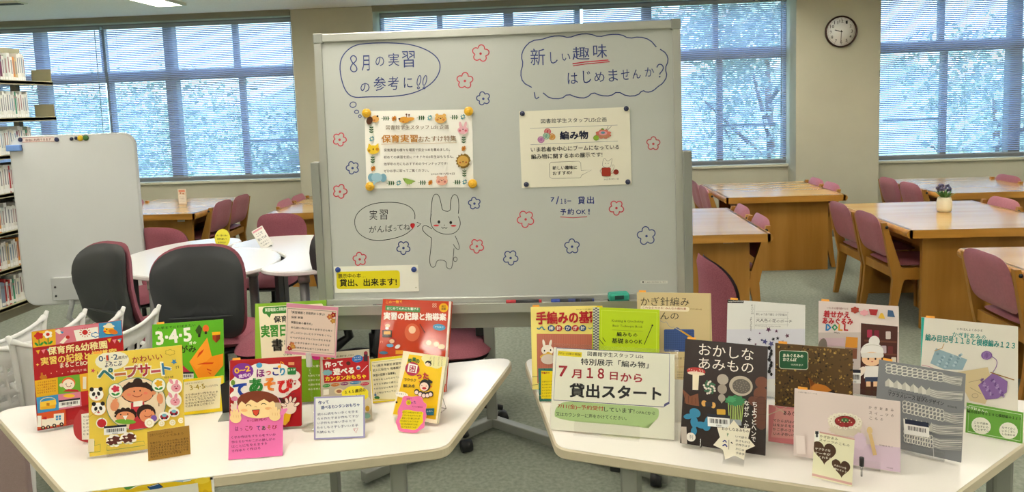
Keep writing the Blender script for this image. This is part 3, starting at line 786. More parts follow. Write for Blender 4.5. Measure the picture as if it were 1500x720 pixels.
for px, py, r_, col, lab in ((35, 204, .016, '#23284e', 'navy magnet at the left end of the notice strip'), (86, 204, .016, '#23284e', 'navy magnet at the right end of the notice strip'),
                             (107, 203, .012, '#20243c', 'small navy magnet left of the yellow magnet'), (113.5, 202, .012, '#20243c', 'second small navy magnet touching the yellow magnet side'),
                             (119.5, 202, .021, '#d8b428', 'yellow round magnet on the blank whiteboard'), (127, 201.5, .021, '#3f6b38', 'green round magnet on the blank whiteboard')):
    x_, z_ = blx(px, py)
    e = on_blank('magnet', x_, z_, lab, 'magnet', 'magnets on the blank whiteboard')
    M = Matrix.Rotation(radians(90), 4, 'X')
    b = MB(); b.lathe([(r_, .001), (r_, .005), (r_ * .7, .008)], n=14, M=M); b.build('magnet_cap', mat('magnet_' + col, col, .4), e)
    b = MB(); b.lathe([(r_ * .95, 0), (r_ * .95, .002)], n=14, M=M); b.build('magnet_base', M_dark, e)

# ---- bookshelf
BS = empty('bookshelf', (-4.62, 4.9, 0), 0, 'olive steel library bookshelf full of books at the left edge', 'bookshelf')
sx0, sx1, ys, ye = -.25, .19, -1.6, 1.33
rows = [.10, .40, .70, 1.01, 1.32, 1.62, 1.93]
for k, z in enumerate(rows):
    f = MB(); f.box(-.02, sx1, ys, ye, z - .022, z); f.box(sx1 - .004, sx1, ys, ye, z - .03, z + .006); f.build('shelf_board', M_shelf, BS)
    f = MB(); f.box(0.0, sx1 - .01, ye - .004, ye, z, z + (.115 if k < 6 else .115)); f.build('end_bracket', M_shelf, BS)
for y in (ye - .16, -.2, ys + .05):
    box('upright', (-.07, -.02, y - .025, y + .025, 0, 2.22), mat('dark_upright', '#5a5648', .5, .3), BS)
box('top_cap', (-.08, .0, ys, ye - .12, 2.17, 2.22), M_shelf, BS)
box('base_plate', (-.07, sx1 - .01, ys, ye, 0, .078), mat('shelf_plinth', '#6f6b58', .6), BS)
box('back_divider', (-.05, -.045, ys, ye - .18, .12, 1.25), mat('shelf_back', '#3f3c34', .8), BS)
book_cols = ['#eceae4', '#e4e4de', '#f0eee8', '#dcdad2', '#e8e8e4'] * 5 + ['#e6e4dc', '#ebe9e2', '#d9d6cc', '#f0eee8', '#e2e6e6', '#dfe3df', '#b03434', '#d8d2c0', '#e8e6e0', '#3a8f6e', '#ece8dc', '#c9b48a', '#f2f0ea', '#8a9ab0', '#d98a3a', '#5b6f8a', '#e0ddd2', '#703050', '#efeee8', '#cfd4cc']
r = random.Random(21); nb = 0
_bm = {}
ORD = ['', 'second ', 'third ', 'fourth ', 'fifth ', 'sixth ', 'seventh ', 'eighth ', 'ninth ', 'tenth '] + ['%dth ' % q if q % 10 not in (1, 2, 3) or q < 20 else '%d%s ' % (q, {1: 'st', 2: 'nd', 3: 'rd'}[q % 10]) for q in range(11, 60)]
CW = {'#b03434': 'red', '#3a8f6e': 'green', '#c9b48a': 'tan', '#8a9ab0': 'grey blue', '#d98a3a': 'orange', '#5b6f8a': 'slate blue', '#703050': 'purple'}
def shelf_book(yc, z, th, h, col, label, lean=0.0):
    k = (col, )
    o = bpy.data.objects.new('book', None)
    f = MB(); d = .165
    f.m = 0; f.box(-d, 0, -.5, .5, 0, 1)
    f.m = 1; f.box(0.0, .0008, -.42, .42, .04, .16)
    f.m = 2; f.box(0.0, .0008, -.18, .18, .30, .86) if col[1] in 'edfc' else f.box(0, .0008, -.3, .3, .75, .85)
    if k not in _bm:
        me = bpy.data.meshes.new('book'); me.from_pydata(f.v, [], f.f)
        for m in (mat('cover_' + col, col, .5), mat('spine_label', '#f4f4f0', .6), mat('spine_print_' + str(len(_bm) % 3), ('#8a8a8e', '#a07878', '#7c92a4')[len(_bm) % 3], .6)): me.materials.append(m)
        me.polygons.foreach_set('material_index', f.mi); _bm[k] = me
    o = bpy.data.objects.new('book', _bm[k]); COL.objects.link(o); o.scale = (1, th, h)
    o.location = (-4.62 + sx1 - .045, yc, z); o.rotation_euler = (lean, 0, 0)
    tag(o, label, 'book', 'books on the olive steel bookshelf')
NM = {0: 'bottom', 1: 'second lowest', 2: 'third lowest', 3: 'middle', 4: 'third highest', 5: 'second highest', 6: 'top'}
for k, z in enumerate(rows):
    y = 4.9 + ye - (.27 if k > 3 else .20); q_ = 0
    while y > 5.12:
        th = r.uniform(.014, .034); h = r.uniform(.19, .235); col = r.choice(book_cols)
        shelf_book(y - th / 2, z + .001, th - .001, h, col, '%s book, %sfrom the right, on the bookshelf\'s %s shelf' % (CW.get(col, 'pale spined'), ORD[q_] if q_ else 'first ', NM[k])); y -= th; q_ += 1
        nb += 1

# ---- perforated white chairs nested behind the left display table
M_wp = mat('white_plastic', '#e4e4e0', .4)
def make_mesh_chair():
    C_ = empty('perforated_chair', (0, 0, 0), 0, 'x', 'chair', 'nested white perforated chairs')   # faces -x, width along y
    # backrest: curved sheet with slots
    m = MB(); nx, nz = 12, 6; W, H0 = .50, .34
    def S(u, v, dd=0.0):          # u -1..1 across, v 0..1 up
        y = u * W / 2 * (1 - .12 * (1 - v)); top = .335 + .045 * abs(u) ** 3; z = .42 + v * top
        x = .10 * (1 - u * u) * .9 + .05 * v - .02 * (1 - v) + dd
        return Vector((x, y, z))
    def cell(u0, u1, v0, v1, hole):
        o = [(u0, v0), (u1, v0), (u1, v1), (u0, v1)]
        if not hole:
            m.add([S(*p) for p in o] , [(0, 1, 2, 3)], True); return
        cu, cv = (u0 + u1) / 2, (v0 + v1) / 2; a, b = (u1 - u0) * .36, (v1 - v0) * .34
        i = [(cu - a, cv - b), (cu + a, cv - b * .4), (cu + a, cv + b), (cu - a, cv + b * .4)]
        m.add([S(*p) for p in o + i], [(0, 1, 5, 4), (1, 2, 6, 5), (2, 3, 7, 6), (3, 0, 4, 7)], True)
    for i in range(nx):
        for j in range(nz):
            off = .5 * (j % 2) / nx
            u0, u1 = -1 + 2 * i / nx, -1 + 2 * (i + 1) / nx
            cell(u0, u1, j / nz, (j + 1) / nz, 0 < i < nx - 1 and 0 < j < nz - 1)
    o = m.build('backrest', M_wp, C_); bm = bmesh.new(); bm.from_mesh(o.data); bmesh.ops.remove_doubles(bm, verts=bm.verts, dist=.0006); bm.to_mesh(o.data); bm.free(); sm = o.modifiers.new('thick', 'SOLIDIFY'); sm.thickness = .0025
    b = MB(); b.tube([S(-1 + 2 * k / 20, 1.0, .003) for k in range(21)], [.013 if k in (0, 20) else .008 for k in range(21)], 8); b.build('top_rim', M_wp, C_)
    for s in (-1, 1):
        b = MB(); b.tube([S(s, 1, .0) + Vector((.006, s * .012, .022)), S(s, .97), S(s, .5), S(s, 0.02)], [.008, .012, .009, .009], 8); b.build('side_rim', M_wp, C_)
        b = MB(); b.tube([(.02, s * .235, .60), (-.12, s * .255, .615), (-.32, s * .255, .60), (-.34, s * .25, .45)], .010, 8); b.build('arm_tube', M_wp, C_)
        b = MB(); b.tube([(-.34, s * .25, .45), (-.40, s * .25, .03)], .011, 8); b.build('leg', M_wp, C_)
        b = MB(); b.tube([(.04, s * .22, .45), (.10, s * .25, .03)], .011, 8); b.build('leg', M_wp, C_)
    b = MB(); b.pad(.44, .45, .03, 4, M=Matrix.Translation((-.17, 0, .44)) @ Matrix.Rotation(radians(4), 4, 'Y'), seg=24, rings=3); b.build('seat', M_wp, C_)
    return C_
m0 = make_mesh_chair()
for i, (x, lab) in enumerate(((-2.18, 'white perforated chair at the left end of the nested row'), (-2.03, 'white perforated chair second from the left in the nested row'),
                              (-1.88, 'white perforated chair third from the left, behind the red book'), (-1.74, 'white perforated chair at the right end of the nested row, beside the green book'))):
    c = m0 if i == 0 else copy_tree(m0)
    c.location = (x - .115, 2.60 + i * .02, 0); c.rotation_euler = (0, 0, radians(-42)); c['label'] = lab

# ---- trapezoid display tables
def display_table(P, label, cols, sticker=None):
    cx = sum(p[0] for p in P) / 4; cy = sum(p[1] for p in P) / 4
    T = empty('display_table', (cx, cy, 0), 0, label, 'table', 'trapezoid display tables')
    L = [Vector((x - cx, y - cy)) for x, y in P]; Q = []
    for i in range(4):
        a, b, c = L[i - 1], L[i], L[(i + 1) % 4]; r_ = .055; d1 = (a - b).normalized(); d2 = (c - b).normalized()
        half = d1.angle(d2) / 2; t = r_ / tan(half); p1 = b + d1 * t; p2 = b + d2 * t
        for k in range(7):
            s = k / 6; Q.append(tuple((p1 * (1 - s) ** 2 + b * 2 * s * (1 - s) + p2 * s * s)))
    f = MB(); f.prism(Q, .668, .6995, bev=.005); f.build('edge_band', M_tabedge, T)
    f = MB(); c_ = Vector((0, 0)); Q2 = [tuple(Vector(q) * .992) for q in Q]; f.prism(Q2, .699, .70); f.build('table_top', M_table, T)
    for x, y, rz in cols:
        M = Matrix.Translation((x - cx, y - cy, 0)) @ Matrix.Rotation(rz, 4, 'Z')
        box('column', (-.023, .023, -.035, .035, .05, .668), M_metal, T, bev=.008, M=M)
        box('foot_bar', (-.025, .025, -.24, .24, .02, .055), M_metal, T, bev=.008, M=M)
        box('lever_block', (-.05, -.023, -.03, .0, .63, .668), M_dark, T, bev=.004, M=M)
    return T
LP_ = [(-1.195, 1.584), (-.299, 1.806), (-.146, 2.489), (-1.789, 2.082)]
RP_ = [(-.010, 1.802), (.820, 1.525), (1.46, 2.03), (-.126, 2.489)]
display_table(LP_, 'cream trapezoid table on the left carrying the childcare books', [(-.455, 1.90, .2), (-1.45, 1.98, .25)])
display_table(RP_, 'cream trapezoid table on the right carrying the knitting and crochet books', [(.185, 1.82, -.3), (1.15, 1.86, -.3)])
# small maker's sticker on the right table's front edge
p = onz(849, 663, .684); d = Vector((.820 - -.010, 1.525 - 1.802, 0)).normalized()
ST = empty('barcode_sticker', (p.x, p.y, .684), atan2(d.y, d.x), 'small white sticker on the front edge of the right display table', 'sticker')
box('sticker', (-.03, .03, -.0018, -.0008, -.011, .011), M_paper, ST)
a = Art(.06, .022, [(0, 0), (60, 0), (60, 22), (0, 22)])
for k in range(26): a.rect(5 + k * 1.9, 10, 5 + k * 1.9 + (.6 + .6 * (k % 3)), 18, '#444444')
a.rect(5, 3, 28, 5, '#777777'); a.rect(5, 6.5, 40, 8, '#777777'); a.rect(42, 3, 55, 8, '#888888')
o = a.build('sticker_print', INK, ST); o.rotation_euler = (radians(90), 0, 0); o.location = (-.03, -.0019, -.011)

# ---- mauve screen panel standing at the left of the left table
SP = empty('low_screen', (-2.16, 2.10, 0), radians(8), 'mauve-grey low screen panel at the lower left corner beside the table', 'screen')
box('panel', (-.45, .42, -.015, .015, .04, .655), mat('mauve_grey_cloth', '#a08a88', .9, 0, .08, 300), SP, bev=.006)
box('foot', (-.40, -.34, -.15, .15, 0, .04), M_metal, SP, bev=.005); box('foot', (.28, .34, -.15, .15, 0, .04), M_metal, SP, bev=.005)

# ================================================================== THE DRAWN-ON WHITEBOARD
TB, YB = radians(2.0), 2.385
DB = Empty_ = None
DB = empty('mobile_whiteboard', (-.178, YB, 0), 0, 'large mobile whiteboard with marker drawings, speech bubbles and pinned posters', 'whiteboard')
MBt = Matrix.Translation((0, 0, .93)) @ Matrix.Rotation(-TB, 4, 'X')       # board frame: x right, z up from the board's lower edge
HBW, HBH = .610, .925
# orientation with local xy = board surface, z toward the room
MBF = MBt @ Matrix.Rotation(radians(90), 4, 'X')
f = MB(); f.box(-HBW + .01, HBW - .01, .005, HBH - .005, -.012, .0, M=MBF); f.build('board', mat('whiteboard_enamel', '#b6b9b4', .28, 0, .02, 2, spec=.5), DB)
f = MB()
f.box(-HBW, HBW, HBH - .028, HBH, -.018, .010, M=MBF, bev=.003); f.box(-HBW, HBW, 0, .02, -.018, .010, M=MBF, bev=.003)
f.box(-HBW, -HBW + .024, 0.02, HBH - .028, -.018, .010, M=MBF); f.box(HBW - .024, HBW, .02, HBH - .028, -.018, .010, M=MBF)
f.build('frame', M_alu, DB)
f = MB()
for x in (-HBW - .002, HBW - .030):
    z = HBH - .032; f = MB(); f.box(x, x + .032, z, z + .034, -.02, .012, M=MBF, bev=.003); f.build('corner_cap', M_metal, DB)
for s in (-1, 1):
    x = s * (HBW + .014)
    f = MB(); f.box(x - .014, x + .014, -.02, .02, .06, 1.425, bev=.003, M=Matrix.Translation((0, .01, 0))); f.build('side_post', M_metal, DB)
    f = MB(); f.box(x - .02, x + .02, -.28, .30, .04, .08, bev=.006); f.build('foot', M_metal, DB)
    for yy in (-.25, .27):
        f = MB(); f.tube([(x - .012, yy, .025), (x + .012, yy, .025)], .025, 10); f.build('caster', M_dark, DB)
f = MB(); f.box(-HBW, HBW, -.075, -.01, .915, .930, bev=.003); f.box(-HBW, HBW, -.079, -.075, .915, .945); f.build('marker_tray', M_alu, DB)
f = MB(); f.box(-HBW, HBW, -.02, .02, .845, .915, bev=.003); f.build('lower_beam', M_metal, DB)

# map photo coordinates on to the board through the four inner corners of its frame
def board_uv(px, py):
    """board-plane coordinates (metres) of the point seen at px, py"""
    M = Matrix.Translation((-.178, YB, 0)) @ MBF; o_ = M @ Vector((0, 0, 0)); n_ = (M.to_3x3() @ Vector((0, 0, 1)))
    d = ray(px, py); t = (o_ - EYE).dot(n_) / d.dot(n_); q = M.inverted() @ (EYE + d * t); return q.x, q.y
BQ = [(470, 60), (985, 45), (995, 425), (485, 425)]
BU = [board_uv(*q) for q in BQ]
class BoardArt(Art):
    def __init__(s, org, sc):
        q = [((x - org[0]) * sc, (y - org[1]) * sc) for x, y in BQ]
        s.H = homog(q, BU); s.w = s.h = 9; s.v = []; s.f = []; s.c = []; s.z = 4e-4; s.dz = 2e-5; s.clip = False; s.seed = random.Random(5)
BLUE, RED, BLK, ROSE = '#3a4a86', '#c05a62', '#3c3c40', '#cc4a5c'
def put(a, name):
    o = a.build(name, mat_ink('marker_ink', .5), DB); o.matrix_local = MBF; return o
# left heading, zoom origin (450, 20), scale 3.272
a = BoardArt((450, 20), 3.272)
P = [(225, 150), (300, 141), (400, 139), (500, 147), (580, 175), (630, 215), (640, 262), (620, 310), (575, 352), (500, 385), (400, 398), (290, 398), (222, 403), (185, 375), (162, 310), (155, 240), (175, 190)]
def smooth(P, closed, it=2):
    for _ in range(it):
        Q = []; n = len(P)
        for i in range(n if closed else n - 1):
            p, q = P[i], P[(i + 1) % n]; Q += [(p[0] * .75 + q[0] * .25, p[1] * .75 + q[1] * .25), (p[0] * .25 + q[0] * .75, p[1] * .25 + q[1] * .75)]
        if not closed: Q = [P[0]] + Q + [P[-1]]
        P = Q
    return P
a.line(smooth(P, True), 5, BLUE, True)
a.ring(220, 436, 15, 13, 4, BLUE, -20); a.ring(237, 470, 10, 8, 4, BLUE); a.ring(253, 491, 6, 7, 4, BLUE)
a.line(smooth([(238, 212), (222, 198), (206, 210), (214, 232), (236, 252), (240, 272), (222, 281), (206, 268), (212, 245), (234, 228)], True), 5, BLUE, True)
for ch, x0, x1, y, h in (('月', 262, 300, 274, 74), ('の', 328, 370, 252, 46), ('実', 390, 442, 252, 62), ('習', 456, 517, 258, 78),
                         ('の', 256, 300, 376, 44), ('参', 320, 378, 370, 66), ('考', 388, 440, 366, 64), ('に', 464, 505, 356, 50)):
    a.text(ch, x0, y, x1, y - (x1 - x0) * .03, h, BLUE, .0, res=2)
for x in (528, 556): a.ring(x + 8, 320, 8, 24, 4, BLUE, 12); a.ring(x + 5, 355, 5, 5, 4, BLUE)
put(a, 'left_heading')
# flowers: (x, y, r, colour) in photo pixels
for x, y, r_, col in ((704, 78, 12, ROSE), (681, 118, 11.5, ROSE), (708, 144, 9.5, BLUE), (497.5, 204, 9.5, ROSE), (516.5, 245.5, 9, BLUE), (498, 280, 10, ROSE), (695, 297.5, 8.5, BLUE),
                      (591, 362.5, 9.5, BLUE), (527, 379, 9.5, ROSE), (698.5, 360, 10, ROSE), (748, 377, 10.5, BLUE), (838, 360.5, 10.5, BLUE), (770, 320.5, 12, ROSE), (903, 304, 10.5, ROSE), (947, 345, 13, BLUE), (957, 210, 9.5, RED)):
    a = BoardArt((0, 0), 1); rot = (x * 7.3) % 1.2; pts = []
    for k in range(60):
        t = 2 * pi * k / 60; g = .62 + .42 * abs(sin((t + rot) * 2.5)) ** .7; pts.append((x + r_ * g * cos(t), y + r_ * g * sin(t)))
    a.line(pts, 1.5, col, True); a.oval(x, y + .5, 1.9, 1.9, col, n=8)
    put(a, 'drawn_flower')
# right heading, zoom origin (720, 20)
a = BoardArt((720, 20), 3.272)
for P in ([(245, 122), (290, 108), (335, 106), (370, 116), (420, 98), (470, 96), (515, 112), (565, 99), (620, 99), (658, 119), (710, 110), (760, 125), (790, 160)],
          [(808, 170), (838, 190), (848, 225), (832, 262), (842, 300), (820, 335), (800, 347), (775, 370), (745, 378), (724, 366), (700, 392), (650, 396), (604, 372), (570, 395), (520, 392), (486, 376), (455, 404), (410, 402), (366, 384), (335, 408), (280, 406), (247, 379)],
          [(245, 122), (190, 130), (155, 165), (142, 205), (152, 240), (138, 285), (150, 330), (193, 353)], [(205, 376), (211, 411), (228, 399)]):
    a.line(smooth(P, False, 1), 5, BLUE)
for ch, x0, x1, y, h in (('新', 188, 258, 248, 80), ('し', 283, 318, 240, 56), ('い', 338, 378, 226, 34), ('趣', 388, 470, 222, 62), ('味', 488, 554, 213, 66),
                         ('は', 366, 414, 338, 54), ('じ', 440, 478, 334, 60), ('め', 494, 542, 328, 48), ('ま', 562, 606, 326, 58), ('せ', 622, 662, 318, 50), ('ん', 676, 716, 312, 44), ('か', 736, 780, 302, 44)):
    a.text(ch, x0, y, x1, y - 2, h, BLUE, .0, res=2)
a.line(smooth([(792, 258), (800, 242), (816, 243), (825, 258), (818, 275), (808, 284), (806, 292)], False), 5, BLUE); a.oval(806, 302, 4, 4, BLUE)
a.line([(388, 240), (450, 231), (560, 222)], 5, ROSE); a.line([(390, 250), (460, 240), (566, 230)], 4, ROSE)
put(a, 'right_heading')
# lower left: cheering rabbit and bubble, zoom origin (450, 220), scale 3
a = BoardArt((450, 220), 3.0)
a.line(smooth([(473, 302), (474, 275), (455, 248), (410, 230), (350, 227), (290, 233), (240, 255), (210, 290), (208, 330), (225, 365), (265, 390), (310, 397), (370, 390), (430, 372), (462, 345)], False), 2.8, BLK)
a.line([(482, 316), (500, 322), (484, 336)], 2.8, BLK)
for ch, x0, x1, y, h in (('実', 274, 308, 306, 44), ('習', 318, 354, 304, 44), ('が', 272, 304, 362, 30), ('ん', 308, 338, 360, 28), ('ば', 344, 374, 358, 32), ('っ', 380, 392, 354, 14), ('て', 396, 420, 350, 24), ('ね', 424, 452, 350, 26)):
    a.text(ch, x0, y, x1, y, h, BLK, 0, res=2)
a.poly([(463, 346), (453, 332), (454, 323), (459, 320), (463, 325), (467, 320), (473, 323), (473, 332)], '#c8202c')
for P in ([(543, 290), (546, 240), (552, 200), (566, 190), (580, 198), (590, 240), (594, 265), (630, 269), (628, 235), (636, 200), (650, 192), (664, 205), (667, 250), (664, 278)],
          [(545, 280), (540, 310), (552, 345), (585, 365), (625, 370), (655, 360), (672, 335), (673, 310), (664, 290)],
          [(548, 345), (525, 330), (508, 332), (506, 350), (525, 370), (547, 385)], [(547, 385), (543, 440), (537, 480), (542, 508), (553, 515), (564, 508), (570, 480), (612, 484), (610, 512), (625, 522), (636, 518), (642, 470), (645, 430)],
          [(650, 375), (664, 405), (670, 428), (664, 438), (652, 428), (642, 412)]):
    a.line(smooth(P, False), 2.6, BLK)
a.ring(651, 478, 8, 10, 2.4, BLK); a.oval(579, 314, 6, 7, '#222222'); a.oval(631, 317, 6, 7, '#222222'); a.oval(567, 330, 12, 4, '#d84a50'); a.oval(643, 331, 12, 4, '#d84a50')
a.line(smooth([(590, 336), (596, 344), (603, 337), (610, 344), (616, 338)], False), 2.4, BLK); a.oval(603, 328, 2, 2, '#664444')
put(a, 'rabbit_drawing')
# right note, zoom origin (720, 220), scale 3
a = BoardArt((720, 220), 3.0)
for ch, x0, x1, y, h in (('7', 260, 276, 226, 20), ('/', 284, 296, 236, 34), ('１８', 304, 328, 234, 22), ('貸', 380, 410, 236, 34), ('出', 420, 450, 234, 32), ('予', 303, 328, 284, 26), ('約', 334, 362, 282, 26), ('OK', 372, 414, 280, 20), ('!', 426, 431, 281, 24)):
    a.text(ch, x0, y, x1, y, h, '#2e3f8c', .02, res=2)
a.line([(333, 222), (350, 222)], 3, '#2e3f8c')
a.line([(302, 292), (360, 296), (420, 291)], 3, ROSE)
put(a, 'loan_note'); a = BoardArt((720, 220), 3.0)
a.rect(655, 572, 774, 584, '#d8d8d0'); a.rect(662, 575, 670, 581, '#444444'); a.scribble(676, 582, 766, 581, 6, '#777777')
put(a, 'maker_label')

# ---- posters and magnets on the board: things of their own, lying on its surface
WMB = Matrix.Translation((-.178, YB, 0)) @ MBF
def place_on_board(name, corners, label, cat, m, th=.0006):
    """corners TL TR BR BL in photo pixels -> flat sheet on the board"""
    U = [Vector((*board_uv(*c), 0)) for c in corners]
    w_ = ((U[1] - U[0]).length + (U[2] - U[3]).length) / 2; h_ = ((U[0] - U[3]).length + (U[1] - U[2]).length) / 2
    dd = U[1] - U[0] + U[2] - U[3]; ang = atan2(dd.y, dd.x); c_ = (U[0] + U[1] + U[2] + U[3]) * .25
    M = WMB @ Matrix.Translation((c_.x, c_.y, .0012)) @ Matrix.Rotation(ang, 4, 'Z') @ Matrix.Translation((-w_ / 2, -h_ / 2, 0))
    T = bpy.data.objects.new(name, None); COL.objects.link(T); T.matrix_world = M; T.empty_display_size = .05; tag(T, label, cat)
    f = MB(); f.box(0, w_, 0, h_, 0, th); f.build('sheet', m, T)
    return T, w_, h_
QP = [(533.5, 163), (691, 159.5), (694.5, 274.5), (537.5, 275.5)]
T, w_, h_ = place_on_board('poster', QP, 'white poster bordered with animal faces and leaves, held by four yellow magnets', 'poster', M_paper)
a = Art(w_, h_, QP, (530, 150), 5.333); a.z = .0009
BR, GO, TE, GR = '#6a5234', '#c98a2c', '#6fa3ad', '#3c6a3c'
def leafy(x, y, vert):
    for k in range(3):
        if vert: a.oval(x - 8, y - 20 + k * 18, 9, 4.5, GR, 30); a.oval(x + 8, y - 20 + k * 18, 9, 4.5, GR, -30)
        else: a.oval(x - 14 + k * 16, y - 8, 4.5, 10, GR, -15); a.oval(x - 14 + k * 16, y + 8, 4.5, 10, GR, 15)
    a.line([(x, y - 36), (x, y + 26)] if vert else [(x - 34, y), (x + 30, y)], 3, GR)
for x, y in ((185, 125), (460, 120), (720, 113), (230, 628), (475, 625), (748, 622)): leafy(x, y, 0)
for x, y in ((75, 215), (87, 447), (795, 292), (804, 555)): leafy(x, y, 1)
for x, y, c_ in ((250, 126, GO), (528, 118, TE), (788, 110, TE), (80, 283, TE), (92, 513, GO), (796, 358, GO), (290, 626, TE), (537, 624, GO), (808, 620, TE)):
    a.star(x, y, 22, 13, 8, c_, 10); a.oval(x, y, 8, 8, '#f0e8d0' if c_ == TE else '#b06820')
a.oval(105, 130, 30, 27, '#dcae6c'); a.oval(62, 142, 24, 32, '#5e3a24', 20); a.oval(123, 108, 8, 7, '#30241c'); a.oval(98, 140, 9, 8, '#c98048')            # dog
a.oval(330, 136, 42, 25, '#dca648'); a.oval(375, 130, 34, 15, '#dca648', -8); a.oval(292, 128, 8, 6, '#3a2a1c'); a.rect(345, 92, 350, 114, '#8a5a28'); a.rect(364, 94, 369, 114, '#8a5a28'); a.oval(347, 94, 7, 7, '#7a4c24'); a.oval(367, 97, 7, 7, '#7a4c24'); a.oval(322, 150, 8, 6, '#c07a38')
for cx, cy, col, e1 in ((613, 128, '#ddb46c', '#c88a50'), (628, 612, '#e8b8a4', '#c8807a')):
    a.oval(cx - 28, cy - 28, 14, 14, col); a.oval(cx + 28, cy - 28, 14, 14, col); a.oval(cx, cy, 46, 34, col); a.oval(cx - 24, cy + 6, 10, 9, e1); a.oval(cx + 24, cy + 6, 10, 9, e1); a.oval(cx, cy - 4, 6, 4, '#4a3020'); a.oval(cx - 14, cy - 10, 3, 3, '#30241c'); a.oval(cx + 14, cy - 10, 3, 3, '#30241c')
a.oval(770, 178, 11, 30, '#e0b4bc', -10); a.oval(808, 176, 11, 30, '#e0b4bc', 12); a.oval(790, 215, 43, 30, '#e0b4bc'); a.oval(766, 218, 10, 9, '#cc6a78'); a.oval(812, 218, 10, 9, '#cc6a78'); a.oval(790, 208, 5, 4, '#5a3038')
a.poly([(50, 360), (58, 318), (84, 338)], '#e8c840'); a.poly([(135, 360), (133, 316), (104, 338)], '#e8c840'); a.oval(93, 367, 47, 34, '#e8c840'); a.oval(62, 374, 10, 10, '#b88a20'); a.oval(124, 364, 12, 12, '#c8901c'); a.oval(93, 364, 5, 8, '#5a4418')
a.star(793, 455, 60, 48, 14, '#8f7434'); a.oval(793, 455, 44, 42, '#cda85c'); a.oval(770, 468, 8, 6, '#b0663a'); a.oval(818, 466, 8, 6, '#b0663a'); a.oval(793, 462, 6, 4, '#4a3018')
a.oval(82, 582, 28, 32, '#86aec0'); a.oval(172, 585, 26, 32, '#86aec0'); a.oval(122, 582, 42, 36, '#a8c8d4'); a.line(smooth([(122, 600), (112, 620), (96, 632), (100, 645)], False), 12, '#a8c8d4')
a.poly([(322, 590), (345, 588), (372, 606), (424, 612), (400, 624), (392, 632), (360, 636), (340, 620)], '#9cb860'); a.line([(362, 634), (358, 646)], 3, '#8a7040'); a.line([(376, 632), (374, 644)], 3, '#8a7040'); a.oval(338, 602, 3, 3, '#303020')
a.text('図書館学生スタッフ LiSt 企画', 190, 212, 678, 207, 34, '#7a6244', .01)
a.text('保育実習', 158, 312, 436, 308, 58, '#c08a34', .03); a.text('おたすけ特集', 444, 306, 738, 300, 44, '#8a6a3c', .015)
a.line([(155, 325), (740, 312)], 3, '#c9a87a')
for t, x1, y in (('保育実習の様々な場面で役立つ本を集めました。', 690, 382), ('初めての実習を前にドキドキの3年生はもちろん、', 720, 436), ('他学年の方にもおすすめのラインナップです!', 670, 490), ('ぜひお手に取ってご覧ください。', 525, 544)): a.text(t, 176, y, x1, y - 4, 23, '#5a4a3c', .02)
a.text('2025年7月4日', 543, 565, 728, 562, 17, '#5a4a3c', .01)
a.build('poster_print', INK, T)
QR_ = [(760, 163.5), (922, 156), (925.5, 270), (764.5, 274.5)]
T, w_, h_ = place_on_board('poster', QR_, 'cream knitting poster held by four small navy magnets', 'poster', M_paper)
a = Art(w_, h_, QR_, (755, 150), 5.333); a.z = .0009; a.full('#e6e2d2')
a.text('図書館学生スタッフLiSt企画', 197, 165, 708, 148, 36, '#2a2c34', .01)
a.line([(113, 203), (795, 175)], 2.5, '#7a8494'); a.line([(117, 329), (797, 301)], 2.5, '#7a8494')
a.text('編み物', 346, 290, 564, 282, 62, '#1c2244', .045)
for x, y, c_ in ((248, 228, '#c8606a'), (198, 290, '#b06aa8'), (282, 268, '#c8942c'), (238, 262, '#7ab09a')):
    a.oval(x, y, 27, 26, c_)
    for k in range(3): a.ring(x, y, 8 + 6 * k, 20, 1.2, '#e8d8c8', 30 * k)
a.oval(676, 212, 13, 12, '#7a9a3c'); a.blob(684, 246, 58, 34, '#cc7a6a'); a.rect(640, 250, 730, 274, '#b8886c'); a.oval(680, 238, 34, 18, '#d8a0a8'); a.oval(680, 235, 16, 10, '#6a98a8'); a.oval(626, 276, 22, 21, '#8aa83c'); a.line([(706, 215), (722, 184)], 3, '#5a5a58'); a.line([(712, 218), (748, 184)], 3, '#5a5a58')
a.text('いま若者を中心にブームになっている', 120, 386, 808, 364, 38, '#2a2c34', .01); a.text('編み物に関する本の展示です!', 122, 442, 676, 424, 38, '#2a2c34', .01)
P = [(275, 466), (490, 458), (506, 470), (510, 530), (592, 526), (512, 568), (508, 582), (495, 588), (285, 592), (265, 580), (262, 480)]
a.line(P, 2.5, '#7a7a74', True)
a.text('新しい趣味に', 288, 526, 478, 520, 30, '#303238', .015); a.text('おすすめ!', 290, 566, 438, 560, 28, '#303238', .015)
a.line(smooth([(672, 490), (690, 425), (710, 458), (728, 456), (756, 430), (746, 480), (742, 500), (715, 512), (690, 505)], True), 2.2, '#6a6660', True)
a.oval(700, 476, 3, 3, '#555555'); a.oval(722, 476, 3, 3, '#555555'); a.line([(672, 515), (657, 535), (672, 556)], 3, '#8a8680'); a.line(smooth([(745, 545), (765, 520), (770, 490), (755, 485), (752, 505)], False), 2.2, '#6a6660')
a.rrect(671, 508, 742, 576, 10, '#a8402c'); a.oval(784, 543, 21, 21, '#8e3626'); a.line([(742, 555), (766, 548)], 3, '#a8402c'); a.text('2025年7月11日', 688, 606, 806, 602, 12, '#555555')
a.build('poster_print', INK, T)
QS = [(489, 389.5), (613, 388), (613.5, 425.5), (491, 429)]
T, w_, h_ = place_on_board('notice', QS, 'yellow and white notice strip at the lower left of the drawn-on whiteboard', 'notice', M_paper)
a = Art(w_, h_, QS, (450, 220), 3.0); a.z = .0009; a.full('#ecebe0')
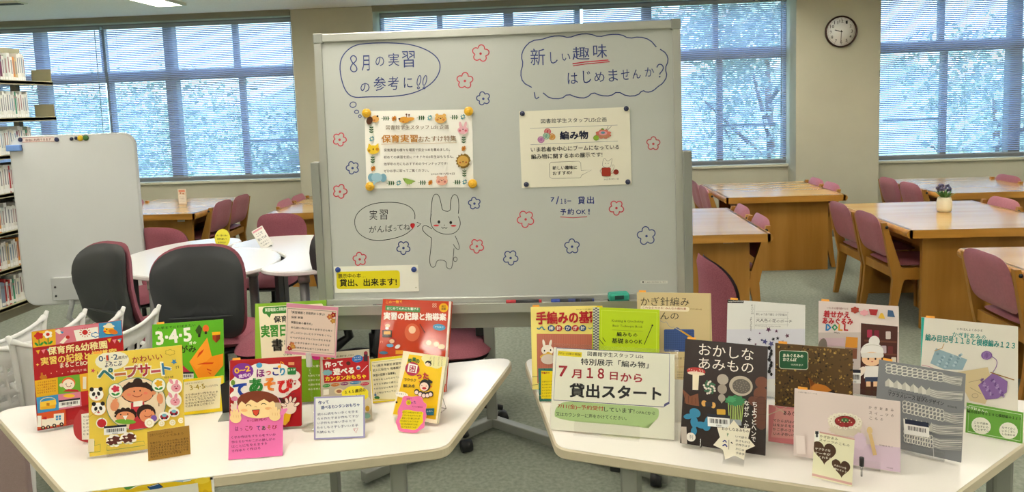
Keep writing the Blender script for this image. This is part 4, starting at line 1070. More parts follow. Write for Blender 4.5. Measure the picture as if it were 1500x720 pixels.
a.rrect(130, 532, 412, 610, 14, '#e2d62e', sl=-.02); a.text('展示中の本…', 138, 562, 262, 558, 20, '#2c2c20', .02); a.text('貸出、出来ます!', 146, 598, 398, 592, 32, '#26261c', .03)
a.oval(478, 600, 2, 2, '#8a8a60')
a.build('notice_print', INK, T)
def mag(px, py, r_, m, label, grp, base=None):
    u, v = board_uv(px, py); T = bpy.data.objects.new('magnet', None); COL.objects.link(T)
    T.matrix_world = WMB @ Matrix.Translation((u, v, .0032)); T.empty_display_size = .02; tag(T, label, 'magnet', grp)
    b = MB(); b.lathe([(r_, 0), (r_, r_ * .25), (r_ * .92, r_ * .42), (r_ * .6, r_ * .5)], n=18); b.build('magnet_cap', m, T)
    b = MB(); b.lathe([(r_ * .5, r_ * .48), (r_ * .46, r_ * .62), (r_ * .2, r_ * .68)], n=12); b.build('magnet_knob', m, T)
My = mat('yellow_magnet_plastic', '#e0ac24', .3, coat=.3); Mn = mat('navy_magnet_plastic', '#1c2244', .3, coat=.3); Mb_ = mat('blue_magnet_plastic', '#1f3c86', .3, coat=.3)
for px, py, t in ((537.5, 165.5, 'top left'), (686.8, 162.8, 'top right'), (542.5, 272.6, 'bottom left'), (692.5, 268.5, 'bottom right')): mag(px, py, .0155, My, 'yellow magnet on the %s corner of the animal bordered poster' % t, 'yellow magnets')
for px, py, t in ((765.2, 166.2, 'top left'), (917.2, 159, 'top right'), (771, 269.8, 'bottom left'), (919.5, 266, 'bottom right')): mag(px, py, .0085, Mn, 'navy magnet on the %s corner of the knitting poster' % t, 'navy magnets')
for px, py, t in ((495.5, 394.5, 'left'), (606.7, 394, 'right')): mag(px, py, .0095, Mb_, 'blue magnet at the %s end of the yellow notice strip' % t, 'blue magnets')
# markers and eraser on the tray
def marker(px0, px1, py, body, cap, label, r_=.0075):
    p0, p1 = ony(px0, py, 2.345), ony(px1, py, 2.345); L = (p1 - p0).length
    T = empty('marker_pen', (p0.x, 2.345, .9385), atan2(0, 1), label, 'marker', 'marker pens on the tray')
    b = MB(); b.tube([(L * .25, 0, 0), (L * .93, 0, 0), (L, 0, 0)], [r_, r_, r_ * .7], 10); b.build('barrel', body, T)
    b = MB(); b.tube([(0, 0, 0), (L * .01, 0, 0), (L * .28, 0, 0)], [r_ * .8, r_ * 1.08, r_ * 1.08], 10); b.build('cap', cap, T)
    b = MB(); b.tube([(L * .93, 0, 0), (L * 1.005, 0, 0)], [r_ * 1.03, r_ * .8], 10); b.build('end_plug', cap, T)
marker(741, 793, 433, M_dark, mat('marker_red', '#b02028', .4), 'black marker pen with red cap on the whiteboard tray')
marker(807, 853, 431.5, M_dark, mat('marker_blue', '#24429a', .4), 'marker pen with blue cap on the whiteboard tray')
mk = marker(832, 870, 433, M_dark, mat('marker_navy', '#1c2c66', .4), 'shorter dark marker pen with navy end beside the blue capped one')
p = ony(906, 430, 2.345)
E_ = empty('whiteboard_eraser', (p.x, 2.345, .931), radians(6), 'green whiteboard eraser on the tray', 'eraser')
box('eraser_body', (-.034, .034, -.02, .02, .008, .034), mat('green_eraser', '#2c9a84', .45), E_, bev=.007); box('felt', (-.033, .033, -.019, .019, 0, .009), mat('black_felt', '#1c1c20', .9), E_)
box('window_label', (-.016, .014, -.0207, -.0198, .015, .028), mat('eraser_label', '#1d3f3c', .5), E_)

# ================================================================== BOOKS, CARDS AND THEIR STANDS ON THE DISPLAY TABLES
TT = .70
def lean_matrix(x, y, z, ang, lean):
    a, l = radians(ang), radians(lean)
    u = Vector((cos(a), sin(a), 0)); b = Vector((-sin(a), cos(a), 0)); v = Vector((0, 0, cos(l))) + b * sin(l); n = u.cross(v)
    M = Matrix((u, v, n)).transposed().to_4x4(); M.translation = Vector((x, y, z)); return M
def root(name, M, label, cat, group=None):
    T = bpy.data.objects.new(name, None); COL.objects.link(T); T.matrix_world = M; T.empty_display_size = .03; return tag(T, label, cat, group)
M_pages = mat('book_pages', '#e9e3d2', .8)
BOOKG = 'books on display'
def book(pose, t, cover, label, quad, draw, org, sc, tab=None, stand='acrylic', ink=None, slabel=None, spine=None):
    x, y, ang, lean, w_, h_ = pose
    z = TT + .005 + t * sin(radians(lean)); M = lean_matrix(x, y, z, ang, lean)
    B = root('book', M, label, 'book', None)
    cm = mat('cover_' + cover, cover, .4)
    f = MB(); f.box(0, w_, 0, h_, -.0015, 0); f.box(0, w_, 0, h_, -t, -t + .0015); f.box(0, .0015, 0, h_, -t + .0015, -.0015); cv = f.build('cover', cm, B)
    f = MB(); f.box(.0016, w_ - .003, .002, h_ - .002, -t + .0016, -.0016); f.build('pages', M_pages, B)
    a = Art(w_, h_, quad, org, sc); draw(a); a.build('cover_print', ink or INKG, cv)
    if tab:
        f = MB(); f.box(tab, tab + .022, h_ - .004, h_ + .006, -t * .5 - .0003, -t * .5); f.build('page_tab', mat('orange_tab', '#f0a63c', .6), B)
    if stand == 'acrylic':
        S = root('book_stand', lean_matrix(x, y, TT, ang, 0), slabel, 'book stand', None)
        k0, k1 = w_ * .18, w_ * .82; sl = tan(radians(lean))
        R = Matrix.Rotation(-radians(lean), 4, 'X') ; R.translation = Vector((0, z - TT - .0, 0))
        f = MB(); f.box(k0, k1, -.004, h_ * .55, -t - .004, -t - .0012, M=R); f.build('back_plate', M_clear, S)
        f = MB(); f.box(k0, k1, -.004, -.001, -t - .004, .006, M=R); f.box(k0, k1, -.004, .016, .004, .006, M=R); f.build('front_lip', M_clear, S)
        zb = -(t + .004 + h_ * .52 * sin(radians(lean))) ; f = MB(); f.box(k0, k1, .0002, .0022, zb, .004 ); f.build('base_plate', M_clear, S)
    elif stand == 'wire':
        S = root('book_stand', lean_matrix(x, y, TT, ang, 0), slabel, 'book stand', None)
        R = Matrix.Rotation(-radians(lean), 4, 'X'); R.translation = Vector((0, z - TT, 0))
        f = MB()
        for k in (w_ * .25, w_ * .75):
            P = [R @ Vector((k, .018, .008)), R @ Vector((k, -.003, .008)), R @ Vector((k, -.003, -t - .003)), R @ Vector((k, h_ * .7, -t - .003)), Vector((k, .002, -t - h_ * .55)), Vector((k, .002, -t - .01))]
            f.tube(P, .0014, 6)
        f.build('wire_side', M_chrome, S)
        f = MB(); f.tube([R @ Vector((w_ * .25, h_ * .7, -t - .003)), R @ Vector((w_ * .75, h_ * .7, -t - .003))], .0014, 6); f.tube([Vector((w_ * .25, .002, -t - h_ * .55)), Vector((w_ * .75, .002, -t - h_ * .55))], .0014, 6); f.build('wire_bar', M_chrome, S)
    return B
def card(name, pose, label, quad, draw, org, sc, m=None, th=.0008, outline=None, prop=True, cat='card', z=None, clip=True):
    x, y, ang, lean, w_, h_ = pose; M = lean_matrix(x, y, (TT + .0025) if z is None else z, ang, lean)
    B = root(name, M, label, cat)
    if outline is None:
        f = MB(); f.box(0, w_, 0, h_, -th, 0); sh = f.build('sheet', m or M_paper, B)
    else:
        a0 = Art(w_, h_, quad, org, sc); P = [a0.H(*p) for p in outline]
        ar = sum(P[i - 1][0] * P[i][1] - P[i][0] * P[i - 1][1] for i in range(len(P)))
        if ar < 0: P = P[::-1]
        f = MB(); f.prism(P, -th, 0); sh = f.build('sheet', m or M_paper, B)
    if draw:
        a = Art(w_, h_, quad, org, sc, clip=clip); draw(a); a.build('card_print', INK, sh)
    if prop:
        l = radians(lean); f = MB(); R = Matrix.Rotation(radians(lean), 4, 'X')
        f.box(w_ * .25, w_ * .75, 0, .0018, -.045, .004, M=R @ Matrix.Translation((0, -.0022, 0))); f.box(w_ * .25, w_ * .75, 0, min(.05, h_ * .5), -th - .0022, -th - .0008); f.build('clear_foot', M_clear, B)
    return B
def barcode(a, x, y, w_, h_, sl=0.0, dark='#262a3c'):
    a.rect(x, y, x + w_, y + h_, '#efefec', sl); a.rect(x, y, x + w_, y + h_ * .24, dark, sl)
    for k in range(14): a.rect(x + w_ * (.1 + k * .058), y + h_ * .36 + sl * w_ * (.1 + k * .058), x + w_ * (.1 + k * .058) + w_ * (.022 + .012 * (k % 3)), y + h_ * .72 + sl * w_ * (.1 + k * .058), '#3a3a40')
    a.text('図書館', x + w_ * .38, y + h_ * .95 + sl * w_ * .4, x + w_ * .62, y + h_ * .95 + sl * w_ * .6, h_ * .14, '#555555')
def face(a, x, y, r_, skin='#f0c09a', hair='#3a2018', smile=True, mouth='#c8503c'):
    a.oval(x, y - r_ * .25, r_ * 1.08, r_, hair); a.oval(x, y + r_ * .1, r_, r_ * .85, skin)
    a.oval(x - r_ * .6, y + r_ * .3, r_ * .2, r_ * .14, '#e89080'); a.oval(x + r_ * .6, y + r_ * .3, r_ * .2, r_ * .14, '#e89080')
    a.oval(x - r_ * .32, y + r_ * .08, r_ * .07, r_ * .09, '#2a1a14'); a.oval(x + r_ * .32, y + r_ * .08, r_ * .07, r_ * .09, '#2a1a14')
    a.ring(x, y + r_ * .3, r_ * .3, r_ * .22, r_ * .07, mouth, 0, 20, 160, 8)

# ---------- left table
# 1 red childcare practice book (zoom origin (40, 465), scale 4)
def d_red(a):
    a.full('#b8202c'); s = -.112
    a.poly([(22, 95), (165, 78), (168, 172), (34, 188)], '#e6b82e'); a.poly([(165, 78), (420, 48), (424, 136), (168, 172)], '#d88a98'); a.poly([(420, 48), (553, 32), (560, 118), (424, 136)], '#4a9ac8')
    for x, y, c in ((66, 118, '#c8302c'), (120, 110, '#f4f0e6')):
        a.poly([(x - 2, y + 20), (x + 4, y + 20), (x + 6, y + 58), (x, y + 60)], '#3a8a3c'); a.oval(x - 13, y + 50, 14, 7, '#3a9a40', 40); a.oval(x + 18, y + 48, 14, 7, '#3a9a40', -40); a.blob(x, y, 25, 20, c, 5, .15)
    a.oval(120, 110, 11, 10, '#c8302c')
    a.poly([(160, 90), (185, 78), (212, 104), (188, 110)], '#f0e6d8'); a.poly([(192, 92), (215, 96), (205, 108)], '#4a9ac8'); a.poly([(190, 160), (228, 120), (246, 130), (212, 166)], '#f0e6d8'); a.oval(238, 128, 12, 10, '#c8302c')
    a.poly([(273, 88), (416, 68), (420, 136), (290, 152)], '#f2efe6'); a.oval(340, 100, 17, 15, '#c8302c')
    for k in range(12):
        t = k * pi / 6; a.line([(340 + 22 * cos(t), 100 + 20 * sin(t)), (340 + 33 * cos(t), 100 + 29 * sin(t))], 4, '#c8302c')
    a.blob(402, 115, 24, 15, '#3a8ac0', 6, .15); a.blob(402, 115, 19, 10, '#f2efe6', 6, .15)
    a.oval(480, 88, 32, 24, '#f0c028'); a.oval(505, 98, 28, 14, '#e0862a', 15); a.oval(480, 66, 34, 10, '#e8e0c8'); a.oval(482, 56, 18, 10, '#e8e0c8'); a.oval(468, 84, 4, 4, '#222222'); a.oval(457, 95, 9, 5, '#d8502c')
    for i, (x, y) in enumerate([(50, 205), (82, 202), (114, 196), (146, 186), (470, 140), (500, 146), (530, 142)]):
        a.poly([(x, y), (x + 26, y - 5), (x + 15, y + 22)], ('#e8b83a', '#e890a0', '#5aa8d0', '#f0e8d8')[i % 4])
    a.text('保育所&幼稚園', 124, 232, 472, 194, 46, '#f4e6b0', .03); a.text('実習の記録と指導案', 84, 293, 530, 240, 46, '#f4d878', .03); a.text('まるごとBOOK', 196, 308, 400, 287, 30, '#f4ecd8', .02)
    a.text('横山洋子 編', 258, 336, 350, 326, 14, '#f0d0c8'); a.star(62, 288, 10, 4, 4, '#f4d878'); a.star(540, 150, 9, 4, 4, '#f4d878')
    for k in range(14): a.oval(110 + k * 33, 350 - k * 3 - (k % 3) * 8, 3, 3, '#f0c8b0', n=6)
    a.oval(98, 362, 22, 13, '#c8802c'); a.rect(82, 335, 94, 360, '#c8802c')
    a.poly([(46, 382), (182, 362), (186, 462), (58, 480)], '#e6b82e')
    for k in range(5): a.scribble(64, 400 + k * 15, 172, 386 + k * 15, 10, '#a02820')
    a.poly([(182, 362), (310, 345), (318, 448), (188, 462)], '#7ab03c'); a.poly([(310, 345), (420, 330), (424, 430), (318, 446)], '#e8b838'); a.oval(246, 396, 40, 34, '#e8763c'); a.oval(246, 404, 35, 30, '#f6e8d8'); a.oval(232, 402, 3, 4, '#2a1a14'); a.oval(262, 398, 3, 4, '#2a1a14'); a.ring(247, 408, 14, 10, 3, '#a03020', 0, 10, 170, 8); a.oval(205, 408, 13, 11, '#f0dcc8'); a.poly([(212, 445), (246, 430), (300, 436), (312, 448)], '#c02a30')
    a.rect(330, 360, 350, 430, '#f0ead8')
    a.poly([(58, 480), (186, 462), (192, 552), (66, 572)], '#4a9ac8'); a.rrect(80, 505, 172, 552, 6, '#eab52c', s); a.poly([(78, 508), (172, 490), (176, 520), (84, 536)], '#f2cc4c'); a.rect(118, 512, 136, 528, '#c88a1c'); a.ring(126, 500, 44, 20, 4, '#e8dcb0', -6, 180, 340)
    a.poly([(186, 462), (318, 446), (324, 530), (192, 552)], '#d88aa0'); a.oval(250, 470, 34, 10, '#f0c43c'); barcode(a, 190, 497, 124, 44, -.13)
    a.poly([(318, 446), (430, 432), (434, 512), (324, 530)], '#c02a30')
    a.poly([(66, 572), (230, 548), (236, 640), (66, 665)], '#d8622c'); a.rect(92, 606, 178, 652, '#f0e8d8', s); a.rect(100, 590, 120, 606, '#c02a30'); a.rect(162, 575, 222, 640, '#f0e8d8', s); a.rect(174, 585, 204, 612, '#4a9ac8', s); a.line([(189, 584), (189, 610)], 3, '#f0e8d8'); a.line([(174, 600), (204, 596)], 3, '#f0e8d8')
    for x, y in ((100, 654), (130, 650), (166, 642), (208, 634)): a.oval(x, y, 12, 11, '#3a2420'); a.oval(x, y, 5, 5, '#e0c8a0')
    a.rect(66, 585, 90, 650, '#f0ede4')
Qr = [(45.5, 488.8), (178, 473), (187, 611), (56, 633.8)]
book((-1.5067, 1.9131, 25.61, 9.3, .2313, .2835), .014, '#b8202c', 'red childcare practice book with sun, chick and flower squares, farthest left', Qr, d_red, (40, 465), 4.0, None, slabel='clear stand under the red book with the sun and chick')
# 2 yellow paper-puppet book (125, 500) 3.89
def d_yel(a):
    a.full('#ecd25c'); s = -.11
    a.oval(153, 122, 96, 52, '#f4efdc', -6); a.text('0·1·2', 80, 128, 186, 115, 30, '#4a6a8a', .03); a.text('1', 122, 122, 132, 121, 28, '#d0502c', .03); a.text('歳児が', 188, 114, 244, 108, 17, '#5a4a3a', .02); a.text('よろこぶ', 114, 160, 210, 148, 26, '#4a4a6a', .03)
    a.ring(130, 122, 14, 8, 3, '#333333', 0, 20, 160, 8)
    a.text('かわいい', 268, 135, 438, 112, 34, '#a8303c', .02)
    for t, x0, x1, y, c in (('ペ', 78, 164, 232, '#3e8080'), ('ー', 168, 232, 208, '#c87a4a'), ('プ', 234, 302, 216, '#b05a5a'), ('サ', 304, 372, 210, '#b83a4a'), ('ー', 376, 430, 190, '#c8606a'), ('ト', 444, 488, 198, '#4a8ab0')):
        h = 14 if t == 'ー' else 62
        a.text(t, x0 - 4, y + 5, x1 + 5, y - 3, h + 10, '#f6f2e0', .09); a.text(t, x0, y, x1, y - 6, h, c, .05)
    a.blob(483, 73, 27, 16, '#c8b048', 6, .15); a.blob(483, 73, 23, 12, '#ecd25c', 6, .15); a.star(48, 178, 14, 6, 5, '#d0506a'); a.star(506, 126, 18, 8, 5, '#4a90c0', 20); a.line([(520, 165), (518, 152), (532, 150), (532, 162)], 3, '#5a4a3a'); a.line([(72, 195), (74, 182)], 3, '#5a4a3a')
    a.text('阿部恵 編著', 452, 222, 504, 216, 12, '#5a4a30')
    a.oval(292, 365, 172, 150, '#6a9a8a', -6, n=40); a.oval(292, 365, 168, 146, '#f0dcc0', -6, n=40)
    a.oval(300, 240, 27, 22, '#3a1c14'); a.oval(298, 300, 96, 62, '#3a1c14'); a.oval(300, 312, 86, 44, '#e39c74'); a.oval(206, 310, 12, 14, '#e39c74'); a.oval(392, 300, 12, 14, '#e39c74')
    a.poly([(204, 280), (250, 240), (300, 256), (350, 240), (392, 272), (390, 292), (340, 272), (300, 266), (250, 276), (206, 302)], '#3a1c14')
    a.oval(280, 294, 4, 5, '#3a1c14'); a.oval(314, 290, 4, 5, '#3a1c14'); a.ring(298, 305, 28, 20, 4, '#a04030', -4, 20, 160); a.oval(250, 312, 12, 8, '#e88a70'); a.oval(346, 304, 12, 8, '#e88a70')
    a.poly([(262, 360), (336, 352), (350, 420), (330, 500), (250, 510), (262, 430)], '#c83a4a'); a.rect(276, 352, 328, 382, '#f4efe4', s); a.poly([(280, 458), (380, 450), (385, 498), (262, 512), (250, 505)], '#c83a4a')
    for cx, cy, r_, c, pet in ((175, 290, 41, '#f6f2e6', '#d0405a'), (420, 258, 41, '#f6f2e6', '#e8b828')):
        a.line([(cx, cy + 30), (cx + 2, cy + 120)], 6, '#a88060'); a.oval(cx, cy, r_, r_, '#7ab08a'); a.oval(cx, cy, r_ - 3, r_ - 3, c); a.blob(cx, cy - 10, 20, 17, pet, 5, .2); a.oval(cx - 11, cy + 20, 14, 6, '#3e9a50', 30); a.oval(cx + 12, cy + 19, 14, 6, '#3e9a50', -30)
    a.oval(170, 375, 24, 30, '#e39c74', 15); a.oval(172, 345, 16, 8, '#e39c74', -20); a.oval(428, 335, 18, 30, '#e39c74', -10)
    a.blob(232, 425, 60, 38, '#3a1c14', 12, .1); a.oval(232, 440, 54, 33, '#e39c74'); a.oval(232, 465, 60, 14, '#7ab03c', 3); a.oval(205, 425, 4, 4, '#3a1c14'); a.oval(245, 422, 4, 4, '#3a1c14'); a.poly([(216, 432), (244, 430), (232, 458)], '#f6f0ea')
    a.oval(350, 415, 54, 48, '#3a1c14'); a.oval(356, 432, 44, 38, '#e39c74', -6); a.oval(345, 405, 3, 5, '#3a1c14'); a.oval(380, 400, 3, 5, '#3a1c14'); a.ring(360, 424, 22, 14, 3.5, '#a04030', -8, 15, 165); a.oval(394, 446, 18, 18, '#8a6ab8')
    for cx, cy in ((68, 310), (80, 392)):
        a.oval(cx, cy, 46, 42, '#e8b44c' if cy > 350 else '#e8c060'); a.oval(cx, cy, 40, 36, '#f8f4ec'); a.oval(cx - 26, cy - 28, 12, 12, '#2c2424'); a.oval(cx + 24, cy - 30, 12, 12, '#2c2424'); a.oval(cx - 15, cy - 1, 9, 12, '#2c2424', 20); a.oval(cx + 13, cy - 4, 9, 12, '#2c2424', -20); a.oval(cx, cy + 12, 5, 4, '#2c2424'); a.oval(cx, cy + 20, 8, 4, '#d0606a')
    a.oval(98, 472, 32, 30, '#f6f2e6'); a.oval(98, 473, 26, 24, '#c02a34'); a.line([(98, 452), (102, 444)], 4, '#5a3a20'); a.line([(25, 440), (75, 402)], 2.5, '#c8a040')
    for cx, cy in ((512, 266), (508, 344)):
        a.oval(cx, cy, 46, 44, '#f8f4ea'); a.oval(cx - 20, cy - 30, 9, 18, '#e8a0b0', -35); a.oval(cx + 12, cy - 24, 9, 16, '#e8a0b0', 10); a.oval(cx + 8, cy + 6, 28, 24, '#e8a8b4'); a.oval(cx + 2, cy, 3, 3, '#4a2a30'); a.oval(cx + 18, cy - 3, 3, 3, '#4a2a30'); a.oval(cx + 10, cy + 10, 7, 4, '#c03a5a')
    for cx, cy in ((455, 435), (510, 412)): a.oval(cx, cy, 32, 26, '#f8f4ea'); a.oval(cx, cy + 2, 24, 14, '#b82a44'); a.oval(cx, cy - 6, 14, 9, '#8ac0d0'); a.oval(cx - 12, cy + 12, 6, 6, '#3a2a30'); a.oval(cx + 12, cy + 10, 6, 6, '#3a2a30')
    for cx, cy, r_ in ((370, 472, 28), (440, 475, 18), (503, 470, 18), (552, 458, 17)): a.oval(cx, cy, r_, r_ * .95, '#f6f2e2'); a.ring(cx, cy, r_ * .5, r_ * .45, 2, '#d8c060')
    barcode(a, 112, 490, 128, 50, -.08)
    a.blob(170, 572, 44, 34, '#f6f2e6', 8, .08); a.blob(252, 558, 44, 34, '#f6f2e6', 8, .08)
    for cx, cy in ((168, 572), (252, 558)): a.blob(cx, cy, 34, 20, '#6a3026', 7, .35, -15); a.oval(cx - 12, cy - 4, 8, 5, '#f2e6d8')
    a.line([(25, 640), (92, 632), (92, 590), (60, 600), (60, 570)], 3, '#8aa060'); a.line([(130, 628), (130, 600), (300, 580), (340, 575), (345, 600), (130, 628)], 3, '#8aa060'); a.rect(24, 560, 58, 634, '#e8dcc0')
Qy = [(129, 523.6), (265, 508.5), (271.5, 654), (131.4, 671.7)]
book((-1.2467, 1.7565, 16.83, 12.06, .2337, .2652), .010, '#ecd25c', 'yellow paper puppet book with a smiling woman, pandas and rabbits', Qy, d_yel, (125, 500), 3.89, .012, slabel='clear stand under the yellow paper puppet book')
# 3 green origami book (220, 465) 4.8
def d_grn(a):
    a.full('#6ab82c')
    a.text('入学までにおぼえたい', 50, 98, 320, 76, 19, '#24401c', .02); a.text('3·4·5', 50, 205, 292, 176, 92, '#f4f4ec', .05, res=2); a.text('才の', 276, 205, 326, 200, 22, '#f4f4ec', .04); a.text('おりがみ', 100, 272, 325, 255, 50, '#24401c', .03)
    a.poly([(345, 62), (366, 92), (356, 128), (330, 128), (318, 104)], '#3f5a28'); a.rect(338, 128, 354, 152, '#26241c'); a.oval(392, 92, 22, 26, '#e87a34'); a.rect(384, 112, 400, 132, '#3a2a1c')
    a.poly([(438, 138), (492, 135), (492, 165), (465, 194), (440, 168)], '#b04a24'); a.poly([(435, 118), (494, 115), (493, 136), (438, 139)], '#f0b828'); a.poly([(465, 138), (492, 135), (492, 165), (465, 194)], '#8a3a1c')
    a.poly([(402, 155), (435, 288), (520, 268), (515, 350), (440, 440), (340, 440), (278, 325)], '#f09a2c'); a.poly([(402, 155), (435, 288), (330, 380), (278, 325)], '#f4a83c')
    for P in ([(380, 235), (368, 262), (330, 300), (345, 262)], [(448, 330), (440, 342), (332, 345), (380, 330)], [(400, 372), (435, 386), (430, 392), (402, 382)], [(404, 392), (432, 410), (424, 414)]): a.poly(P, '#d8501c')
    a.poly([(228, 345), (285, 395), (230, 400)], '#c0305a'); barcode(a, 226, 396, 82, 54, -.02)
Qg = [(223, 478), (326, 471), (329, 591), (225, 600)]
book((-1.2464, 2.0617, 11.98, 11.9, .2095, .2524), .010, '#6ab82c', 'green origami book with an orange folded fox and large 3 4 5', Qg, d_grn, (220, 465), 4.8, .012, slabel='clear stand under the green origami book')
# 4 green and cream record-writing book (365, 440) 4.593
def d_bei(a):
    a.full('#86b02c'); a.rrect(55, 58, 500, 425, 14, '#efe6cc', -.05); a.poly([(40, 38), (62, 36), (90, 500), (60, 690), (40, 690)], '#96bc44')
    a.rrect(90, 60, 330, 108, 20, '#3f8a38', -.05); a.poly([(115, 105), (150, 103), (138, 132)], '#3f8a38'); a.text('実習場面と添削例から学ぶ!', 108, 92, 330, 78, 24, '#f0f4e0', .02)
    a.text('保育', 168, 166, 262, 160, 44, '#2c2c28', .03); a.text('実習日誌の', 84, 264, 380, 248, 80, '#4a9a3c', .04, res=2); a.text('書き方', 158, 356, 380, 344, 78, '#2c2c28', .05, res=2); a.text('小泉裕子 編', 232, 390, 340, 380, 17, '#4a4a40', .01)
    for x in (96, 162, 244): a.oval(x, 442, 27, 26, '#4a2c1c'); a.oval(x, 452, 20, 18, '#f0c8a0'); a.oval(x - 7, 452, 2.5, 3, '#222222'); a.oval(x + 7, 452, 2.5, 3, '#222222')
    a.oval(452, 395, 30, 22, '#c83a8a'); a.text('すぐに書ける', 400, 468, 500, 462, 16, '#f0f0d8', .02); 
    for k in range(4): a.text(('指導案', '書き方', 'のコツが', 'わかる'), 400, 0, 0, 0, 1, '#000000') if False else a.scribble(398, 530 + k * 30, 480, 526 + k * 30, 14, '#f4f4e0')
Qb = [(373.7, 448.3), (478, 442.6), (479.4, 590), (374, 597)]
book((-.9291, 2.0713, 7.68, 14.05, .2179, .3061), .012, '#86b02c', 'tall green and cream book partly behind the pink bordered card', Qb, d_bei, (365, 440), 4.593, slabel='clear stand under the tall green and cream book')
# 5 red hand-play book (325, 520) 4.5
def d_aso(a):
    a.full('#b42024'); a.poly([(45, 55), (56, 54), (48, 520), (36, 520)], '#f0e8e0')
    a.blob(290, 190, 226, 118, '#f2efe4', 9, .06, -3); a.blob(170, 280, 106, 70, '#f2efe4', 7, .08)
    a.oval(142, 120, 70, 54, '#8a3aa0'); a.text('0~2', 90, 136, 192, 118, 34, '#f4c83c', .05); a.text('歳児の', 116, 166, 196, 154, 24, '#f4e0f0', .03)
    a.oval(250, 82, 20, 17, '#5aa8d0'); a.line([(386, 90), (392, 58), (412, 74)], 6, '#f0a828'); a.oval(382, 92, 11, 9, '#f0a828')
    for t, x0, x1, y, c in (('ほ', 234, 284, 158, '#8a2a80'), ('っ', 296, 326, 146, '#c8304a'), ('こ', 340, 376, 148, '#303a90'), ('り', 388, 418, 148, '#3a9ac0')): a.text(t, x0, y, x1, y, 48 if t != 'っ' else 26, c, .05)
    for t, x0, x1, y, h, c in (('て', 82, 168, 284, 78, '#2450a8'), ('あ', 190, 272, 256, 84, '#2e8a3c'), ('そ', 288, 356, 248, 78, '#e08a24'), ('び', 378, 470, 262, 84, '#c83028')): a.text(t, x0, y, x1, y - 4, h, c, .07, res=2)
    a.line([(462, 206), (470, 186), (492, 182), (488, 202)], 5, '#b42024'); a.oval(460, 207, 7, 6, '#b42024'); a.oval(484, 204, 7, 6, '#b42024'); a.rrect(436, 98, 492, 144, 8, '#2e8a4c'); a.text('あそび', 440, 124, 488, 120, 16, '#f0f4e0', .02); a.rect(442, 64, 480, 82, '#e0a070'); a.text('木村研 著', 428, 278, 484, 272, 10, '#444444')
    a.oval(78, 194, 14, 18, '#7a9a3c'); a.oval(88, 300, 24, 16, '#d88aa8')
    a.oval(390, 320, 40, 26, '#4a2414', 15); a.poly([(415, 392), (462, 398), (450, 445), (425, 475), (400, 470)], '#e8c024')
    for P in ([(408, 345), (430, 330)],): pass
    a.oval(450, 360, 46, 42, '#f0e0cc', 15)
    for dx, dy, an in ((-38, -18, 200), (-18, -46, 250), (6, -56, 275), (32, -50, 300), (48, -22, 330)):
        a.oval(450 + dx, 360 + dy, 12, 22, '#2a1a14', an + 90); a.oval(450 + dx, 360 + dy, 9, 19, '#f0e0cc', an + 90)
    a.oval(92, 360, 30, 26, '#f0e0cc'); a.oval(76, 345, 9, 18, '#f0e0cc', -40); a.oval(92, 338, 9, 18, '#f0e0cc', -10)
Qa = [(337, 531), (440.5, 526), (441.7, 626.7), (336, 634)]
book((-.9332, 1.9009, 7.42, 14.44, .2002, .1929), .012, '#b42024', 'square red hand play book with rainbow lettering behind the pink card', Qa, d_aso, (325, 520), 4.5, .006, slabel='clear stand under the square red hand play book')
# 6 homemade toys book (450, 510) 4.965
def d_tsu(a):
    a.full('#c6beaa'); a.poly([(90, 60), (96, 60), (100, 545), (92, 545)], '#c04040')
    for x, c in ((132, '#d04038'), (158, '#e0b030'), (186, '#3a9a50')): a.oval(x, 82, 13, 12, c)
    a.text('身近な素材で楽しく手作り', 205, 84, 340, 72, 14, '#5a4a3a', .02); a.poly([(112, 98), (448, 72), (452, 245), (124, 264)], '#c02430')
    a.text('作って', 132, 154, 260, 142, 40, '#f6f4ee', .06); a.text('遊べる', 192, 208, 342, 196, 46, '#f6f4ee', .06); a.text('カンタンおもちゃ', 134, 252, 428, 232, 32, '#f4dc3c', .05)
    a.oval(366, 92, 40, 26, '#3a78b8', -8); a.scribble(338, 90, 394, 84, 10, '#e0e8f0'); a.scribble(344, 106, 390, 100, 10, '#e0e8f0'); a.oval(300, 124, 16, 14, '#5a2a20'); a.blob(148, 190, 32, 20, '#8ab8c0', 7, .15); a.oval(372, 156, 15, 15, '#d8e0ec'); a.oval(372, 160, 12, 8, '#4a7ab0'); a.line([(392, 186), (440, 138)], 4, '#e8e0f0'); a.rect(412, 50, 440, 110, '#4a3040'); a.oval(426, 50, 14, 12, '#a03a4a')
    for x, y, rx, c in ((140, 284, 28, '#3a9a4c'), (205, 278, 32, '#c87a2c'), (272, 270, 30, '#8a3a78'), (350, 262, 42, '#3a8ab8'), (420, 272, 32, '#c02a5a')): a.oval(x, y, rx, 12, c, -6); a.scribble(x - rx + 8, y + 5, x + rx - 8, y + 1, 8, '#f0e8dc')
    a.rect(118, 312, 158, 352, '#f0ece0', -.1); a.oval(232, 325, 34, 22, '#e8d8b0'); a.oval(232, 325, 20, 12, '#b07a5a'); a.oval(430, 420, 40, 60, '#e6dcc4'); a.oval(440, 452, 16, 22, '#c8a030'); a.oval(436, 505, 26, 20, '#8ab0a0')
Qt = [(468, 521), (540.6, 515), (545.7, 617.8), (471, 625)]
book((-.6767, 1.9321, 12.7, 13.84, .1415, .1988), .010, '#c6beaa', 'small grey book with a red title block about handmade toys', Qt, d_tsu, (450, 510), 4.965, slabel='clear stand under the handmade toys book')
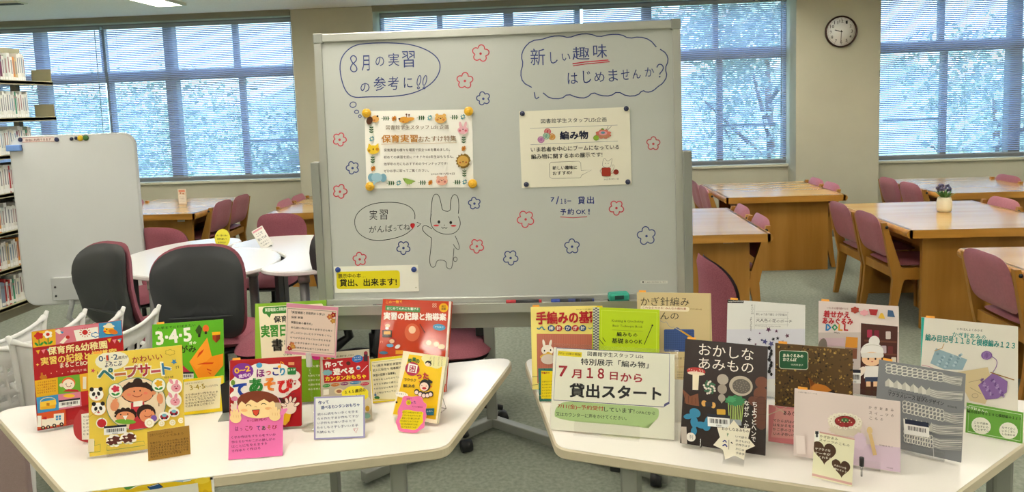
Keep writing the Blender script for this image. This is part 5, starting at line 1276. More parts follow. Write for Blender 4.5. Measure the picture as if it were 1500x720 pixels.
# 7 orange-red lesson plan book (535, 435) 5.333
def d_org(a):
    a.full('#c4441f'); a.poly([(662, 50), (680, 52), (655, 700), (612, 700)], '#e8ddd0')
    a.text('この一冊で', 162, 76, 290, 72, 22, '#f4c83c', .02); a.rect(158, 92, 430, 130, '#4a8a4a', .05); a.text('はじめての人にも書ける', 172, 124, 420, 128, 22, '#f0f4e8', .02)
    a.text('実習の記録と指導案', 146, 200, 636, 205, 56, '#f6efe6', .05, res=2)
    a.oval(618, 104, 36, 36, '#e8b424'); a.text('改訂', 602, 102, 636, 100, 16, '#5a3010', .02); a.text('新版', 602, 122, 636, 120, 16, '#5a3010', .02)
    for dx, dy in ((-9, -9), (9, -9), (-9, 9), (9, 9)): a.oval(546 + dx, 86 + dy, 8, 8, '#f0c8a8'); a.oval(546 + dx, 86 + dy, 5, 5, '#c4441f')
    a.oval(582, 258, 50, 26, '#3a9ac0', 6); a.scribble(548, 262, 616, 264, 14, '#e8f0f0')
    a.oval(176, 240, 26, 22, '#d06a5a'); a.oval(176, 250, 19, 16, '#f0c8a8'); a.rect(136, 285, 210, 340, '#4a2c1c'); a.rect(146, 292, 200, 318, '#d8a850'); a.oval(172, 270, 14, 10, '#f0f0f0')
    a.oval(214, 366, 28, 24, '#b03a34'); a.oval(210, 370, 20, 17, '#f0c8a8'); a.oval(195, 404, 28, 14, '#7ab0d0'); a.oval(255, 412, 22, 14, '#e8e0d8', -30); a.line([(122, 385), (122, 370), (138, 370), (138, 385)], 3, '#e8a080')
    a.oval(370, 300, 60, 70, '#d8704c'); a.oval(370, 280, 28, 30, '#f0d0b0'); a.oval(520, 385, 70, 34, '#d8704c'); a.oval(500, 380, 22, 20, '#f0d0b0'); a.oval(560, 390, 22, 20, '#f0d0b0'); a.line([(430, 235), (470, 300)], 5, '#3a2a20'); a.oval(600, 410, 28, 20, '#e8c898'); a.oval(146, 460, 34, 12, '#4a7a90'); a.rect(240, 440, 300, 470, '#e8a83c')
Qo = [(561, 442.5), (662, 445), (652, 578), (550, 571)]
book((-.5866, 2.1957, -11.33, 19.01, .237, .2797), .016, '#c4441f', 'large orange red lesson plan book under strong ceiling glare', Qo, d_org, (535, 435), 5.333, slabel='clear stand under the orange red lesson plan book',
     ink=mat_ink('very_glossy_print', .12, coat=1.0))
# 8 yellow trouble-solving book (560, 510) 5.145
def d_kom(a):
    a.full('#ece4c8'); a.poly([(200, 72), (470, 100), (395, 560), (85, 520)], '#ecc81c')
    a.blob(400, 110, 98, 66, '#e8e2ae', 7, .07, 6); a.oval(350, 142, 25, 24, '#2a2420'); a.oval(346, 150, 20, 16, '#f0dcc8'); a.line([(350, 140), (376, 118)], 6, '#2a2420')
    for x in (372, 400, 440, 466): a.vtext('くわしい手引', x, 84, 160, 11, '#5a5a48', slant=-.12)
    for t, x, y in (('授', 206, 128), ('業', 240, 118), ('の', 268, 132)): a.text(t, x - 14, y + 8, x + 14, y + 10, 30, '#2e7a48', .04)
    a.oval(228, 188, 55, 54, '#b83a5c'); a.poly([(200, 142), (270, 158), (258, 222), (188, 210)], '#f4efe8'); a.text('困', 204, 208, 248, 214, 48, '#b83a5c', .03, res=2)
    a.text('った', 264, 262, 350, 262, 46, '#c03a4c', .06); a.text('ラクラク', 166, 282, 256, 288, 24, '#3a3428', .01); a.text('解決本', 160, 330, 250, 332, 26, '#2c2c2c', .02)
    a.oval(324, 312, 42, 46, '#221c1c'); a.oval(318, 322, 33, 32, '#f4dccc'); a.poly([(346, 280), (352, 262), (386, 285), (372, 300)], '#221c1c'); a.oval(318, 334, 16, 9, '#c83a3c'); a.oval(300, 315, 5, 2, '#222222'); a.oval(334, 318, 5, 2, '#222222')
    for x, y in ((262, 362), (290, 376), (316, 385), (344, 384), (368, 376)): a.oval(x, y, 20, 22, '#3a3030'); a.oval(x - 2, y + 4, 14, 14, '#ecd8d0')
    a.star(372, 322, 9, 4, 5, '#d84a3c'); a.star(284, 286, 7, 3, 5, '#d84a3c')
    a.oval(150, 382, 48, 20, '#f4f0e4', 8); a.scribble(114, 380, 186, 388, 12, '#5a5a5a'); a.oval(116, 438, 7, 8, '#2a2a2a')
    a.poly([(324, 482), (392, 480), (386, 530), (320, 528)], '#2e7a8a'); a.scribble(334, 508, 380, 506, 12, '#d8e8e8')
Qk = [(590, 519), (657, 526.5), (638, 624.7), (576.5, 613)]
book((-.4836, 1.9851, -22.65, 22.07, .1499, .1841), .012, '#ece4c8', 'small yellow book with a laughing ponytailed girl on a wire stand', Qk, d_kom, (560, 510), 5.145, stand='wire', slabel='bent wire stand holding the small yellow book')

# cards on the left table
def d_cat(a):
    a.poly([(262, 556), (350, 540), (352, 700), (264, 702)], '#f2ede4')
    for k in range(6): a.scribble(272, 578 + k * 20, 345, 570 + k * 20, 12, '#5a4a48')
cat_out = smooth([(258, 525), (285, 545), (330, 536), (360, 512), (375, 545), (392, 600), (392, 660), (375, 700), (330, 722), (270, 716), (232, 690), (220, 640), (226, 580), (244, 550)], True, 2)
card('cat_card', (-1.335, 1.805, 18, 14, .16, .17), 'red cat-shaped card with a white handwritten note before the red book', [(95, 592), (140, 586.5), (140, 641.5), (95, 647)], d_cat, (40, 465), 4.0, mat('red_card', '#b02a30', .6), outline=cat_out) if False else None
def cardq(pose): return pose
# red cat: quad fitted to photo points
card('cat_card', (-1.3455, 1.8330, 17.5, 14, .0955, .105), 'red cat-shaped card with a white handwritten note before the red book', [(95, 592), (141, 586), (141, 641), (95, 648)], d_cat, (40, 465), 4.0, mat('red_card', '#b02a30', .6), outline=cat_out, clip=False)
def d_kraft(a):
    a.full('#a8843c')
    a.text('かわいいペープサート', 368, 545, 500, 526, 16, '#5a3c18'); a.text('つくってみよう', 420, 552, 560, 534, 14, '#5a3c18')
    for k in range(6): a.scribble(370 + (k % 2) * 4, 590 + k * 15.5, 590 - (40 if k == 5 else 0), 562 + k * 15.5, 13, '#4a2e14')
card('kraft_card', (-1.0774, 1.7405, 20.7, 13.38, .102, .0742), 'brown kraft card with handwriting before the yellow puppet book', [(215.5, 633), (277, 624), (279.8, 665.8), (217.5, 676)], d_kraft, (125, 500), 3.89)
def d_c3(a):
    a.full('#ecd42c'); a.poly([(232, 466), (505, 424), (486, 640), (242, 676)], '#f0e8c8')
    a.text('入学までにおぼえたい', 248, 486, 370, 466, 12, '#6a5a3a'); a.text('3·4·5', 282, 524, 388, 506, 34, '#b09a28', .02); a.text('さいのおりがみ', 386, 504, 480, 488, 18, '#5a4a30')
    for k in range(5): a.scribble(252, 566 + k * 20, 478 - k * 8, 534 + k * 20, 15, '#5a4a38', .9)
card('bordered_card', (-1.1270, 2.0186, 13.24, 15.79, .1147, .1048), 'cream card with yellow border before the green origami book', [(269, 557.7), (328.7, 550), (327, 602.5), (270.4, 609.8)], d_c3, (220, 465), 4.8)
# black bookend with pale side
p = onz(322, 606, .70)
BE = empty('bookend', (-.985, 2.04, TT), radians(12), 'black and grey bookend between the green origami book and the square red book', 'bookend')
f = MB(); f.prism([(-.03, 0), (.035, 0), (.035, .06), (.005, .105), (-.03, .09)], -.001, .001, M=Matrix.Rotation(radians(90), 4, 'X')); f.build('upright_plate', M_dark, BE)
box('base_plate', (-.03, .035, -.06, .001, 0, .002), M_metal, BE)
# pink card on a clip stand
def d_c4(a):
    a.full('#e8a4bc'); a.poly([(278, 52), (592, 72), (576, 372), (240, 336)], '#f2dcd0'); a.line([(288, 60), (584, 78), (570, 360), (252, 328)], 2.5, '#6a5a5a', True)
    a.text('「実習場面と添削例から学ぶ!', 306, 90, 514, 104, 16, '#3a3434', .02); a.text('保育 実習', 304, 120, 376, 124, 14, '#3a3434', .02); a.text('実習日誌の書き方」', 300, 152, 432, 164, 15, '#3a3434', .02)
    for k in range(5): a.scribble(296 - k * 5, 184 + k * 33, 560 - k * 6, 208 + k * 33, 14, '#3a3434')
    for x, y, c in ((568, 98, '#b03434'), (545, 110, '#d8885a'), (566, 136, '#d8a05a'), (276, 316, '#b03434'), (294, 290, '#d8885a'), (300, 306, '#d8a05a')): a.blob(x, y, 15, 15, c, 5, .2); a.oval(x, y, 4, 4, '#f0d060')
x4 = lean_matrix(0, 0, 0, 0, 0)
def pose_from(q, Y, w_, h_, lean=0.0, zc=None):
    bl = ony(q[3][0], q[3][1], Y); br = ony(q[2][0], q[2][1], Y); d = br - bl; return bl, br
bl = ony(416.9, 517.3, 1.93); br = ony(492, 525, 1.93); tl = ony(426.7, 446, 1.93)
w4 = (br - bl).length; h4 = (ony(460, 447, 1.93) - ony(455, 521, 1.93)).length
P4 = root('pink_card', lean_matrix(bl.x, bl.y, bl.z, 0, 0) @ Matrix.Rotation(radians(-6), 4, 'Z'), 'pink bordered printed card held up on a clear clip stand', 'card')
f = MB(); f.box(0, w4, 0, h4, -.001, 0); f.build('sheet', M_paper, P4)
a = Art(w4, h4, [(426.7, 446), (495.3, 451.3), (492, 525), (416.9, 517.3)], (365, 440), 4.593); d_c4(a); a.build('card_print', INK, P4)
pc = ony(447, 522, 1.93); CP = empty('clip_stand', (pc.x + .01, 1.935, TT), 0, 'clear clip stand holding the pink bordered card', 'card stand')
hh = pc.z - TT
f = MB(); f.tube([(0, 0, .004), (0, 0, hh - .01)], .0035, 8); f.build('rod', M_clear, CP)
f = MB(); f.lathe([(.034, 0), (.034, .004), (.008, .008)], n=24); f.build('round_base', M_clear, CP)
f = MB(); f.box(-.008, .008, -.009, .002, hh - .03, hh + .012, bev=.003); f.build('clip', mat_clear('milky_clip', '#f0f0ee', .1, opacity=.5), CP)
# pink card with a laughing child
def d_c5(a):
    a.poly([(55, 425), (405, 395), (400, 663), (38, 697)], '#ea80b8')
    a.text('0~2歳児の', 172, 446, 300, 434, 18, '#a82a4a', .01); 
    for t, x0, x1, y, c in (('は', 90, 112, 504, '#8a3a6a'), ('っ', 124, 138, 502, '#8a3a6a'), ('こ', 158, 178, 500, '#a03a3a'), ('り', 186, 204, 498, '#a03a3a'), ('て', 232, 256, 498, '#2c3c88'), ('あ', 266, 290, 496, '#2e6a4c'), ('そ', 302, 326, 492, '#c87a3a'), ('び', 334, 366, 490, '#b83a3a')): a.text(t, x0, y, x1, y, 28 if t != 'っ' else 16, c, .02)
    for k in range(4): a.scribble(66, 556 + k * 30, (358, 354, 300, 256)[k], 532 + k * 30, 17, '#7a3a5c', .9)
    a.oval(248, 318, 138, 74, '#8a4424', 0, n=30); a.oval(244, 352, 128, 68, '#f8dca8', 0, n=30); a.poly([(112, 330), (135, 270), (200, 252), (300, 252), (370, 280), (392, 332), (350, 305), (320, 318), (285, 296), (240, 320), (200, 300), (165, 330), (140, 310)], '#8a4424')
    a.rect(356, 318, 396, 372, '#cdb89a'); a.ring(184, 345, 17, 12, 4, '#4a2c1c', 0, 190, 350, 8); a.ring(282, 336, 17, 12, 4, '#4a2c1c', 0, 190, 350, 8); a.poly([(205, 366), (256, 362), (250, 392), (232, 408), (214, 396)], '#3a2018'); a.poly([(209, 369), (252, 365), (246, 390), (232, 404), (217, 392)], '#e0583c'); a.ring(230, 348, 7, 4, 3, '#c89060', 0, 180, 360, 6); a.oval(155, 370, 22, 9, '#f4c08c'); a.oval(312, 356, 22, 9, '#f4c08c')
    for cx, cy, sgn in ((98, 420, 1), (352, 404, -1)):
        a.oval(cx, cy, 38, 32, '#f6d8a4')
        for k, (dx, dy) in enumerate(((-24, -30), (-8, -40), (10, -40), (26, -26))): a.oval(cx + dx, cy + dy, 9, 20, '#f6d8a4', -12 + 8 * k)
        for dx in (-14, 4, 18): a.line([(cx + dx, cy - 22), (cx + dx + 1, cy - 4)], 2, '#e0b078')
face_out = smooth([(38, 697), (400, 663), (405, 400), (425, 380), (440, 350), (392, 362), (395, 320), (372, 280), (300, 246), (200, 246), (135, 268), (108, 330), (104, 372), (70, 368), (58, 400), (55, 430)], True, 1)
card('child_card', (-.8642, 1.7435, 9.02, 18.74, .1384, .1022), 'pink handwritten card topped with a laughing brown-haired child peeking over', [(337, 614.4), (415, 607.8), (413.9, 667.3), (333.4, 674.9)], d_c5, (325, 520), 4.5, mat('pink_card', '#ea80b8', .6), outline=face_out, clip=False)
def d_c6(a):
    a.full('#a8a4cc'); a.poly([(60, 366), (410, 358), (408, 640), (64, 660)], '#eef0ee')
    a.text('作って', 82, 412, 160, 406, 26, '#2c4a90', .03); a.text('遊べるカンタンおもちゃ', 104, 448, 384, 428, 26, '#2c4a90', .03)
    for k, x1 in enumerate((372, 378, 356, 374, 204)): a.scribble(78 - k, 494 + k * 33, x1, 474 + k * 33 + (14 if k == 4 else 0), 18, '#4a5480', .85)
    a.line([(340, 590), (372, 582), (358, 618), (340, 590)], 3, '#c86a7a'); a.line([(345, 605), (352, 590)], 2, '#c86a7a')
card('lilac_card', (-.6731, 1.8528, 4.07, 13.52, .1397, .1132), 'white handwritten card with lilac border before the handmade toys book', [(459.7, 581.5), (534.6, 580), (534.6, 641), (460.5, 645.3)], d_c6, (450, 510), 4.965)
# yellow speech cloud between the toys book and the lilac card
M_yc = mat('yellow_cloud_card', '#ecd820', .6)
M6 = lean_matrix(-.6731, 1.8528, TT + .0025, 4.07, 13.52)
YC = root('speech_cloud_card', M6 @ Matrix.Translation((.078, .093, -.004)), 'yellow cloud-shaped card standing above the lilac bordered card', 'card')
P = []
for k in range(40):
    t = 2 * pi * k / 40; g = .93 + .07 * abs(sin(t * 4)); P.append((.034 + .0385 * g * cos(t), .022 + .0235 * g * sin(t)))
f = MB(); f.prism(P, -.001, 0); f.build('sheet', M_yc, YC)
a = Art(.068, .044, [(256, 282), (444, 282), (444, 388), (256, 388)], clip=False); a.text('3. 4. 5 歳児の', 276, 330, 432, 318, 24, '#5a4a18', .02); a.text('製作あそび♪', 278, 366, 408, 358, 24, '#5a4a18', .02); a.build('card_print', INK, YC)
def d_c7(a):
    a.full('#e8d42c'); a.poly([(50, 510), (440, 448), (440, 800), (62, 820)], '#f0e8c8'); a.line([(54, 520), (420, 462)], 2, '#8a8a70')
    a.text('「0~5歳児 年齢別 実習完全', 60, 555, 300, 522, 20, '#3a3a34', .02); a.text('記入に役立つ 指導案付き', 62, 590, 300, 556, 20, '#3a3a34', .02); a.text('実習の記録と指導案」', 64, 630, 236, 604, 20, '#3a3a34', .02)
    for k in range(4): a.scribble(66 + k * 2, 664 + k * 34, 290, 630 + k * 34, 15, '#3a3a34')
    a.oval(90, 790, 20, 12, '#3a7a50'); a.star(78, 770, 14, 6, 5, '#3a78b0'); a.rect(60, 800, 300, 806, '#e0c820')
card('bordered_card', (-.5681, 2.0878, 17.24, 13.85, .1544, .1325), 'cream printed card with yellow border before the orange red book', [(542.5, 527), (615.7, 515.7), (617, 580), (546, 591.6)], d_c7, (535, 435), 5.333)
blob_c8 = smooth([(128, 405), (165, 398), (200, 408), (245, 398), (285, 405), (292, 440), (325, 458), (312, 500), (325, 540), (305, 585), (312, 620), (270, 640), (240, 662), (190, 655), (140, 652), (100, 640), (92, 610), (76, 580), (95, 545), (90, 505), (108, 470), (122, 440)], True, 1)
def d_c8(a):
    a.poly(blob_c8, '#ee86b4'); a.poly(smooth([(125, 500), (180, 496), (230, 508), (300, 510), (290, 545), (300, 580), (280, 600), (240, 640), (180, 632), (120, 628), (118, 600), (105, 575), (125, 550), (130, 525)], True, 1), '#ecd820')
    a.oval(176, 446, 20, 20, '#ecd820'); a.text('授業で', 160, 428, 200, 424, 13, '#a0303c'); a.text('困', 168, 456, 186, 456, 18, '#3a3a3c'); a.text('った', 196, 456, 236, 452, 20, '#3a4a8a', .01); a.text('ラクラク解決本', 204, 480, 290, 484, 13, '#a0305c')
    for k in range(6): a.scribble(128 - (10 if k > 2 else 0), 520 + k * 20, 284 - k * 8, 526 + k * 20, 12, '#5a4a20')
card('cloud_card', (-.4575, 1.8965, -8, 14, .0905, .0985), 'pink and yellow cloud-shaped card before the small yellow book on wire', [(575.3, 587), (623.5, 588), (623, 639), (575, 636)], d_c8, (560, 510), 5.145, mat('pink_card2', '#ee86b4', .6), outline=blob_c8, clip=False)
# sign hanging from the front edge of the left table
def EL(px):
    A, B = Vector((*LP_[0], .70)), Vector((*LP_[1], .70)); lo, hi = -.2, 1.0
    for _ in range(40):
        m = (lo + hi) / 2; q = ROT.transposed() @ (A.lerp(B, m) - EYE); x = PPX + FOC * q.x / -q.z
        lo, hi = (m, hi) if x < px else (lo, m)
    return A.lerp(B, lo)
d = (Vector(LP_[1]) - Vector(LP_[0])).to_3d().normalized(); pl_, pr_ = EL(128), EL(313)
wd = (pr_ - pl_).length; Ms = lean_matrix(pl_.x, pl_.y, .70 - .20, degrees_ := math.degrees(atan2(d.y, d.x)), 0)
HS = root('hanging_sign', Ms @ Matrix.Translation((0, -.002, .001)), 'yellow painted sign with drawn books taped to the left table front edge', 'sign')
f = MB(); f.box(0, wd, 0, .205, .0005, .0015); f.build('sheet', M_paper, HS)
a = Art(wd, .205, [(160, 470), (1285, 332), (1285, 1600), (160, 1740)]); a.z = .0018
a.poly([(172, 486), (1262, 350), (1262, 1580), (172, 1720)], '#e8c828')
for x, y, rx, ry, c in ((420, 470, 90, 30, '#f2dc60'), (700, 430, 120, 20, '#f0d440'), (1180, 400, 70, 50, '#f0d850'), (240, 560, 80, 90, '#f2e070'), (1220, 700, 40, 160, '#dcb820')): a.oval(x, y, rx, ry, c, -8)
a.poly([(480, 440), (620, 420), (540, 475), (500, 480)], '#5a9a50'); a.poly([(590, 424), (622, 420), (540, 476), (525, 478)], '#f0ece0')
a.poly([(686, 450), (790, 405), (828, 470), (720, 520)], '#2c5c8c'); a.line([(686, 450), (790, 405), (828, 470)], 7, '#3a3a30'); a.line([(700, 452), (788, 416)], 7, '#f0f0ec')
a.poly([(900, 382), (1080, 362), (1070, 392), (1000, 404)], '#a8c4dc'); a.poly([(1010, 388), (1082, 372), (1078, 390), (1010, 406)], '#f0f0ec'); a.line([(1000, 406), (1085, 392)], 4, '#4a5a6a')
a.poly([(330, 560), (1140, 432), (1150, 1500), (330, 1600)], '#e8e6d8')
a.text('図書館の本', 420, 760, 1060, 670, 130, '#3a5a3c', .03) if False else None
a.build('sign_print', INK, HS)
f = MB(); f.box(wd - .008, wd - .002, .196, .202, .0022, .0026); f.build('tape', M_dark, HS)

# ---------- right table
# 9 hand-knitting basics (770, 440) 4.8
def d_tea(a):
    a.full('#efe08c'); a.rrect(78, 252, 500, 600, 4, '#c8806c')
    for k in range(34): a.line([(82 + k * 12, 256), (84 + k * 12, 520)], 2.5, '#b87260')
    a.rect(500, 48, 540, 640, '#e8c82c'); a.text('手編みの基礎', 78, 184, 520, 168, 84, '#b82430', .045, res=2); a.text('はじめてでも編める', 354, 82, 478, 76, 10, '#5a5040')
    for k, (t, c) in enumerate(zip('棒針かぎ針', ('#2c5a8c', '#b82430', '#2c4a80', '#b82430', '#2c5a8c'))):
        x = 178 + k * 52 + (12 if k > 1 else 0); a.oval(x, 212 - k * .8, 25, 22, c); a.text(t, x - 15, 226 - k, x + 15, 226 - k, 28, '#f4f0e0', .02)
    a.oval(262, 212, 3, 3, '#b82430'); a.line(smooth([(80, 212), (96, 222), (104, 208), (118, 202), (124, 222), (136, 222)], False), 8, '#3a8aa8'); a.line([(438, 205), (450, 215), (470, 200)], 6, '#3a8aa8')
    a.oval(126, 320, 9, 30, '#ece4d8', -10); a.oval(170, 322, 9, 30, '#ece4d8', 14); a.oval(150, 366, 42, 36, '#efe8dc', 0, n=24); a.oval(130, 370, 5, 7, '#2a2420'); a.oval(172, 366, 5, 7, '#2a2420'); a.oval(155, 388, 13, 11, '#e0b838'); a.oval(140, 405, 44, 16, '#e4c05c', -15); a.oval(155, 430, 50, 36, '#d8ccc0')
    a.line([(42, 552), (84, 550)], 3, '#3a5a50'); a.line([(42, 610), (84, 604)], 3, '#3a5a50'); a.rect(40, 640, 500, 660, '#8ac0c0')
Qte = [(778, 453.5), (883, 449.5), (886, 575), (779.4, 574)]
book((-.0812, 2.1644, -.44, 14.28, .2275, .2548), .012, '#efe08c', 'yellow hand knitting basics book with a knitted rabbit on pink', Qte, d_tea, (770, 440), 4.8, .006, slabel='clear stand under the yellow hand knitting book')
# 10 lime technique book (760, 420) 3
def d_lim(a):
    a.full('#bcd41c'); a.poly([(322, 97), (352, 100), (348, 480), (330, 480)], '#d0d0c0')
    for j in range(40):
        for k in range(3):
            if (j + k) % 2: a.rect(324 + k * 9, 100 + j * 6, 333 + k * 9, 106 + j * 6, '#6a6a72')
    a.line([(362, 112), (608, 122), (604, 420), (358, 420)], 1.6, '#e0ec70', True)
    a.text('Knitting & Crocheting', 408, 166, 548, 170, 14, '#5a6a1c'); a.text('Basic Technique Book', 412, 186, 544, 192, 12, '#5a6a1c'); a.line([(410, 198), (546, 204)], 1.2, '#8a9a30')
    a.text('編みもの', 430, 226, 522, 230, 20, '#22281c', .015); a.text('基礎 BOOK', 408, 256, 544, 260, 22, '#22281c', .015); a.line([(552, 262), (588, 178)], 3, '#2c3420'); a.oval(588, 178, 4, 4, '#2c3420'); a.line([(350, 236), (372, 262)], 2.5, '#2c3420'); a.line([(368, 232), (380, 250)], 2.5, '#2c3420')
Ql = [(868 - 1, 452.7), (966, 457), (962, 584), (866, 577)]
book((.1008, 2.1366, -12.2, 13.79, .2047, .2595), .010, '#bcd41c', 'lime green technique book with a checked spine strip', [(867, 452.7), (966, 457), (966, 584), (866, 578)], d_lim, (760, 420), 3.0, None, slabel='clear stand under the lime green technique book')
# 11 beige crochet book (925, 420) 5.145
def d_kag(a):
    a.full('#d6c49a'); a.rect(590, 68, 606, 800, '#c8b890'); a.text('かぎ針編み', 70, 160, 436, 162, 66, '#3a3228', .005, res=2); a.rrect(68, 158, 436, 194, 16, '#efe4cc', .03); a.text('これならできる! みんなの教科書', 84, 180, 412, 192, 17, '#a8544a', .01); a.text('大きな編み図', 442, 190, 530, 194, 12, '#8a6a4a'); a.text('あみもの教室んの', 40 - 150, 262, 356, 262, 52, '#3a3228', .005, res=2) if False else a.text('んの', 218, 262, 356, 264, 52, '#3a3228', .005, res=2); a.text('きほ', 60, 262, 200, 262, 52, '#3a3228', .005, res=2)
    a.line(smooth([(215, 272), (250, 290), (262, 275), (280, 310), (300, 325), (325, 320)], False), 2.5, '#8a9ab0')
    a.rrect(246, 338, 474, 506, 10, '#4a66a0')
    for k in range(9): a.line([(250, 352 + k * 17), (470, 354 + k * 17)], 3, '#3e5890')
    for k in range(16): a.line([(256 + k * 14, 342), (258 + k * 14, 500)], 1.5, '#5a76b0')
    a.oval(345, 342, 24, 18, '#4a66a0', 20); a.line([(328, 325), (372, 350)], 6, '#c8c0a8'); a.line([(370, 346), (475, 412)], 12, '#d8a83c')
    a.scribble(322, 566, 420, 562, 16, '#2a2a28'); a.text('よくわかる', 345, 630, 410, 628, 18, '#c04a50')
    for k in range(5): a.scribble(345, 664 + k * 20, 412, 664 + k * 20, 10, '#6a6050')
book((.2462, 2.1649, -8.38, 13.76, .2258, .2949), .012, '#d6c49a', 'tall beige crochet book picturing a blue swatch and hook', [(933, 431), (1041.6, 433), (1045, 577), (935, 572)], d_kag, (925, 420), 5.145, .006, slabel='clear stand under the tall beige crochet book')
# 11b small white card with red heading behind the acrylic sign
def d_c11(a):
    a.full('#efeae0'); a.text('ここがおすすめ', 894, 206, 938, 206, 7, '#b83a48', .02)
    for k in range(5): a.scribble(892, 228 + k * 22, 936, 230 + k * 22, 7, '#4a4a48')
card('note_card', (.30, 1.945, -8, 12, .085, .115), 'white note card with red heading between the clear sign and the brown book', [(985, 523), (1028, 525), (1027, 585), (984, 583)], None, (0, 0), 1)
bpy.data.objects
# 12 clear sign holder (800, 495) 4.645
x, y, ang, ln, w_, h_ = (-.0279, 1.8998, -12.39, 20, .3458, .232)
Ma = lean_matrix(x, y, TT + .004, ang, ln)
AH = root('sign_holder', Ma, 'clear acrylic sign holder announcing loans from 18 July in bold letters', 'sign')
M_ac = mat_clear('sign_acrylic', '#fefefe', .05, rough=.08)
f = MB(); f.box(0, w_, 0, h_, .0016, .0036); f.build('front_sheet', M_ac, AH)
f = MB(); f.box(.002, w_ - .018, .026, h_ - .012, -.001, 0); f.build('paper', M_paper, AH)
f = MB(); f.box(0, w_, 0, h_, -.004, -.002); f.build('back_sheet', M_ac, AH)
R_ = Matrix.Rotation(radians(ln), 4, 'X')
f = MB(); f.box(.07, w_ - .10, -.003, -.001, -.08, .02, M=R_); f.box(.07, w_ - .10, 0, .03, .004, .0055); f.build('foot', M_clear, AH)
Qsn = [(814, 501.5), (995, 512), (993, 647), (804, 629)]
a = Art(w_, h_, Qsn, (800, 495), 4.645); a.z = .0002; a.dz = 1e-5
a.poly([(72, 62), (880, 108), (872, 700), (24, 632)], '#ecebdc')
a.line([(86, 64), (846, 104), (838, 440), (800, 470), (54, 420)], 5, '#6a6894', True); a.poly([(838, 432), (842, 446), (800, 472), (806, 448)], '#6a6894')
a.poly([(96, 84), (256, 94), (252, 128), (92, 116)], '#ecdc28'); a.text('7月11日展示開始', 98, 108, 246, 118, 16, '#6a5a28', .01)
a.text('図書館学生スタッフ LiSt', 292, 118, 668, 138, 30, '#2a2a2e', .015); a.text('特別展示「編み物」', 246, 178, 700, 204, 44, '#2a2a2e', .02)
a.text('7月18日から', 96, 254, 656, 292, 74, '#b02c3c', .03, res=2) if False else None
for t, x0, x1, yy, h in (('7', 96, 150, 256, 70), ('月', 182, 244, 268, 58), ('１８', 284, 398, 268, 68), ('日', 440, 490, 280, 52), ('から', 512, 656, 292, 56)): a.text(t, x0, yy, x1, yy + (x1 - x0) * .05, h, '#b02c3c', .035, res=2)
a.text('貸出スタート', 164, 398, 782, 424, 92, '#26262a', .04, res=2)
a.poly(smooth([(160, 428), (300, 440), (600, 462), (760, 474), (770, 500), (760, 560), (660, 600), (720, 622), (560, 598), (60, 560), (56, 490), (100, 440)], True, 2), '#b4cc94')
a.text('7/11(金)~予約受付', 80, 480, 390, 500, 36, '#b04438', .02); a.text('しています!', 394, 500, 600, 514, 32, '#2a2a2e', .015); a.text('OPACから', 610, 516, 742, 526, 22, '#2a2a2e', .01)
a.text('又はカウンターに声をかけてください。', 66, 530, 546, 562, 28, '#2a2a2e', .01)
a.build('sign_print', INK, AH)
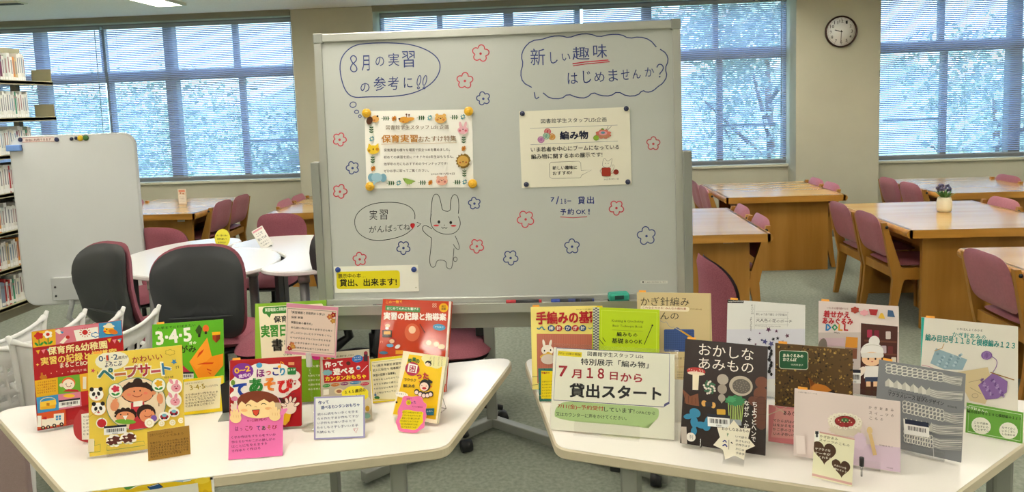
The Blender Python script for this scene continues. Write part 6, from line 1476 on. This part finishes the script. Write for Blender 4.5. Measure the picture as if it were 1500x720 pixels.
# 13 dark brown amigurumi book (985, 490) 3.6
def d_drk(a):
    a.full('#2c1712'); a.rect(50, 60, 520, 340, '#321a14')
    a.text('おかしな', 148, 130, 432, 150, 58, '#ece4da', .0, res=2); a.text('あみもの', 144, 200, 430, 216, 56, '#ece4da', .0, res=2)
    a.oval(131, 215, 49, 20, '#c03a34', 3); a.oval(131, 226, 46, 10, '#e8d8c4', 3); a.poly([(112, 230), (146, 232), (138, 312), (108, 312)], '#ece0c8')
    for k in range(12): a.oval(95 + (k * 29) % 74, 205 + (k * 13) % 18, 3, 3, '#e8c8b8', n=6)
    for k in range(30): a.oval(198 + 32 * cos(k * 2.4) * (k / 30) ** .5, 296 + 36 * sin(k * 2.4) * (k / 30) ** .5, 6, 6, '#e4dcd0' if k % 2 else '#4a7a5c', n=8)
    a.oval(270, 252, 30, 28, '#b8aca0'); a.oval(266, 302, 25, 26, '#a89c90'); a.oval(262, 348, 19, 20, '#b0a498'); a.poly([(252, 362), (272, 362), (260, 378)], '#a89c90')
    a.oval(365, 282, 62, 52, '#beb2a2', 4, n=28); a.oval(368, 284, 48, 38, '#6e665e', 4, n=24)
    for k in range(26): t = k * 2.399; r_ = (k / 26) ** .5; a.oval(368 + 42 * r_ * cos(t), 284 + 32 * r_ * sin(t), 4, 3, '#8e857a', n=6)
    a.oval(474, 260, 34, 30, '#7c4a30'); a.oval(470, 322, 40, 40, '#7c4a30'); a.oval(430, 360, 30, 24, '#744430', 30); a.oval(470, 420, 44, 90, '#6a3e2a')
    for k in range(5): a.ring(470, 330 + k * 30, 34, 8, 2, '#5a3220', 0, 0, 180, 8)
    a.poly([(58, 310), (96, 345), (138, 330), (142, 396), (98, 392), (70, 384)], '#8a5638'); 
    for k in range(4): a.line([(70 + k * 18, 336 + k * 6), (64 + k * 20, 384)], 3, '#6a3e26')
    a.oval(168, 380, 14, 16, '#d8a860'); a.oval(216, 388, 13, 16, '#d8a860'); a.rrect(174, 372, 212, 396, 4, '#2c2c34')
    for cx, cy, rx, ry, rt in ((118, 432, 30, 24, 20), (82, 452, 26, 14, -10), (112, 482, 20, 30, 0), (150, 496, 34, 18, 10), (176, 500, 22, 26, 0), (108, 530, 16, 24, 10), (180, 470, 10, 24, 20)): a.oval(cx, cy, rx, ry, '#3a8cae', rt)
    a.rrect(234, 408, 280, 436, 4, '#d0a83c')
    for k in range(9): a.line([(300 + k * 8, 470), (296 + k * 10, 370)], 4, '#b8cc7c')
    a.blob(334, 360, 50, 26, '#3f8a5c', 10, .15); a.blob(314, 354, 22, 14, '#52a070', 7, .2); a.rect(304, 458, 364, 488, '#a0a4a8', .04)
    barcode(a, 184, 434, 118, 66, .05)
    for cx, cy in ((310, 532), (344, 572), (318, 592)): a.blob(cx, cy, 34, 20, '#c8bca8', 8, .1, 30)
    a.vtext('ちょっとヘンで', 438, 360, 578, 24, '#f2ede6', .02, slant=-.05); a.vtext('なぜか、かわいい。', 396, 356, 622, 26, '#f2ede6', .02, slant=-.04)
    a.oval(92, 562, 25, 24, '#e6e0d8'); a.text('刊', 82, 574, 102, 575, 24, '#4a4a4a'); a.rect(40, 508, 70, 600, '#b8aea4')
book((.3109, 1.8006, -19.7, 22, .2082, .2652), .014, '#2c1712', 'dark brown amigurumi book with knitted mushroom and balloon dog', [(1007.8, 504.4), (1125.8, 510.8), (1120.6, 670.6), (993.3, 656)], d_drk, (985, 490), 3.6, .004, stand='wire', slabel='wire stand holding the dark brown amigurumi book')
# 14 pale flower pouch book (1055, 430) 3.273
def d_whi(a):
    a.full('#e6e6e2'); a.rect(20, 180, 420, 420, '#dcdce4'); a.rect(34, 38, 112, 54, '#2a2a2c', .02); a.text('applemints', 38, 51, 108, 53, 9, '#f0f0ee', .01)
    for y in (96, 126, 156): a.line([(170, y), (330, y + 4)], 1, '#a8a8a8')
    a.line([(166, 62), (164, 180)], 1, '#a8a8a8'); a.line([(324, 100), (322, 168)], 1, '#a8a8a8')
    a.text('刺しゅう糸で編む かぎ針編み', 172, 114, 320, 118, 12, '#5a5a5a'); a.text('大人色の花のポーチ', 172, 146, 344, 152, 17, '#4a4a4c', .005); a.text('flower pouch crochet works', 168, 168, 290, 172, 8, '#7a7a7a')
    a.vtext('POUCH', 154, 62, 110, 9, '#6a6a6a'); a.vtext('crochet', 148, 122, 190, 8, '#6a6a6a')
    for x, y, r_, c in ((190, 200, 6, '#7a4a80'), (232, 182, 14, '#6a3a60'), (270, 190, 9, '#6a3a60'), (322, 212, 12, '#6a3a58'), (140, 230, 12, '#2a2438'), (215, 240, 15, '#5a5a90'), (255, 228, 10, '#1c1c2c'), (276, 224, 10, '#1c1c2c'), (200, 232, 8, '#4a4a78'), (170, 252, 7, '#6a3a60'), (300, 240, 8, '#5a5a90'), (245, 250, 16, '#6a6a9a')):
        a.star(x, y, r_, r_ * .45, 5, c, x)
    for k in range(5): a.oval(236 + (k % 2) * 8, 270 + k * 28, 8, 10, '#2a2a30'); a.oval(246 - (k % 2) * 8, 284 + k * 28, 6, 8, '#2a2a30')
book((.5073, 2.1355, -19.69, 13.88, .2223, .276), .010, '#e6e6e2', 'pale grey flower pouch book with scattered dark purple petals', [(1065.7, 441.6), (1179.7, 449.9), (1179, 590), (1063, 576)], d_whi, (1055, 430), 3.273, .008, slabel='clear stand under the pale flower pouch book')
# 15 brown forest floor book (1120, 430) 2.482
def d_bro(a):
    a.full('#6e5430'); r = random.Random(8)
    for k in range(620):
        x, y = r.uniform(20, 325), r.uniform(190, 560); a.oval(x, y, r.uniform(2.5, 5.5), r.uniform(2, 4.5), r.choice(('#8a7040', '#a8884a', '#4a3820', '#c0a058', '#5a4828', '#3c2e1c', '#94783c')), r.uniform(0, 180), n=6)
    a.rrect(54, 212, 158, 278, 10, '#e0e4d0', .04); a.rrect(56, 214, 156, 276, 9, '#2c6a48', .04); a.text('あみぐるみの', 68, 236, 140, 239, 12, '#f0f0e0', .03); a.text('おさんぽ', 68, 250, 116, 252, 12, '#f0f0e0', .03); a.text('寺西恵里子', 96, 267, 140, 269, 7, '#d8e0cc')
    a.poly([(158, 310), (182, 330), (210, 335), (240, 352), (246, 368), (200, 372), (160, 366), (166, 340)], '#b8782c'); a.poly([(182, 330), (160, 308), (168, 342)], '#8a5420'); a.oval(205, 352, 34, 18, '#c88634', 15); a.poly([(214, 366), (250, 352), (256, 376)], '#3a2a20')
book((.5695, 1.86, -18.33, 14, .1891, .2325), .012, '#6e5430', 'brown leafy forest floor book with a green title label and fox', [(1136, 506.5), (1249, 515.8), (1250, 652), (1135, 637)], d_bro, (1120, 430), 2.482, .008, slabel='clear stand under the brown forest floor book')
# 16 dress-up doll book (1120, 430) 2.482
def d_dol(a):
    a.full('#e4d8d4'); a.rect(194, 150, 500, 420, '#cfc4c0'); a.poly([(350, 116), (484, 128), (478, 400), (346, 400)], '#5a2e26'); 
    for y in (176, 222, 268): a.rect(362, y, 480, y + 7, '#7a4a3a', .05)
    for k, (x, y, c) in enumerate(((372, 140, '#b03a5a'), (398, 142, '#8a2a44'), (440, 146, '#d8ccc8'), (366, 196, '#c0b0a8'), (384, 196, '#e0d8cc'), (400, 200, '#8aa0a8'), (424, 198, '#c8b8c0'), (448, 200, '#7a3a3a'), (460, 240, '#d8d0c0'))): a.rrect(x, y, x + 18, y + 28, 3, c)
    a.text('いろいろな洋服を着せられる', 226, 64, 304, 68, 8, '#8a3a3a', .01); a.text('着せかえ', 214, 94, 308, 98, 24, '#c0303c', .05); a.text('あみぐるみ', 210, 118, 320, 122, 22, '#c0303c', .05)
    for t, x0, x1, c in (('D', 222, 240, '#3a8ac0'), ('O', 244, 264, '#3a9a6a'), ('L', 268, 282, '#e0a030'), ('L', 288, 302, '#c0303c')): a.text(t, x0, 142, x1, 143, 22, c, .06)
    a.text('Miya', 252, 154, 272, 155, 7, '#333333', .01)
    a.blob(328, 68, 14, 11, '#b04a3a', 6, .15); a.blob(362, 78, 15, 10, '#e0a8b0', 6, .15); a.poly([(378, 64), (412, 66), (406, 88), (384, 86)], '#b02a34'); a.poly([(422, 78), (430, 80), (438, 100), (412, 98)], '#e0bc4c'); a.poly([(448, 68), (466, 70), (474, 94), (446, 92)], '#4a6a90')
    a.poly([(296, 165), (338, 168), (336, 206), (292, 204)], '#d89a3c'); a.poly([(292, 206), (336, 208), (334, 246), (290, 244)], '#8a5a44'); a.rect(200, 170, 292, 200, '#d0b8c0'); a.oval(208, 210, 18, 40, '#8a8078', 10); a.rect(196, 236, 290, 400, '#b8a8a4')
    a.oval(398, 182, 20, 20, '#efece8'); a.oval(390, 220, 42, 34, '#efece8'); a.oval(388, 246, 36, 26, '#f0cca8'); a.oval(376, 246, 3.5, 4, '#3a2420'); a.oval(402, 246, 3.5, 4, '#3a2420'); a.oval(390, 256, 4, 2, '#c8605a'); a.rrect(350, 224, 432, 242, 8, '#e6e2dc'); a.ring(390, 205, 34, 10, 2, '#d0ccc4', 0, 180, 360)
    a.poly([(364, 272), (412, 272), (420, 318), (360, 316)], '#ece8e4'); a.oval(350, 292, 12, 22, '#efe4d8', 40); a.oval(424, 290, 10, 22, '#efe4d8', -30); a.rect(364, 312, 414, 330, '#44506c'); a.rect(368, 328, 384, 348, '#f0cca8'); a.rect(394, 328, 410, 348, '#f0cca8'); a.rect(364, 346, 386, 380, '#5a3826'); a.rect(392, 346, 414, 380, '#5a3826'); a.oval(326, 310, 18, 26, '#c8a888')
    barcode(a, 306, 284, 42, 50, .03)
book((.7838, 2.1395, -19.92, 13.62, .2175, .2652), .012, '#e4d8d4', 'pale pink dress-up crocheted doll book with a shelf and knit hat', [(1199, 444), (1316.6, 452), (1317, 588), (1198, 574)], d_dol, (1120, 430), 2.482, .008, slabel='clear stand under the dress-up doll book')
# 17 crochet sweets book (1150, 560) 4.5
def d_cak(a):
    a.full('#e2d4d0'); a.poly([(300, 400), (760, 440), (750, 605), (260, 540)], '#d8c4d4'); a.text('かぎ針で編むスイーツの本', 98, 88, 224, 100, 9, '#6a5a58')
    for t, y, n in (('かぎ針あみ', 186, 5), ('スイーツの', 222, 5), ('こもの', 256, 3)):
        for k, ch in enumerate(t): a.text(ch, 560 + k * 36, y + k * 4, 578 + k * 36, y + k * 4 + 2, 18 if ch != 'ー' else 3, '#5a3c38', .01)
    a.oval(398, 290, 112, 62, '#e4dcc8', 4, n=30); a.blob(398, 270, 112, 54, '#ece6d6', 18, .05, 4, 72); a.blob(392, 335, 104, 30, '#d8cebc', 16, .08, 4, 64)
    for k in range(16): t = radians(k * 22.5); a.oval(398 + 98 * cos(t), 270 + 44 * sin(t), 13, 10, '#f2ecdf'); a.oval(398 + 98 * cos(t), 272 + 44 * sin(t), 6, 5, '#d8ceb8')
    a.oval(398, 270, 70, 36, '#7a2c26'); 
    for k in range(9): t = radians(k * 40); a.oval(398 + 48 * cos(t), 272 + 22 * sin(t), 20, 16, '#a8343a' if k % 2 else '#94302e')
    a.oval(396, 262, 26, 14, '#4a7a48')
    for k in range(8): a.oval(356 + k * 12, 262 + (k % 2) * 14, 4, 4, '#d8c8a8', n=8)
    a.blob(490, 400, 42, 56, '#dcc8d8', 9, .07); a.poly([(548, 348), (572, 350), (598, 488), (572, 492)], '#d8bc8c'); a.oval(558, 328, 19, 25, '#dcc294'); a.text('河崎ゆみこ', 614, 428, 706, 440, 11, '#6a5458'); a.text('文化出版', 656, 574, 700, 580, 8, '#6a5458')
    a.rect(64, 366, 124, 486, '#eee2de', .05); a.line([(40, 500), (750, 605)], 3, '#f0e8e4')
book((.5783, 1.7391, -21.55, 13.5, .2347, .1612), .008, '#e2d4d0', 'landscape pale pink crochet sweets book with a strawberry cake', [(1166.7, 573.8), (1321.6, 591), (1316.7, 694.4), (1159, 671)], d_cak, (1150, 560), 4.5, .008, slabel='wide clear stand under the crochet sweets book')
# 18 grey macrame book (1270, 450) 2.665
def d_mac(a):
    a.full('#8a8c90')
    for (x0, y0, x1, y1, hh, kind) in ((82, 262, 305, 292, 36, 0), (75, 318, 250, 352, 36, 1), (140, 410, 300, 444, 44, 0), (140, 470, 250, 490, 40, 1), (140, 520, 250, 545, 46, 0)):
        n = 11; sl = (y1 - y0) / (x1 - x0)
        for k in range(n):
            x = x0 + (x1 - x0) * k / n; y = y0 + sl * (x - x0); wd = (x1 - x0) / n
            if kind == 0:
                for j in range(3): a.ring(x + wd / 2, y - hh / 2 + hh * (j + .5) / 3, wd * .62, hh * .19, 4, '#dcdad2' if (j + k) % 2 else '#c8c6be', 0, 0, 360, 8)
            else: a.poly([(x, y - hh * (.5 if k % 2 else .1)), (x + wd, y - hh * (.1 if k % 2 else .5)), (x + wd, y + hh * .4), (x, y + hh * .4)], '#d8d6ce' if k % 2 else '#c4c2ba')
        for k in range(9): yy = y1 - hh * .4 + hh * .9 * k / 9; a.line([(x1, yy), (x1 + 30, yy + 8), (388 - k, yy + 10 + (k % 3) * 3)], 2.6, '#dcdad4' if k % 2 else '#b8b6b0')
    a.text('Macrame Accessories and Bags', 88, 352, 236, 378, 8, '#2c2c30'); a.text('マクラメレース 結びのデザイン', 84, 368, 302, 404, 18, '#2a2a2e', .01); a.text('松田紗和', 318, 408, 356, 414, 8, '#3a3a3c')
    a.rect(140, 455, 238, 512, '#eceae6', .16); a.rect(146, 456, 238, 474, '#26304c', .16)
    for k in range(12): a.rect(156 + k * 6, 482 + k, 159 + k * 6, 498 + k, '#3a3a40')
    a.line([(250, 540), (250, 610)], 2, '#d8d8d8')
book((.7961, 1.7964, -33, 20, .1908, .2087), .012, '#8a8c90', 'grey macrame design book showing knotted white cord bands', [(1290.6, 535.6), (1420.8, 552), (1404, 684.5), (1277, 655)], d_mac, (1270, 450), 2.665, .008, slabel='clear stand under the grey macrame book')
# 19 white and teal stitch symbol book (1270, 450) 2.665
def d_tel(a):
    a.full('#e4e0d6'); a.poly([(208, 48), (224, 49), (206, 245), (190, 243)], '#2ab0a4')
    a.text('いちばんよくわかる', 350, 98, 450, 106, 10, '#5a5a58', .01); a.text('かぎ針あみの', 332, 124, 464, 136, 20, '#2a9a94', .02); a.text('編み目記号１１８と模様編み１２３', 226, 138, 576, 172, 26, '#2a9a94', .025)
    a.poly([(268, 168), (290, 176), (390, 212), (372, 252), (300, 250), (246, 226)], '#9cb4be')
    for k in range(24): a.oval(275 + (k * 17) % 96, 190 + (k * 23) % 50, 6, 5, '#b4c8d0' if k % 2 else '#86a0ac', n=8)
    a.line([(262, 178), (292, 168), (300, 150)], 3, '#c8a878'); a.oval(466, 196, 22, 17, '#8a6aa4'); 
    for k in range(3): a.ring(466, 196, 7 + 5 * k, 14, 1.5, '#a88ac0', 40 * k)
    a.line(smooth([(486, 200), (508, 215), (505, 240), (490, 262)], False), 3, '#8a6aa4'); a.poly([(340, 262), (470, 242), (478, 268), (500, 300), (460, 385), (400, 372)], '#d4c4a0'); a.poly([(492, 262), (548, 298), (545, 340), (508, 364), (462, 368), (432, 312)], '#9474ac')
    for k in range(20): a.star(448 + (k * 19) % 88, 290 + (k * 29) % 66, 8, 3, 6, '#b098c4' if k % 2 else '#7a5a94', k * 11)
    a.line([(480, 262), (574, 292)], 4, '#a8844c'); a.line([(395, 300), (440, 290)], 2, '#a89c84'); a.line([(400, 320), (444, 345)], 2, '#a89c84'); a.ring(420, 352, 12, 8, 2, '#a89c84'); a.line([(212, 232), (240, 238), (268, 250)], 2, '#c87a98')
book((1.0422, 2.0566, -25.63, 13.2, .2327, .2362), .012, '#e4e0d6', 'white stitch symbol book with teal spine and lettering at the right end', [(1349.5, 468), (1491.4, 482), (1491, 610), (1347, 588)], d_tel, (1270, 450), 2.665, .012, slabel='clear stand under the white and teal stitch book')
# cards on the right table
def d_c9(a):
    a.full('#4a8a80'); r = random.Random(3)
    for k in range(60): a.oval(r.uniform(88, 280), r.uniform(452, 690), 6, 4, r.choice(('#2a3a34', '#c8a870', '#2a6a68')), r.uniform(0, 180), n=7)
    a.rect(110, 470, 262, 664, '#ecd820'); a.text('手編みの', 112, 492, 170, 488, 15, '#b03428', .03)
    for k in range(6): a.scribble(116, 552 + k * 20, 186, 548 + k * 20, 10, '#5a5020')
card('leopard_card', (-.0597, 2.1187 - .03, 0, 12, .0765, .0975), 'yellow note card with green leopard border before the hand knitting book', [(788.7, 534.8), (825, 533), (826, 582), (789.8, 582.7)], d_c9, (770, 440), 4.8)
def d_c13(a):
    a.text('おかしなあみもの', 162, 550, 296, 560, 15, '#5a4a40', .02)
    for k in range(5): a.scribble(228, 584 + k * 19, 300 - (k > 2) * 30, 592 + k * 19, 11, '#5a5048')
    a.text('?', 186, 578, 196, 578, 14, '#3a8a5c', .02); a.line([(196, 596), (194, 640)], 4, '#b8b0a4'); a.line(smooth([(166, 606), (176, 596), (184, 608)], False), 5, '#2a3a8a'); a.line(smooth([(164, 624), (178, 616), (186, 628)], False), 6, '#2a3a8a'); a.line([(206, 606), (214, 612)], 5, '#3a3a3a')
st_out = [(222 + (106 if k % 2 == 0 else 72) * cos(radians(k * 25.714 - 90)), 600 + (98 if k % 2 == 0 else 68) * sin(radians(k * 25.714 - 90))) for k in range(14)]
card('star_card', (.375, 1.722, -18, 14, .1, .1), 'cream star-shaped card before the dark brown amigurumi book', [(1018, 629), (1076, 634), (1074, 690), (1016, 683)], d_c13, (985, 490), 3.6, mat('cream_card2', '#f0e8d4', .6), outline=st_out, clip=False)
def d_c15(a):
    a.full('#e8989c'); a.poly([(30, 400), (100, 402), (240, 420), (238, 520), (12, 506)], '#f0b4b0'); a.text('あみぐるみの', 56, 424, 140, 430, 16, '#4a2c30', .02)
    for k in range(4): a.scribble(20, 450 + k * 16, 150, 458 + k * 16, 11, '#4a2c30')
    a.line([(0, 425), (70, 378)], 4, '#e8dcc0'); a.line([(20, 380), (60, 415)], 3, '#e8dcc0')
card('pink_card', (.5417, 1.822, -18.2, 12, .1543, .0927), 'salmon pink note card before the brown forest floor book', [(1122, 587), (1215, 594), (1215, 651), (1121, 640)], d_c15, (1120, 430), 2.482)
def d_c17(a):
    a.full('#e8e4c8'); a.poly([(195, 322), (476, 374), (474, 386), (193, 334)], '#d0a8a0'); a.poly([(180, 612), (432, 662), (430, 676), (178, 626)], '#d8b0a8'); a.rrect(184, 324, 226, 400, 4, '#f0efe8'); a.rect(196, 328, 220, 348, '#2c2c34'); a.rect(200, 348, 216, 372, '#5a5a60')
    a.text('かぎ針あみ', 228, 372, 354, 392, 20, '#6a6040', .01); a.text('スイーツのこもの', 224, 398, 432, 434, 18, '#6a6040', .01)
    for cx, cy, s_ in ((258, 470, 1.0), (368, 570, .74)):
        P = [(cx + s_ * 5.1 * 16 * sin(t) ** 3, cy + s_ * 14 * (t - t) - s_ * 5.2 * (13 * cos(t) - 5 * cos(2 * t) - 2 * cos(3 * t) - cos(4 * t)) + .18 * s_ * 16 * 5 * sin(t) ** 3) for t in [2 * pi * k / 36 for k in range(36)]]; a.poly(P, '#5c4230')
    for k, t in enumerate(('サプライな', 'ケーキが', 'つくれちゃう')): a.text(t, 196, 460 + k * 27, 300 if k != 2 else 330, 472 + k * 27, 17, '#f0e8d8', .015)
    for k, t in enumerate(('かわいいを', '編めちゃう')): a.text(t, 322, 562 + k * 22, 400, 582 + k * 22, 13, '#f0e8d8', .015)
card('heart_card', (.5892, 1.6428, -30.4, 17.83, .0861, .1057), 'cream card with two brown hearts before the crochet sweets book', [(1193, 631.6), (1254.9, 643.3), (1245.6, 712), (1189.6, 701)], d_c17, (1150, 560), 4.5)
def d_c19(a):
    a.full('#7ab050'); a.line([(402, 388), (604, 418), (598, 524), (388, 486)], 2, '#d8e8c8', True); a.text('かぎ針あみの', 392, 398, 470, 416, 10, '#f0f4e4', .015); a.text('編み目記号１１８と模様編み１２３', 392, 414, 600, 440, 12, '#2c3c20', .02)
    for cx, cy in ((442, 464), (550, 482)):
        a.oval(cx, cy, 38, 33, '#f0efe0', 8); [a.scribble(cx - 27, cy - 8 + k * 13, cx + 27, cy - 3 + k * 13, 9, '#4a5a38') for k in range(3)]
card('green_card', (1.0612, 1.8626, -31.9, 15.7, .1221, .0765), 'green note card with two white circles before the teal spined book', [(1418, 591.8), (1499.6, 603.8), (1497.8, 650.8), (1411.8, 633.9)], d_c19, (1270, 450), 2.665)
p = onz(1262, 697, TT)
PC = empty('pen_clip', (p.x, p.y + .0, TT), 0, 'small black clip standing before the crochet sweets book', 'clip')
b = MB(); b.tube([(0, 0, 0), (0, 0, .028)], .0022, 6); b.build('pin', M_chrome, PC)
b = MB(); b.tube([(0, 0, .026), (0, 0, .046)], .0055, 8); b.build('cap', M_dark, PC)
print('objects', len(bpy.data.objects), 'tris', sum(len(p.vertices) - 2 for o in bpy.data.objects if o.type == 'MESH' for p in o.data.polygons))
